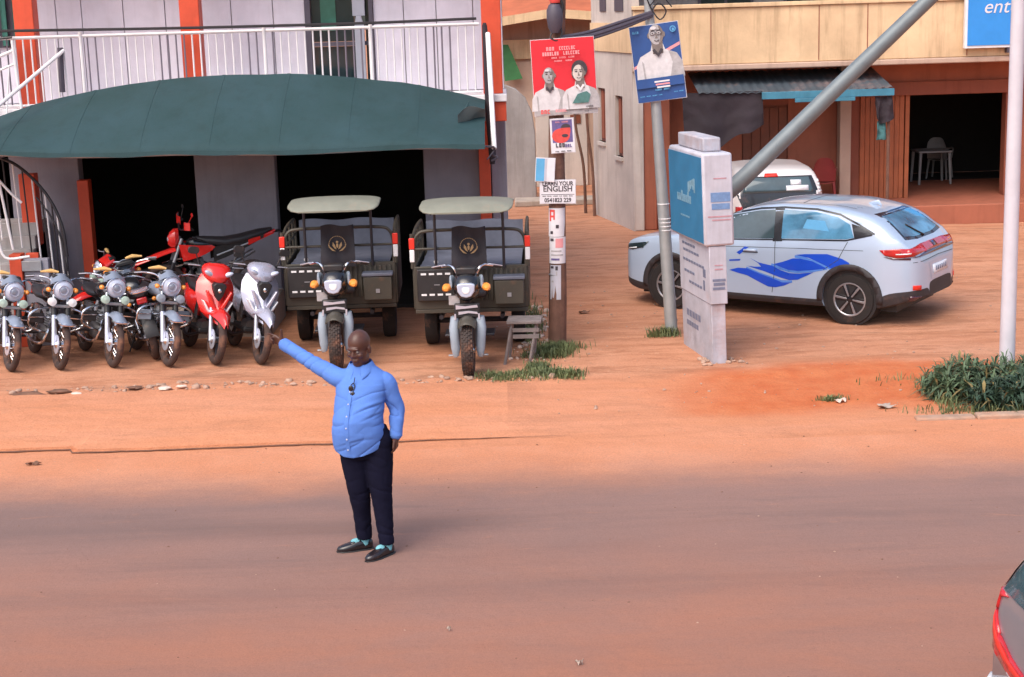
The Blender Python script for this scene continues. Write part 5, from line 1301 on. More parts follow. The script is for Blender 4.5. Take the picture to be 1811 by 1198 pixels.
wc.patch([(-.60, 1.02), (-.54, 1.265), (.54, 1.265), (.60, 1.02)], 'rear_window', 'glass_car', 'B', off=.009)
wc.patch([(-.02, 1.275), (.22, 1.275), (.20, 1.32), (0, 1.32)], 'brake_light', 'reflect_red', 'B', off=.02)
wc.patch([(-.52, 1.05), (-.14, 1.05), (-.14, 1.13), (-.52, 1.13)], 'sticker', 'plate_white', 'B', off=.014, label='pale sticker strip on the rear window')
wc.patch([(-.40, 1.14), (-.22, 1.14), (-.22, 1.22), (-.40, 1.22)], 'sticker', 'plate_white', 'B', off=.014)
for sd_ in (-1, 1):
    for k in range(4): wc.patch([(sd_ * .70, 1.0 + k * .06), (sd_ * .78, 1.0 + k * .06), (sd_ * .76, 1.03 + k * .06), (sd_ * .68, 1.03 + k * .06)], 'lamp_strip', 'lens_white', 'B', off=.012)
    wc.patch([(sd_ * .60, .60), (sd_ * .72, .62), (sd_ * .72, .80), (sd_ * .62, .80)], 'tail_lamp', 'tail_red', 'B', off=.012)
wc.both([(.7, 1.03), (.2, 1.28), (-.25, 1.35), (-.28, 1.03)], 'side_window', 'glass_car', off=.004)
wc.both([(-.35, 1.03), (-.32, 1.35), (-1.2, 1.35), (-1.45, 1.06)], 'side_window', 'glass_car', off=.004)
wc.patch([(-.25, .58), (.25, .58), (.25, .69), (-.25, .69)], 'number_plate', 'plate_white', 'B', off=.014)
MB().bb(-1.7, 1.7, -.65, .65, .18, .30).build('underbody', 'black_plastic', wc.t)

# grey hatchback entering at the bottom right corner
fc = Car('grey_hatchback', 'grey hatchback with red tail lamp cut by the bottom right corner', (4.66, 7.70, 0), rad(3), dict(
    top=[(2.0, .60), (1.95, .78), (1.7, .92), (1.1, 1.0), (.75, 1.1), (.2, 1.42), (-.3, 1.50), (-1.2, 1.50), (-1.62, 1.44), (-1.86, 1.22), (-1.97, 1.0), (-2.02, .75)],
    bot=[(2.0, .3), (1.6, .22), (0, .2), (-1.5, .22), (-2.02, .34)],
    plan=[(2.0, .5), (1.85, .7), (1.4, .82), (0, .845), (-1.4, .84), (-1.8, .79), (-1.95, .72), (-2.02, .62)],
    belt=[(2.0, .95), (0, .98), (-2.02, 1.02)], clad=[(2.0, .36), (0, .28), (-1.6, .3), (-2.02, .42)],
    axles=(1.25, -1.2), arch=.35, wr=.31, hw=.84, paint='grey_car_paint'))
fc.wheels(.73)
fc.patch([(-.66, 1.03), (-.54, 1.38), (.54, 1.38), (.66, 1.03)], 'rear_window', 'glass_car', 'B', off=.006)
for d_ in 'LR':
    fc.patch([(-1.30, 1.02), (-1.30, 1.30), (-1.58, 1.26), (-1.70, 1.05)], 'side_window', 'glass_film', d_, off=.005)
    fc.patch([(-1.52, .58), (-1.62, .80), (-1.76, 1.0), (-1.96, 1.02), (-1.98, .92), (-1.80, .76), (-1.62, .55)], 'tail_lamp', 'tail_red', d_, off=.016, cell=.04)
    fc.patch([(-1.56, .62), (-1.66, .80), (-1.80, .95), (-1.90, .97), (-1.74, .80), (-1.60, .60)], 'lamp_strip', 'reflect_red', d_, off=.022, cell=.04)
    fc.both([(.7, 1.03), (.2, 1.34), (-.25, 1.42), (-.28, 1.03)], 'side_window', 'glass_car', off=.004) if d_ == 'L' else None
    fc.both([(-.35, 1.03), (-.32, 1.42), (-1.05, 1.42), (-1.12, 1.04)], 'side_window', 'glass_car', off=.004) if d_ == 'L' else None
    fc.patch([(-1.70, 1.06), (-1.60, 1.28), (-1.68, 1.36), (-1.84, 1.16), (-1.90, 1.04)], 'rear_pillar', 'pillar_paint', d_, off=.008, cell=.05)
for sd_ in (-1, 1):
    fc.patch([(sd_ * y, z) for y, z in ((.80, 1.02), (.72, .93), (.55, .82), (.34, .76), (.10, .73), (.10, .62), (.34, .65), (.55, .70), (.72, .79), (.82, .92))], 'tail_lamp', 'tail_red', 'B', off=.016, cell=.05)
    fc.patch([(sd_ * y, z) for y, z in ((.77, .97), (.70, .885), (.55, .79), (.34, .735), (.12, .71), (.12, .675), (.34, .70), (.55, .755), (.70, .845))], 'lamp_strip', 'reflect_red', 'B', off=.022, cell=.05)
    fc.patch([(sd_ * .70, 1.03), (sd_ * .57, 1.38), (sd_ * .66, 1.40), (sd_ * .80, 1.03)], 'rear_pillar', 'pillar_paint', 'B', off=.008, cell=.05)
fc.patch([(-.66, .30), (.66, .30), (.70, .52), (-.70, .52)], 'bumper', 'plastic_white', 'B', off=.03)
MB().bb(-1.7, 1.7, -.65, .65, .18, .30).build('underbody', 'black_plastic', fc.t)

# ------------------------------------------------------------------ motorcycles
def moto_wheel(t, x, R, r, style='spoke', tyre='rubber', rimm='silver_metal', steer=0.0, lugs=False):
    b = MB()
    m = 14; prof = [((R - r) + r * math.cos(2 * PI * k / m), r * .92 * math.sin(2 * PI * k / m)) for k in range(m)]
    b.lathe(prof, (0, 0, 0), 'Y', 40, True)
    if lugs:
        for k in range(34):
            for j, (yy, dr) in enumerate(((-.052, -.024), (-.027, -.006), (0, 0.0), (.027, -.006), (.052, -.024))):
                a = 2 * PI * (k + .5 * (j % 2)) / 34; ca, sa = math.cos(a), math.sin(a); rr = R + dr + .003
                Mx = Matrix(((ca, 0, -sa), (0, 1, 0), (sa, 0, ca)))
                b.box((ca * rr, yy, sa * rr), (.016, .017, .034), M=Mx)
    w = b.build('wheel', tyre, t, loc=(x, 0, R)); w.rotation_euler = (0, 0, steer)
    ri = R - 2 * r + .012
    q = MB().lathe([(ri, -r * .55), (ri + .014, -r * .6), (ri + .014, r * .6), (ri, r * .55), (ri - .006, 0)], (0, 0, 0), 'Y', 36, True)
    q.build('rim', rimm, w)
    h = MB().lathe([(.02, -.085), (.045, -.06), (.05, -.035), (.05, .035), (.045, .06), (.02, .085)], (0, 0, 0), 'Y', 18)
    if style == 'spoke':
        for k in range(28):
            a = 2 * PI * k / 28; a2 = a + (.5 if k % 2 else -.5); sy = .05 if (k // 2) % 2 else -.05
            h.tube([(.046 * math.cos(a2), sy, .046 * math.sin(a2)), (ri * math.cos(a), 0, ri * math.sin(a))], .0028, 4)
        h.build('hub_and_spokes', 'chrome', w)
    else:
        h.build('hub', 'dull_steel', w)
        for k in range(5):
            a = 2 * PI * k / 5; ca, sa = math.cos(a), math.sin(a)
            pl = [(ca * .04 - sa * -.022, sa * .04 + ca * -.022), (ca * ri - sa * -.013, sa * ri + ca * -.013), (ca * ri - sa * .013, sa * ri + ca * .013), (ca * .04 - sa * .022, sa * .04 + ca * .022)]
            MB().prism(pl, -.02, .02).build('spoke', rimm, w, bevel=.004)
    MB().lathe([(.055, .055), (.12, .055), (.12, .06), (.055, .06)], (0, 0, 0), 'Y', 28, True).lathe([(.055, -.06), (.12, -.06), (.12, -.055), (.055, -.055)], (0, 0, 0), 'Y', 28, True).build('brake_disc', 'silver_metal', w)
    return w

def indicator(t, p, m='amber', s=1.0, stalk=None):
    b = MB().ball(p, (.038 * s, .03 * s, .028 * s), 12, 8)
    o = b.build('indicator', m, t)
    if stalk: MB().tube([p, stalk], .009, 6).build('stalk', 'black_plastic', o)
    return o

def roadster():
    t = thing('motorcycle', 'x', 'motorcycle')
    moto_wheel(t, .63, .32, .046); moto_wheel(t, -.63, .31, .055)
    for s in (-1, 1):
        f = MB().tube([(.63, s * .085, .305), (.50, s * .085, .68)], [.034, .030], 12).build('fork_leg', 'silver_metal', t)
        MB().tube([(.50, s * .085, .68), (.40, s * .085, .98)], .022, 10).build('fork_tube', 'chrome', f)
        MB().tube([(.505, s * .085, .665), (.455, s * .085, .80)], [.038, .034], 10).build('fork_gaiter', 'black_plastic', f)
    MB().box((.41, 0, .93), (.07, .24, .03)).build('fork_clamp', 'dull_steel', t, bevel=.006)
    MB().box((.47, 0, .78), (.07, .22, .035)).build('fork_clamp', 'dull_steel', t, bevel=.006)
    ff = MB().sheet(lambda u, v: Vector((.62 + (.385 - .02 * abs(v - .5)) * math.cos(rad(48 + 88 * u)), (v - .5) * .17, .32 + (.385 - .06 * (2 * v - 1) ** 2) * math.sin(rad(48 + 88 * u)))), 14, 8, (0, 0, -.006)).build('front_fender', 'grey_cowl', t, ang=60)
    MB().tube(catmull([(.62 + .37 * math.cos(rad(60)), -.10, .32 + .33 * math.sin(rad(60))), (.62 + .39 * math.cos(rad(46)), -.07, .33 + .37 * math.sin(rad(46))), (.62 + .39 * math.cos(rad(46)), .07, .33 + .37 * math.sin(rad(46))), (.62 + .37 * math.cos(rad(60)), .10, .32 + .33 * math.sin(rad(60)))], 4), .012, 6).build('fender_edge', 'chrome', ff)
    hl = MB().lathe([(.0, .34), (.06, .34), (.105, .42), (.12, .49), (.12, .505)], (0, 0, .985), 'X', 28).build('headlight', 'grey_cowl', t)
    MB().lathe([(.105, .50), (.12, .518), (.127, .505), (.12, .492)], (0, 0, .985), 'X', 28, True).build('lamp_ring', 'chrome', hl)
    MB().lathe([(.11, .503), (.085, .525), (.0, .54)], (0, 0, .985), 'X', 28).build('lens', 'lens_clear', hl)
    MB().lathe([(.05, .530), (.06, .545), (.068, .530)], (0, 0, .985), 'X', 24).build('inner_ring', 'silver_metal', hl)
    MB().lathe([(.04, .535), (.03, .548), (0, .552)], (0, 0, .985), 'X', 16).build('bulb', 'grey_cowl', hl)
    MB().sheet(lambda u, v: Vector((.36 + .13 * v - .03 * abs(2 * u - 1), (u - .5) * .29 * (1 - .12 * (1 - v)), 1.18 - .075 * v - .06 * (2 * u - 1) ** 2)), 10, 6, (-.006, 0, -.006)).build('screen_cowl', 'grey_cowl', t, ang=60)
    MB().box((.34, 0, 1.13), (.09, .22, .06)).build('dial_cluster', 'black_plastic', t, bevel=.015)
    MB().tube([(.34, -.03, 1.19), (.32, -.12, 1.20), (.28, -.24, 1.175)], [.014, .026, .012], 7).build('foam_wrap', 'foam_yellow', t)
    hb = catmull([(.20, .40, 1.10), (.26, .30, 1.12), (.33, .16, 1.11), (.36, .08, 1.05), (.36, -.08, 1.05), (.33, -.16, 1.11), (.26, -.30, 1.12), (.20, -.40, 1.10)], 5)
    h = MB().tube(hb, .0125, 8).build('handlebar', 'chrome', t)
    for s in (-1, 1):
        MB().tube([(.20, s * .40, 1.10), (.255, s * .31, 1.12)], .019, 10).build('grip', 'black_plastic', h)
        MB().tube(catmull([(.29, s * .26, 1.13), (.33, s * .31, 1.13), (.29, s * .42, 1.11)], 4), .007, 6).build('lever', 'silver_metal', h)
        indicator(t, (.47, s * .17, .98), 'amber', 1.1, (.43, s * .09, .96))
        fl = MB().lathe([(0, .44), (.035, .445), (.052, .48), (.055, .53), (.05, .545), (.0, .555)], (0, s * .125, .835), 'X', 16).build('fog_lamp', 'fog_lamp', t)
        MB().tube([(.45, s * .125, .835), (.44, s * .06, .80)], .012, 6).build('bracket', 'black_plastic', fl)
        indicator(t, (-.72, s * .16, .78), 'amber', 1.0, (-.68, s * .06, .78))
        cb_ = catmull([(.30, s * .08, .74), (.36, s * .24, .72), (.38, s * .34, .66), (.37, s * .36, .58), (.32, s * .33, .50), (.26, s * .22, .44), (.22, s * .08, .40)], 5)
        MB().tube(cb_, .014, 8).tube([(.335, s * .05, .62), (.375, s * .35, .61)], .010, 6).build('crash_bar', 'chrome', t)
        MB().box((.34, s * .25, .60), (.02, .17, .13)).build('bar_guard', 'black_plastic', t, bevel=.02)
        MB().box((-.02, s * .26, .36), (.06, .14, .025)).tube([(-.02, s * .12, .36), (-.02, s * .27, .36)], .012, 6).build('foot_peg', 'black_plastic', t)
        MB().tube([(-.05, s * .07, .36), (-.63, s * .085, .30)], .02, 8).build('swingarm', 'black_metal', t)
        MB().tube([(-.57, s * .11, .36), (-.44, s * .12, .68)], .014, 8).tube([(-.55, s * .11, .41), (-.46, s * .12, .62)], .03, 12).build('shock', 'chrome', t)
        MB().box((-.16, s * .115, .62), (.30, .02, .18)).build('side_panel', 'black_gloss', t, bevel=.03)
    MB().box((.50, 0, .60), (.03, .13, .15)).build('blue_guard', 'blue_film', t, bevel=.02)
    MB().loft([(.42, 0, .88, .03, .03), (.36, 0, .90, .10, .08), (.22, 0, .92, .145, .105), (.05, 0, .90, .14, .10), (-.10, 0, .86, .09, .06), (-.13, 0, .84, .05, .03)], 20, 2.4).build('fuel_tank', 'black_gloss', t)
    MB().lathe([(0, 1.032), (.03, 1.032), (.03, 1.02)], (.14, 0, 0), 'Z', 16).build('fuel_cap', 'chrome', t)
    MB().loft([(-.08, 0, .83, .07, .03), (-.16, 0, .82, .11, .05), (-.35, 0, .82, .125, .055), (-.55, 0, .85, .12, .055), (-.70, 0, .87, .09, .04), (-.74, 0, .87, .05, .02)], 18, 3).build('seat', 'seat_vinyl', t)
    MB().tube([(.38, 0, .90), (.22, 0, .45), (-.05, 0, .30), (-.12, 0, .72), (.30, 0, .84)], .022, 8).tube([(-.12, 0, .74), (-.72, 0, .78)], .02, 8).build('frame', 'black_metal', t)
    e = MB().loft([(-.10, 0, .38, .10, .09), (-.06, 0, .38, .135, .12), (.14, 0, .37, .135, .11), (.19, 0, .38, .09, .08)], 16, 3).build('engine', 'engine_metal', t)
    for k in range(6): MB().box((.17 + .005 * k, 0, .50 + .03 * k), (.17, .19, .010)).build('cooling_fin', 'dull_steel', e)
    MB().loft([(.48, .17, 0, .06, .07), (.70, .21, 0, .055, .065)], 12, 3, 'Z').build('cylinder', 'dull_steel', e)
    MB().tube(catmull([(.25, -.05, .55), (.32, -.10, .42), (.25, -.14, .28), (0, -.16, .24), (-.25, -.18, .27)], 5), .02, 8).tube([(-.25, -.18, .27), (-.75, -.19, .36)], [.03, .048, .048, .04], 12).build('exhaust', 'chrome', t)
    MB().sheet(lambda u, v: Vector((-.63 + .36 * math.cos(rad(70 + 100 * u)), (v - .5) * .17, .30 + (.37 - .05 * (2 * v - 1) ** 2) * math.sin(rad(70 + 100 * u)))), 12, 6, (0, 0, -.005)).build('rear_fender', 'black_plastic', t, ang=60)
    r = MB().tube(catmull([(-.52, .12, .90), (-.75, .12, .93), (-.86, .08, .93), (-.86, -.08, .93), (-.75, -.12, .93), (-.52, -.12, .90)], 4), .011, 6)
    for k in range(4): r.tube([(-.60 - .07 * k, -.12, .925), (-.60 - .07 * k, .12, .925)], .008, 6)
    r.build('rear_rack', 'chrome', t)
    MB().box((-.77, 0, .80), (.06, .13, .08)).build('tail_lamp', 'tail_red', t, bevel=.015)
    MB().tube([(0, .10, .28), (-.08, .26, 0.05)], .012, 6).build('side_stand', 'black_metal', t)
    return t

def place_front(t, fx, fy, ang, fwd_, z=0, lean=10):
    a = rad(-90 + ang); t.rotation_euler = (-rad(lean), 0, a)      # leaning on the side stand
    t.location = (fx - fwd_ * math.cos(a), fy - fwd_ * math.sin(a), z)

rd = roadster()
GR = 'motorcycles parked in a row under the awning'
front = [(-6.27, 19.28, 31, 'leftmost round lamp motorcycle of the front row, half beside the stair', 'black_gloss'),
         (-5.66, 19.28, 30, 'second round lamp motorcycle from the left in the front row', 'black_gloss'),
         (-5.01, 19.33, 30, 'third round lamp motorcycle from the left in the front row', 'black_gloss'),
         (-4.31, 19.30, 31, 'grey round lamp motorcycle standing next to the red scooter', 'grey_cowl')]
for i, (x, y, a, lb, tk) in enumerate(front):
    c = rd if i == 0 else copy_tree(rd)
    place_front(c, x, y, a, .63); tag(c, lb, 'motorcycle', GR)
    if tk != 'black_gloss': retint(c, ('fuel_tank', 'side_panel'), tk)
    if i == 1: retint(c, ('fog_lamp',), 'lens_white')
    if i == 3: retint(c, ('fog_lamp', 'bar_guard'), 'fork_cover')
back = [(-5.75, 20.95, -50, 'red tank motorcycle behind the second round lamp motorcycle', 'red_gloss', .0),
        (-4.98, 20.75, 200, 'black motorcycle half hidden behind the third round lamp motorcycle', 'black_gloss', .0)]
for i, (x, y, a, lb, tk, z) in enumerate(back):
    c = copy_tree(rd); place_front(c, x, y + .2, a, .63, 0); tag(c, lb, 'motorcycle', 'motorcycles standing behind the front row')
    if i == 0: retint(c, ('fuel_tank', 'side_panel', 'headlight', 'screen_cowl', 'front_fender'), tk)

def scooter(paint, seatm):
    t = thing('scooter', 'x', 'scooter')
    moto_wheel(t, .60, .305, .050, 'cast', 'rubber', 'black_metal'); moto_wheel(t, -.62, .295, .054, 'cast', 'rubber', 'black_metal')
    for s in (-1, 1):
        MB().tube([(.60, s * .075, .285), (.48, s * .075, .66)], [.026, .022], 10).build('fork_leg', 'silver_metal', t)
    # fender: pointed beak over the wheel
    MB().sheet(lambda u, v: Vector((.60 + .37 * math.cos(rad(38 + 84 * u)) + .05 * (1 - u), (v - .5) * (.04 + .19 * min(1, u * 2.0)), .30 + (.385 - .085 * (2 * v - 1) ** 2) * math.sin(rad(38 + 84 * u)))), 18, 8, (0, 0, -.006)).build('front_fender', paint, t, ang=60)
    # leg shield with a V shaped nose
    def shield(u, v):
        a = (u - .5) * 2
        w = float(np.interp(v, [0, .12, .3, .55, .8, 1], [.10, .165, .205, .235, .225, .17]))
        x = .47 - .17 * v + .12 * (1 - abs(a)) * (1 - .5 * v) - .07 * a * a
        return Vector((x, a * w, .53 + .50 * v - .06 * (1 - abs(a)) * max(0, 1 - v * 2)))
    sh = MB().sheet(shield, 20, 16, (-.012, 0, 0)).build('leg_shield', paint, t, ang=22)
    MB().prism([(-.085, .93), (-.045, .80), (0, .74), (.045, .80), (.085, .93), (.05, .96), (-.05, .96)], .40, .515, 'X').build('nose_vent', 'black_plastic', sh, bevel=.012)
    MB().ball((.515, 0, .87), (.015, .024, .03), 10, 7).build('emblem', 'chrome', sh)
    for s in (-1, 1):
        MB().prism([(s * .10, .60), (s * .135, .64), (s * .185, .74), (s * .17, .745), (s * .12, .67), (s * .09, .62)], .38, .50, 'X').build('indicator', 'lens_white', sh, bevel=.008)
        MB().prism([(s * .03, .62), (s * .075, .66), (s * .16, .86), (s * .135, .87), (s * .065, .74), (s * .03, .68)], .44, .525, 'X').build('trim', paint, sh, bevel=.01)
        MB().sheet(lambda u, v: Vector((.32 - .30 * u, s * (.20 - .05 * u), .50 + (.34 - .26 * u) * v)), 10, 5, (0, -.01 * s, 0)).build('leg_panel', 'black_plastic', t, ang=60)
    MB().box((-.02, 0, .34), (.50, .26, .06)).build('footboard', 'black_plastic', t, bevel=.015)
    cw = MB().loft([(.16, 0, 1.08, .08, .04), (.22, 0, 1.09, .17, .085), (.31, 0, 1.07, .175, .10), (.39, 0, 1.03, .13, .085), (.43, 0, 1.0, .07, .04)], 20, 2.5).build('handle_cowl', paint, t)
    for s in (-1, 1):
        MB().ball((0, 0, 0), (.046, .092, .032), 16, 10).xf(Matrix.Translation((.375, s * .10, 1.05)) @ Matrix.Rotation(s * .45, 4, 'X') @ Matrix.Rotation(-s * .5, 4, 'Z')).build('headlight', 'lens_clear', cw)
        g = MB().tube([(.22, s * .15, 1.11), (.17, s * .26, 1.13), (.12, s * .36, 1.12)], .017, 10).build('grip', 'black_plastic', t)
        MB().tube([(.25, s * .2, 1.13), (.24, s * .34, 1.13)], .007, 6).build('lever', 'silver_metal', g)
        m_ = MB().tube([(.20, s * .20, 1.13), (.20, s * .25, 1.28)], .008, 6)
        m_.loft([(.18, s * .28, 1.30, .02, .015), (.19, s * .28, 1.30, .07, .045), (.21, s * .28, 1.30, .06, .04)], 14, 3).build('mirror', 'black_plastic', g)
    MB().box((.20, 0, 1.16), (.12, .15, .04)).build('dial_cluster', 'black_plastic', t, bevel=.012)
    MB().loft([(-.12, 0, .62, .08, .10), (-.2, 0, .62, .15, .16), (-.45, 0, .64, .16, .13), (-.7, 0, .70, .12, .09), (-.86, 0, .76, .05, .04)], 18, 2.6).build('rear_body', paint, t)
    MB().loft([(-.08, 0, .79, .06, .03), (-.15, 0, .79, .12, .055), (-.45, 0, .81, .13, .055), (-.72, 0, .86, .10, .045), (-.78, 0, .87, .05, .02)], 18, 3).build('seat', seatm, t)
    MB().loft([(-.10, 0, .34, .08, .07), (.0, 0, .36, .11, .10), (.2, 0, .38, .10, .08)], 14, 3).build('engine', 'engine_metal', t)
    MB().tube(catmull([(.1, -.08, .30), (-.2, -.14, .22), (-.4, -.16, .26)], 4), .018, 8).tube([(-.4, -.16, .26), (-.85, -.17, .40)], [.03, .05, .05, .04], 12).build('exhaust', 'black_metal', t)
    for s in (-1, 1): MB().tube([(-.05, s * .07, .33), (-.62, s * .085, .285)], .02, 8).tube([(-.58, s * .11, .34), (-.46, s * .11, .62)], .024, 10).build('swingarm', 'black_metal', t)
    MB().tube([(.43, 0, .62), (.30, 0, 1.05)], .03, 10).tube([(.40, 0, .70), (.1, 0, .42), (-.3, 0, .55)], .03, 8).build('frame', 'black_metal', t)
    MB().box((-.86, 0, .74), (.05, .12, .07)).build('tail_lamp', 'tail_red', t, bevel=.015)
    MB().tube([(0, .10, .30), (-.08, .25, .005)], .012, 6).build('side_stand', 'black_metal', t)
    return t
s1 = scooter('red_gloss', 'seat_vinyl'); place_front(s1, -3.74, 19.34, 25, .60); tag(s1, 'bright red scooter between a grey motorcycle and the silver scooter', 'scooter', 'scooters parked in the front row')
s1.scale = (1.05,) * 3; s2 = copy_tree(s1); place_front(s2, -3.17, 19.30, 24, .60); tag(s2, 'silver scooter with black seat left of the cargo tricycles', 'scooter', 'scooters parked in the front row')
retint(s2, ('front_fender', 'leg_shield', 'handle_cowl', 'rear_body', 'trim'), 'silver_gloss')

def dirt_bike():
    t = thing('dirt_bike', 'red dirt bike with long black seat standing behind the scooters', 'motorcycle')
    moto_wheel(t, .70, .34, .045, 'spoke'); moto_wheel(t, -.66, .32, .055, 'spoke')
    for s in (-1, 1):
        MB().tube([(.70, s * .09, .34), (.56, s * .09, .72)], .03, 10).build('fork_leg', 'black_metal', t)
        MB().tube([(.56, s * .09, .72), (.42, s * .09, 1.08)], .026, 10).build('fork_tube', 'dull_steel', t)
        MB().sheet(lambda u, v: Vector((.48 - .50 * u - .06 * v, s * (.13 + .05 * math.sin(PI * u)), 1.0 - .05 * u - (.24 * (1 - u) ** .7 + .03) * v)), 10, 5, (0, -.01 * s, 0)).build('shroud', 'red_gloss', t, ang=60)
        MB().tube([(.40, s * .10, 1.0), (.1, s * .13, .66), (-.15, s * .12, .52)], .018, 8).build('frame_tube', 'engine_metal', t)
        MB().tube([(-.1, s * .12, .78), (-.70, s * .10, .96)], .016, 8).build('frame_tube', 'dull_steel', t)
        MB().sheet(lambda u, v: Vector((-.05 - .80 * u, s * (.125 - .02 * u), .92 + .10 * u * u + .05 * u - (.24 - .17 * u) * v)), 10, 5, (0, -.01 * s, 0)).build('side_panel', 'black_plastic', t, ang=60)
        MB().sheet(lambda u, v: Vector((-.60 - .42 * u, s * (.125 - .04 * u), .985 + .085 * u - (.085 - .06 * u) * v)), 8, 4, (0, -.008 * s, 0)).build('number_panel', 'red_gloss', t, ang=60)
        MB().box((.22, s * .12, .74), (.09, .05, .26)).build('radiator', 'black_plastic', t, bevel=.01)
        MB().tube([(-.05, s * .07, .38), (-.66, s * .09, .32)], .022, 8).build('swingarm', 'dull_steel', t)
    MB().sheet(lambda u, v: Vector((1.14 - .62 * u, (v - .5) * (.05 + .19 * math.sin(PI * min(.62, u * .8 + .05))), .80 + .14 * u - .035 * (2 * v - 1) ** 2 - .06 * (1 - u) ** 2)), 14, 6, (0, 0, -.01)).build('front_fender', 'red_gloss', t, ang=60)
    hm = MB().loft([(.46, 0, 1.10, .07, .13), (.52, 0, 1.08, .10, .15), (.58, 0, 1.06, .08, .12), (.62, 0, 1.05, .04, .06)], 16, 2.4).build('headlight_mask', 'red_gloss', t)
    MB().ball((.585, 0, 1.07), (.045, .06, .06), 14, 8).build('headlight', 'lens_clear', hm)
    hb = catmull([(.30, .42, 1.27), (.36, .30, 1.29), (.42, .12, 1.22), (.42, -.12, 1.22), (.36, -.30, 1.29), (.30, -.42, 1.27)], 5)
    h = MB().tube(hb, .013, 8).build('handlebar', 'black_metal', t)
    for s in (-1, 1):
        MB().tube([(.30, s * .42, 1.27), (.35, s * .32, 1.29)], .019, 10).build('grip', 'black_plastic', h)
        MB().sheet(lambda u, v: Vector((.42 - .10 * abs(u - .4), s * (.20 + .25 * u), 1.24 + .12 * v + .03 * u)), 8, 4, (-.01, 0, 0)).build('hand_guard', 'red_gloss', h, ang=60)
        MB().tube([(.36, s * .24, 1.29), (.30, s * .34, 1.46)], .007, 6).ball((.30, s * .36, 1.49), (.015, .07, .035), 10, 6).build('mirror', 'red_gloss' if s > 0 else 'black_plastic', h)
    MB().loft([(.34, 0, .98, .05, .05), (.25, 0, .98, .13, .10), (.05, 0, .95, .13, .08), (-.08, 0, .92, .09, .04)], 18, 2.4).build('fuel_tank', 'black_gloss', t)
    MB().loft([(.18, 0, 1.05, .05, .03), (.05, 0, 1.01, .11, .06), (-.25, 0, .96, .13, .075), (-.5, 0, .99, .13, .07), (-.8, 0, 1.06, .11, .055), (-1.0, 0, 1.11, .05, .02)], 18, 2.8).build('seat', 'seat_vinyl', t)
    MB().loft([(-.50, 0, .92, .09, .03), (-.8, 0, 1.0, .09, .035), (-1.05, 0, 1.08, .05, .02)], 14, 2.6).build('tail_fairing', 'red_gloss', t)
    MB().loft([(-1.0, 0, 1.05, .06, .012), (-1.12, 0, 1.07, .06, .02), (-1.18, 0, 1.05, .05, .01)], 12).build('rear_fender', 'black_plastic', t)
    MB().loft([(-.12, 0, .42, .10, .10), (-.05, 0, .42, .13, .13), (.15, 0, .42, .12, .12), (.22, 0, .44, .08, .08)], 14, 3).build('engine', 'engine_metal', t)
    MB().loft([(.45, .10, 0, .07, .08), (.74, .16, 0, .06, .07)], 12, 3, 'Z').build('cylinder', 'dull_steel', t)
    MB().tube(catmull([(.2, -.05, .62), (.3, -.10, .45), (.15, -.14, .30), (-.15, -.15, .45)], 5), .02, 8).tube([(-.15, -.15, .45), (-.75, -.16, .75)], [.03, .05, .05, .04], 12).build('exhaust', 'dull_steel', t)
    MB().tube([(.42, 0, 1.0), (.25, 0, .45), (-.05, 0, .32), (-.12, 0, .85)], .022, 8).build('frame', 'black_metal', t)
    MB().tube([(0, .10, .30), (-.08, .26, .005)], .012, 6).build('side_stand', 'black_metal', t)
    return t
db = dirt_bike(); db.rotation_euler = (-rad(5), 0, rad(202)); db.location = (-4.12, 21.45, .40); db.scale = (.88,) * 3; tag(db, group='motorcycles standing behind the front row')

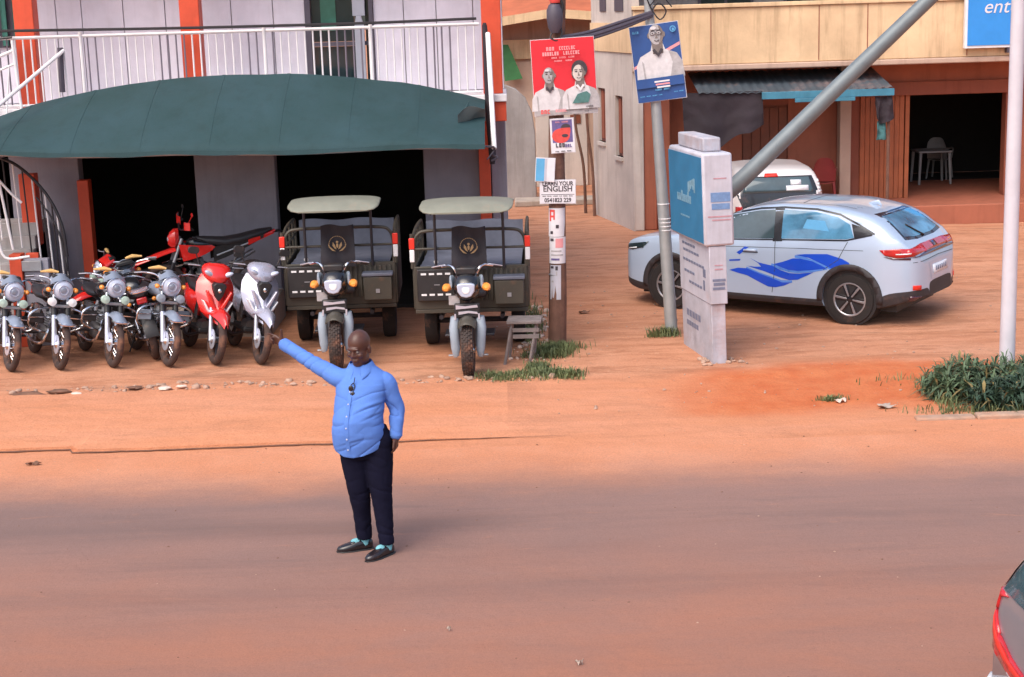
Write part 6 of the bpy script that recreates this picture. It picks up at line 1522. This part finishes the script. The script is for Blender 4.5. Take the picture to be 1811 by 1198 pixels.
# ------------------------------------------------------------------ cargo tricycles
def trike():
    t = thing('cargo_tricycle', 'x', 'tricycle')     # origin below the front axle, +x forward
    moto_wheel(t, 0, .315, .080, 'spoke', 'tread_rubber', 'dull_steel', 0, True)
    for s in (-1, 1):
        MB().tube([(0, s * .13, .30), (-.06, s * .13, .50)], .034, 12).build('fork_leg', 'dull_steel', t)
        MB().loft([(.25, s * .145, -.0, .035, .045), (.34, s * .15, -.01, .052, .065), (.58, s * .16, -.06, .06, .075), (.70, s * .15, -.10, .05, .06)], 14, 2.6, 'Z').xf(Matrix(((0, 1, 0, 0), (1, 0, 0, 0), (0, 0, 1, 0), (0, 0, 0, 1)))).build('fork_cover', 'fork_cover', t)
        MB().box((.0, s * .15, .26), (.09, .05, .05)).box((-.02, s * .19, .25), (.04, .09, .02)).build('axle_bracket', 'dull_steel', t, bevel=.006)
    MB().sheet(lambda u, v: Vector((.37 * math.cos(rad(58 + 70 * u)), (v - .5) * .21, .315 + (.41 - .06 * (2 * v - 1) ** 2) * math.sin(rad(58 + 70 * u)))), 14, 8, (0, 0, -.006)).build('front_fender', 'olive_steel', t, ang=60)
    gr = MB().box((-.06, 0, .78), (.06, .30, .17)).build('front_grille', 'black_plastic', t, bevel=.015)
    MB().prism([(-.13, .80), (.13, .82), (.12, .85), (-.02, .835), (-.13, .85)], -.028, -.016, 'X').build('grille_trim', 'silver_metal', gr)
    MB().prism([(-.10, .735), (.02, .755), (.13, .74), (.12, .765), (.02, .78), (-.10, .77)], -.028, -.016, 'X').build('grille_trim', 'silver_metal', gr)
    for s in (-1, 1): MB().box((-.03, s * .14, .71), (.02, .02, .07)).build('grille_trim', 'silver_metal', gr)
    MB().box((-.07, 0, .67), (.05, .20, .05)).build('horn', 'black_metal', t, bevel=.01)
    hd = MB().loft([(-.30, 0, 1.09, .12, .11), (-.20, 0, 1.08, .165, .15), (-.10, 0, 1.05, .155, .15), (-.02, 0, 1.02, .11, .12), (.02, 0, 1.0, .06, .07)], 20, 2.6).build('headlight_cowl', 'black_gloss', t)
    ln_ = [(-.105, 1.10), (-.06, 1.115), (.06, 1.115), (.105, 1.10), (.10, 1.02), (.06, .96), (0, .945), (-.06, .96), (-.10, 1.02)]
    MB().prism(ln_, -.03, .045, 'X').build('headlight', 'lens_clear', hd, bevel=.012)
    MB().prism([(a * .45, 1.03 + (z - 1.03) * .45) for a, z in ln_], .04, .05, 'X').build('reflector', 'lens_white', hd, bevel=.006)
    MB().box((-.19, 0, 1.235), (.16, .24, .09)).build('dial_cluster', 'black_plastic', t, bevel=.02)
    for s in (-1, 1):
        ic = MB().loft([(-.16, s * .19, 1.045, .03, .03), (-.12, s * .23, 1.05, .055, .045), (-.06, s * .24, 1.04, .045, .035), (-.03, s * .24, 1.035, .02, .015)], 14, 2.2).build('indicator', 'amber', t)
        MB().tube([(-.14, s * .20, 1.045), (-.14, s * .13, 1.05)], .014, 6).build('stalk', 'black_plastic', ic)
        MB().loft([(-.20, s * .16, 1.10, .02, .08), (-.14, s * .185, 1.10, .02, .09), (-.10, s * .18, 1.09, .012, .05)], 12).build('cowl_wing', 'fork_cover', t)
        h = MB().tube(catmull([(-.26, s * .04, 1.14), (-.24, s * .10, 1.16), (-.25, s * .15, 1.25), (-.30, s * .20, 1.28), (-.38, s * .28, 1.26), (-.46, s * .40, 1.23)], 5), .0145, 8).build('handlebar', 'chrome', t)
        MB().tube([(-.46, s * .40, 1.23), (-.40, s * .31, 1.25)], .02, 10).build('grip', 'black_plastic', h)
        MB().tube(catmull([(-.35, s * .26, 1.28), (-.32, s * .30, 1.28), (-.38, s * .42, 1.25)], 4), .007, 6).build('lever', 'silver_metal', h)
    MB().box((-.13, -.15, .89), (.03, .13, .11)).build('grey_tag', 'print_grey', t, bevel=.004)
    # spine, engine, seat
    MB().tube([(-.12, 0, 1.0), (-.30, 0, .60), (-.55, 0, .45), (-1.2, 0, .48)], .035, 8).tube([(-.2, 0, .9), (-.7, 0, .72), (-1.1, 0, .66)], .03, 8).build('frame', 'black_metal', t)
    e = MB().loft([(-.86, 0, .38, .13, .12), (-.8, 0, .38, .17, .15), (-.5, 0, .38, .17, .14), (-.42, 0, .40, .12, .10)], 14, 3).build('engine', 'engine_metal', t)
    MB().loft([(.48, -.5, 0, .08, .09), (.72, -.46, 0, .07, .08)], 12, 3, 'Z').build('cylinder', 'dull_steel', t)
    MB().loft([(-.34, 0, .90, .07, .05), (-.42, 0, .92, .13, .08), (-.62, 0, .90, .13, .08), (-.74, 0, .86, .08, .05)], 16, 2.5).build('fuel_tank', 'olive_steel', t)
    MB().loft([(-.72, 0, .85, .10, .04), (-.78, 0, .85, .20, .06), (-1.05, 0, .85, .22, .06), (-1.1, 0, .86, .18, .04)], 16, 3).build('seat', 'seat_vinyl', t)
    for s in (-1, 1): MB().box((-.62, s * .22, .40), (.34, .16, .03)).build('footboard', 'black_metal', t, bevel=.01)
    # cloth backrest cover with gold emblem
    bk = MB().sheet(lambda u, v: Vector((-.93 + .035 * math.sin(u * 6.5 + v * 2.5) + .02 * math.sin(v * 7) - .07 * v, (u - .5) * (.44 - .03 * v), 1.12 + .52 * v + .012 * math.sin(u * 7) * v)), 16, 14, (-.02, 0, 0)).build('backrest_cover', 'black_cloth', t, ang=70)
    def em(pl, dx=.0): 
        b = MB(); b.prism([(y, z + 1.40) for y, z in pl], -.915 + .022 + dx, -.885 + dx, 'X'); b.build('emblem', 'gold_print', bk, smooth=False)
    for s in (-1, 1):
        em([(s * .01, -.05), (s * .035, -.035), (s * .06, .0), (s * .055, .045), (s * .03, .01)], .002)
        em([(s * .02, -.075), (s * .065, -.065), (s * .105, -.02), (s * .115, .02), (s * .085, -.02), (s * .05, -.05)], .0)
    em(disc((0, .0), .014, .03, 12), .004); em(disc((0, .045), .016, .014, 12), .004)
    for k in range(18):
        a0, a1 = rad(-20 + k * 12.5), rad(-20 + k * 12.5 + 9)
        em([(.098 * math.cos(a0), .015 + .098 * math.sin(a0)), (.106 * math.cos(a0), .015 + .106 * math.sin(a0)), (.106 * math.cos(a1), .015 + .106 * math.sin(a1)), (.098 * math.cos(a1), .015 + .098 * math.sin(a1))])
    # cargo bed
    x0, x1, hw, zb_ = -1.12, -2.62, .70, .60
    bd = MB().bb(x1, x0, -hw, hw, zb_ - .05, zb_).build('bed_floor', 'olive_steel', t, bevel=.006)
    MB().bb(x0 - .035, x0, -hw, hw, zb_ + .002, 1.14).build('front_board', 'olive_steel', t, bevel=.008)
    tg = MB().bb(x1, x1 + .035, -hw, hw, zb_ + .002, 1.14).build('tailgate', 'olive_steel', t, bevel=.008)
    for s in (-1, 1): MB().bb(x1 + .037, x0 - .037, s * hw - .02, s * hw + .02, zb_ + .002, 1.14).build('side_board', 'olive_steel', t, bevel=.008)
    fb = MB()
    for k in range(9): MB().bb(x0 + .001, x0 + .022, .12 + k * .062, .155 + k * .062, .70, 1.10).build('rib', 'olive_steel', t, bevel=.006)
    bx_ = MB().bb(x0 + .002, x0 + .09, -.66, -.20, .72, 1.12).build('slotted_box', 'black_plastic', t, bevel=.012)
    for z in (.79, 1.05):
        for k in range(4): MB().bb(x0 + .088, x0 + .094, -.61 + k * .10, -.545 + k * .10, z, z + .024).build('slot', 'reflect_white', bx_)
    MB().bb(x0 + .088, x0 + .093, -.45, -.38, .92, .93).build('slot', 'dull_steel', bx_)
    tb_ = MB().bb(x0 + .024, x0 + .20, .30, .66, .68, .98).build('tool_box', 'olive_steel', t, bevel=.012)
    MB().bb(x0 + .02, x0 + .215, .285, .675, .985, 1.03).build('lid', 'tarp_blue_grey', tb_, bevel=.012)
    MB().box((x0 + .205, .48, .80), (.012, .05, .05)).build('latch', 'dull_steel', tb_)
    # tube rails with rounded corners
    rl = catmull([(x0 - .02, -hw + .01, 1.13), (x0 - .02, -hw + .01, 1.40), (x0 - .02, -hw + .06, 1.54), (x0 - .02, -hw + .20, 1.585), (x0 - .02, 0, 1.59), (x0 - .02, hw - .20, 1.585), (x0 - .02, hw - .06, 1.54), (x0 - .02, hw - .01, 1.40), (x0 - .02, hw - .01, 1.13)], 6)
    MB().tube(rl, .021, 8).build('front_rail', 'olive_steel', t)
    MB().tube([(x0 - .02, -hw + .02, 1.36), (x0 - .02, hw - .02, 1.36)], .016, 8).build('middle_rail', 'olive_steel', t)
    for s in (-1, 1):
        MB().tube([(x0 - .02, s * (hw + .015), 1.12), (x0 - .02, s * (hw + .015), 1.55)], .024, 8).build('corner_post', 'olive_steel', t)
        MB().bb(x0 - .012, x0 + .012, s * (hw + .015) - .035, s * (hw + .015) + .035, 1.36, 1.50).build('red_reflector', 'reflect_red', t, bevel=.01)
        MB().bb(x0 - .012, x0 + .010, s * (hw + .015) - .03, s * (hw + .015) + .03, 1.20, 1.355).build('white_reflector', 'reflect_white', t, bevel=.008)
        sr = catmull([(x0 - .03, s * hw, 1.50), (x0 - .4, s * hw, 1.56), (x1 + .4, s * hw, 1.56), (x1 + .05, s * hw, 1.5), (x1 + .02, s * hw, 1.14)], 5)
        q = MB().tube(sr, .019, 8).tube([(x0 - .03, s * hw, 1.34), (x1 + .02, s * hw, 1.34)], .014, 8)
        for k in range(1, 4): q.tube([(x0 + (x1 - x0) * k / 4, s * hw, 1.14), (x0 + (x1 - x0) * k / 4, s * hw, 1.56)], .015, 6)
        q.build('side_rail', 'olive_steel', t)
        MB().tube([(x0 + .03, s * .42, 1.1), (x0 + .03, s * .42, 1.86)], .018, 8).build('roof_post', 'black_metal', t)
        MB().tube([(-.72, s * .30, .62), (-.60, s * .36, 1.2), (-.55, s * .40, 1.85)], .016, 8).build('roof_post', 'black_metal', t) if False else None
        wy = s * .56
        w = MB().lathe([(.20, -.07), (.25, -.085), (.29, -.075), (.30, -.03), (.30, .03), (.29, .075), (.25, .085), (.20, .07)], (0, 0, 0), 'Y', 32, True).build('wheel', 'tyre_dark', t, loc=(-1.95, wy, .30))
        MB().lathe([(0, -.02), (.08, -.02), (.12, .02), (.20, .04), (.20, -.04), (.12, -.05), (0, -.05)], (0, 0, 0), 'Y', 24).build('rim', 'dull_steel', w)
        MB().tube([(x0 + .02, s * .38, .5), (x1 + .02, s * .38, .5)], .03, 6).build('chassis_rail', 'black_metal', t)
    MB().tube([(-1.95, -.52, .30), (-1.95, .52, .30)], .035, 8).ball((-1.95, 0, .30), .09).build('rear_axle', 'black_metal', t)
    MB().sheet(lambda u, v: Vector((x1 + .06 + .02 * math.sin(u * 9 + v * 3), (u - .5) * 1.28, 1.12 + .40 * v + .012 * math.sin(u * 12))), 24, 8, (-.012, 0, 0)).build('tarpaulin', 'tarp_blue_grey', t, ang=70)
    MB().sheet(lambda u, v: Vector((x1 + .08 + 1.3 * v, (u - .5) * 1.26, 1.135 + .02 * fbm(u * 4, v * 4) - .02 * math.sin(PI * v))), 16, 16, (0, 0, -.012)).build('bed_cover', 'tarp_blue_grey', t, ang=70)
    MB().lathe([(0, .0), (.028, 0), (.028, .02), (0, .024)], (x0 - .004, -.42, 1.20), 'X', 16).build('cap', 'lens_white', t)
    # roof over the driver
    rf_ = MB().loft([(-.42, 0, 1.885, .42, .010, 4), (-.46, 0, 1.90, .51, .032, 2.6), (-.54, 0, 1.925, .555, .048, 2.5), (-.66, 0, 1.94, .565, .055, 2.5), (-1.05, 0, 1.95, .565, .055, 2.5), (-1.15, 0, 1.94, .52, .035, 2.6), (-1.18, 0, 1.935, .42, .012, 4)], 40).build('roof', 'trike_roof', t, ang=30)
    MB().tube([(x0 + .03, -.42, 1.84), (-.5, -.42, 1.87)], .014, 6).tube([(x0 + .03, .42, 1.84), (-.5, .42, 1.87)], .014, 6).build('roof_frame', 'black_metal', t)
    return t
tr1 = trike()
for c, (x, y, lb) in ((tr1, (-2.13, 18.78, 'left dark cargo tricycle with pale roof, behind the pointing man')),
                      (copy_tree(tr1), (-.52, 18.25, 'right dark cargo tricycle with pale roof, beside the wooden pole'))):
    a = math.atan2(-y, -x) - (rad(5) if c is tr1 else rad(3.2))
    c.location = (x, y, 0); c.rotation_euler = (0, 0, a); tag(c, lb, 'tricycle', 'cargo tricycles')

# ------------------------------------------------------------------ the man (local x = right in the picture, y = away, z up)
mn = thing('person', 'person in blue shirt and navy trousers pointing left while standing on the road', 'person', (-1.19, 12.10, .006))
V = Vector
HD = V((-.005, -.005, 1.665))
turn = Matrix.Rotation(rad(-24), 3, 'Z') @ Matrix.Rotation(rad(12), 3, 'X')
def hp(x, y, z): return HD + turn @ (V((x, y, z)) * 1.07)            # head space: -y is the face direction
sR, eR, wR = V((-.18, .02, 1.44)), V((-.41, .15, 1.548)), V((-.635, .28, 1.67))
sL, eL, wL = V((.185, .02, 1.39)), V((.262, .05, 1.18)), V((.252, -.02, .965))
hipR, knR, anR = V((-.095, .02, .93)), V((-.065, .02, .52)), V((-.050, .085, .10))
hipL, knL, anL = V((.095, .0, .93)), V((.115, -.03, .52)), V((.140, -.065, .10))

body = MB()
hd = MB()
hd.ball((0, .012, .055), (.078, .098, .092), 24, 16)       # cranium
hd.ball((0, -.022, -.015), (.064, .072, .098), 24, 16)     # face
hd.ball((0, -.038, -.082), (.044, .048, .036), 16, 10)     # chin
hd.ball((0, -.088, .040), (.050, .014, .014), 14, 8)       # brow
hd.limb([(0, -.090, .030), (0, -.105, -.008)], [.009, .013], 10)
for s in (-1, 1):
    hd.ball((s * .013, -.098, -.014), .0095, 8, 6)
    hd.ball((s * .040, -.072, -.010), (.024, .020, .020), 12, 8)
    hd.ball((s * .080, .012, .002), (.011, .020, .032), 12, 8)
    hd.ball((s * .045, -.01, -.060), (.026, .045, .035), 12, 8)
hd.limb([(-.022, -.089, -.047), (0, -.096, -.045), (.022, -.089, -.047)], [.007, .010, .007], 8)
hd.limb([(-.018, -.087, -.060), (0, -.093, -.061), (.018, -.087, -.060)], [.007, .010, .007], 8)
for v in hd.v: v[:] = hp(v.x, v.y, v.z)
body.v += hd.v; body.f += hd.f; body.mi += hd.mi
body.limb([V((.0, .03, 1.46)), V((.0, .02, 1.54)), hp(0, .03, -.03)], [.068, .062, .060], 16)
body.limb([V((0, .02, .95)), V((0, .01, 1.15)), V((0, .02, 1.38))], [.11, .11, .10], 20)
body.limb([V((-.10, .02, 1.42)), sR, eR, wR], [.06, .048, .040, .029], 14); body.limb([V((.10, .02, 1.40)), sL, eL, wL], [.06, .048, .040, .029], 14)
body.limb([V((-.06, .02, .93)), hipR, knR, anR], [.09, .08, .055, .04], 14); body.limb([V((.06, .0, .93)), hipL, knL, anL], [.09, .08, .055, .04], 14)
def hand(w, d, up_, side, curls, thumb_dir):
    # palm from wrist w along d; up_ = direction of the thumb side
    d = d.normalized(); up_ = (up_ - d * up_.dot(d)).normalized(); n = d.cross(up_) * side
    b = MB(); ln_ = .085
    b.limb([w - d * .02, w + d * .02], [.028, .030], 12)
    for k in range(4):
        o = up_ * (.027 - .018 * k)
        b.limb([w + d * .015 + o * .7, w + d * ln_ + o], [.016, .0125], 10)
        L_ = (.072, .080, .074, .058)[k]; c = curls[k]; p = w + d * ln_ + o; dd = d.copy(); pts = [p]; q = p
        for seg, fr in enumerate((.45, .32, .23)):
            ang = c * (.8, 1.1, .8)[seg]; dd = Matrix.Rotation(ang, 3, up_ * side) @ dd; q = q + dd * L_ * fr; pts.append(q)
        b.limb(pts, [.0105, .0095, .0085, .0075], 8)
    t0 = w + d * .025 + up_ * .022; t1 = t0 + (d * .4 + up_ * .9).normalized() * .032; t2 = t1 + thumb_dir.normalized() * .032; t3 = t2 + thumb_dir.normalized() * .024
    b.limb([t0, t1, t2, t3], [.017, .0135, .011, .009], 8)
    return b
h1 = hand(wR, V((-.62, .25, .32)), V((.25, -.25, 1)), 1, (.25, 1.15, 1.3, 1.35), V((.05, -.15, 1)))
h2 = hand(wL, V((-.04, -.06, -1)), V((-.25, -1, 0)), -1, (.45, .5, .55, .6), V((-.15, -.3, -.9)))
for h_ in (h1, h2): body.add(h_.v, h_.f)
me = remesh(body, .0055, 3)
bo = mesh_obj('body', me, 'skin', mn, ang=180)
for s in (-1, 1):
    MB().ball(hp(s * .031, -.083, .018), .0115, 10, 8).build('eye', 'eye', bo); MB().ball(hp(s * .031, -.0925, .017), .0045, 8, 6).build('pupil', 'print_dark', bo)

# shirt
sh = MB()
tor = [(.80, -.03, .0, .195, .150), (.86, -.036, .0, .20, .155), (.93, -.034, -.005, .212, .168), (1.02, -.038, -.018, .208, .180), (1.12, -.040, -.022, .200, .180), (1.22, -.028, -.012, .195, .165), (1.32, -.010, .0, .195, .148), (1.39, .002, .01, .20, .130), (1.435, .008, .015, .195, .110), (1.475, .010, .02, .165, .09), (1.51, .008, .02, .12, .078), (1.545, .003, .02, .082, .068)]
sh.loft(tor, 48, 2.25, 'Z')
def tor_pt(z, phi, off=0.0):
    g_ = lambda i: float(np.interp(z, [q[0] for q in tor], [q[i] for q in tor])); c_, d_ = math.sin(phi), -math.cos(phi); k = 2 / 2.25
    return V((g_(1) + (g_(3) + off) * math.copysign(abs(c_) ** k, c_), g_(2) + (g_(4) + off) * math.copysign(abs(d_) ** k, d_), z))
def sleeve(a, sh_, e, w, r):
    q = catmull([a, sh_, sh_ * .5 + e * .5, e, e * .5 + w * .5, w], 5); rr = list(np.interp(np.linspace(0, 1, len(q)), [0, .2, .4, .6, .8, 1], r))
    sh.limb(q, rr, 18)
sleeve(V((-.10, .02, 1.43)), sR, eR, wR - (wR - eR).normalized() * .012, [.078, .074, .065, .056, .050, .045])
sleeve(V((.10, .02, 1.41)), sL, eL, wL + V((0, 0, .012)), [.078, .076, .069, .062, .056, .047])
me = remesh(sh, .0052, 6)
bm = bmesh.new(); bm.from_mesh(me); bm.normal_update()
for v in bm.verts:
    c = v.co; tq = 0
    inT = abs(c.x) < .26 and c.z < 1.40
    # broad folds: pulled up towards the raised arm, horizontal creases at waist, rings round elbows
    f = 0
    rg = lambda x, y, z, p=5: (1 - min(1, abs(noise.noise(V((x, y, z)))) * 1.6)) ** p        # thin crease lines
    if inT and c.x < .2:
        s_, t_ = c.z - .42 * c.x, c.x + .42 * c.z
        f += -.010 * rg(t_ * 3.0, s_ * 8.5, c.y * 2 + 1) * (.35 + .65 * max(0, min(1, .6 + noise.noise(V((c.x * 4, c.z * 4, 7)))))) + .004 * fbm(t_ * 2.5, s_ * 5, c.y * 3, 3)
        for z0, x0, L_, am in ((1.235, .08, .11, .009), (1.165, .10, .08, .006), (.97, -.05, .13, .004)):   # pulled creases under the chest
            dz = c.z - (z0 + .22 * (c.x - x0) - 1.1 * (c.x - x0) ** 2)
            f += am * math.exp(-((c.x - x0) / L_) ** 2) * (-math.exp(-(dz / .011) ** 2) + .6 * math.exp(-((dz - .022) / .016) ** 2)) * (1 if c.y < 0 else 0)
    if c.x < -.24:
        d = (c - sR).dot((wR - sR).normalized()); f += -.008 * rg(d * 9 + c.z * 2, c.y * 4, c.z * 4, 4) * (.4 + .6 * math.exp(-((d - .26) / .12) ** 2)) + .003 * fbm(d * 6, c.y * 8, c.z * 8, 3)
    if c.x > .16 and c.z < 1.40:
        f += -.010 * rg(c.x * 5, c.y * 4 + 3, (c.z + .35 * c.y + .3 * c.x) * 10, 4) * (.35 + .65 * math.exp(-((c.z - 1.16) / .12) ** 2)) + .004 * fbm(c.x * 6, c.y * 6, c.z * 6, 3)
    v.co += v.normal * f
# hem: shirt tail lower in the front middle, open below
zf = lambda x: float(np.interp(x, [-.26, -.22, -.15, -.08, 0, .08, .14, .2], [.91, .87, .838, .832, .845, .875, .905, .94]))
dele = []
for fc_ in bm.faces:
    c = fc_.calc_center_median()
    if c.x < .183 and c.z < zf(c.x): dele.append(fc_)
    if (V(c) - wL).length < .0 : dele.append(fc_)
bmesh.ops.delete(bm, geom=dele, context='FACES')
for v in bm.verts:
    if v.is_boundary and v.co.x < .19 and v.co.z < 1.0: v.co.z = zf(v.co.x) - .002
bm.to_mesh(me); bm.free()
so = mesh_obj('shirt', me, 'shirt_blue', mn, ang=180)
md = so.modifiers.new('thick', 'SOLIDIFY'); md.thickness = .004; md.offset = 1
# collar, placket, buttons, pocket, cuffs
for s in (-1, 1):
    def col(u, v):
        a = rad(92 + s * (2 + 92 * u)) if False else 0
        th = s * (PI - (PI - .30) * u) - .3; r_ = .078 + .030 * v + .010 * (1 - abs(math.cos(th)))
        p = V((r_ * math.sin(th) * 1.0, .018 - r_ * math.cos(th) * .98, 1.575 - .055 * v - .05 * u * u + .004))
        if u > .7: p += V((s * .012, -.012, -.028)) * (u - .7) / .3 * v
        return p
    MB().sheet(col, 20, 4, (0, 0, .005)).build('collar', 'shirt_blue', so, ang=70)
PH = -.34
MB().sheet(lambda u, v: tor_pt(.845 + .60 * v, PH - .08 + .16 * u, .007), 4, 24, (0, .006, 0)).build('placket', 'shirt_blue', so, ang=70)
for k in range(6):
    p = tor_pt(.90 + k * .092, PH, .012); MB().lathe([(0, 0), (.0065, .001), (.0065, .004), (0, .004)], p, 'Y', 10).build('button', 'button', so)
for a, w, r_ in ((eR, wR, .0525), (eL, wL, .0515)):
    d = (w - a).normalized(); MB().tube([w - d * .065, w - d * .04, w + d * .004, w + d * .006], [r_ * .98, r_, r_ * .97, r_ * .80], 20).build('cuff', 'shirt_blue', so, ang=60)
# sunglasses hanging at the neck
sg = thing('sunglasses', 'dark sunglasses hanging folded from the neck of the blue shirt', 'sunglasses', (-1.19, 12.10, .006))
gp = tor_pt(1.385, PH, .012); fy = gp.y; gx_ = gp.x + .02
MB().ball((gx_ - .015, fy - .004, 1.385), (.019, .005, .025), 12, 8).build('lens', 'black_gloss', sg)
MB().ball((gx_ - .002, fy - .012, 1.335), (.022, .005, .026), 12, 8).build('lens', 'black_gloss', sg)
MB().tube(catmull([(gx_ - .015, fy - .002, 1.41), (gx_ + .008, fy + .003, 1.425), (gx_ + .015, fy - .002, 1.395), (gx_, fy - .008, 1.36)], 5), .004, 6).build('frame', 'black_plastic', sg)
MB().tube([(gx_ + .010, fy - .0, 1.425), (gx_ + .02, fy + .01, 1.47)], .0035, 6).build('temple', 'black_plastic', sg)

# trousers
tr = MB()
tr.loft([(.80, 0, .01, .165, .125), (.88, -.005, .005, .185, .145), (.98, -.01, .0, .195, .15), (1.05, -.01, -.01, .19, .145)], 30, 2.3, 'Z')
for h_, k_, a_ in ((hipR, knR, anR), (hipL, knL, anL)):
    q = [h_, h_ * .5 + k_ * .5 + V((0, 0, 0)), k_, k_ * .5 + a_ * .5 + V((0, .012, 0)), a_ + V((0, .0, -.01))]
    q = catmull(q, 5); rr = list(np.interp(np.linspace(0, 1, len(q)), [0, .25, .5, .75, 1], [.125, .112, .087, .072, .062])); tr.limb(q, rr, 18)
me = remesh(tr, .009, 6)
bm = bmesh.new(); bm.from_mesh(me); bm.normal_update()
for v in bm.verts:
    c = v.co; f = .004 * fbm(c.x * 8, c.y * 8, c.z * 5)
    rg = lambda x, y, z, p=5: (1 - min(1, abs(noise.noise(V((x, y, z)))) * 1.6)) ** p
    f += -.008 * rg(c.x * 5, c.y * 5, c.z * 11 + c.x * 4, 4) * (.25 + math.exp(-((c.z - .17) / .1) ** 2) + .6 * math.exp(-((c.z - .53) / .1) ** 2) + .6 * math.exp(-((c.z - .82) / .08) ** 2))
    v.co += v.normal * f
bmesh.ops.delete(bm, geom=[f for f in bm.faces if f.calc_center_median().z < .095], context='FACES'); bm.to_mesh(me); bm.free()
to = mesh_obj('trousers', me, 'trouser_navy', mn, ang=180)
md = to.modifiers.new('thick', 'SOLIDIFY'); md.thickness = .004; md.offset = 1
# shoes and socks; toes point left and towards the camera
for a_, az in ((anR, rad(197)), (anL, rad(228))):
    S = MB()
    S.loft([(-.085, 0, .045, .020, .030, 2.5), (-.07, 0, .048, .036, .044, 2.5), (-.02, 0, .050, .042, .050, 2.5), (.05, 0, .044, .044, .044, 2.5), (.10, 0, .036, .050, .036, 2.5), (.155, 0, .030, .046, .030, 2.4), (.195, 0, .025, .028, .022, 2.2), (.207, 0, .022, .010, .012, 2)], 24)
    R_ = Matrix.Translation(V((a_.x, a_.y, 0))) @ Matrix.Rotation(az, 4, 'Z') @ Matrix.Translation(V((.02, 0, -.004)))
    S.xf(R_); o = S.build('shoe', 'shoe_black', mn, ang=60)
    so_ = MB().loft([(-.09, 0, .006, .028, .010, 4), (-.05, 0, .006, .044, .010, 4), (.09, 0, .006, .053, .010, 4), (.17, 0, .006, .044, .010, 4), (.212, 0, .006, .014, .008, 4)], 24).xf(R_); so_.build('sole', 'black_plastic', o, ang=60)
    MB().loft([(.055, 0, .082, .026, .008), (.075, 0, .078, .034, .010), (.095, 0, .070, .030, .008)], 14).xf(R_).build('strap', 'shoe_black', o)
    MB().limb([V((a_.x, a_.y, .055)), V((a_.x, a_.y, .12))], [.045, .042], 14).build('sock', 'sock_aqua', mn)
    MB().ball((.045, 0, .075), (.05, .033, .028), 14, 8).xf(R_).build('sock', 'sock_aqua', mn)
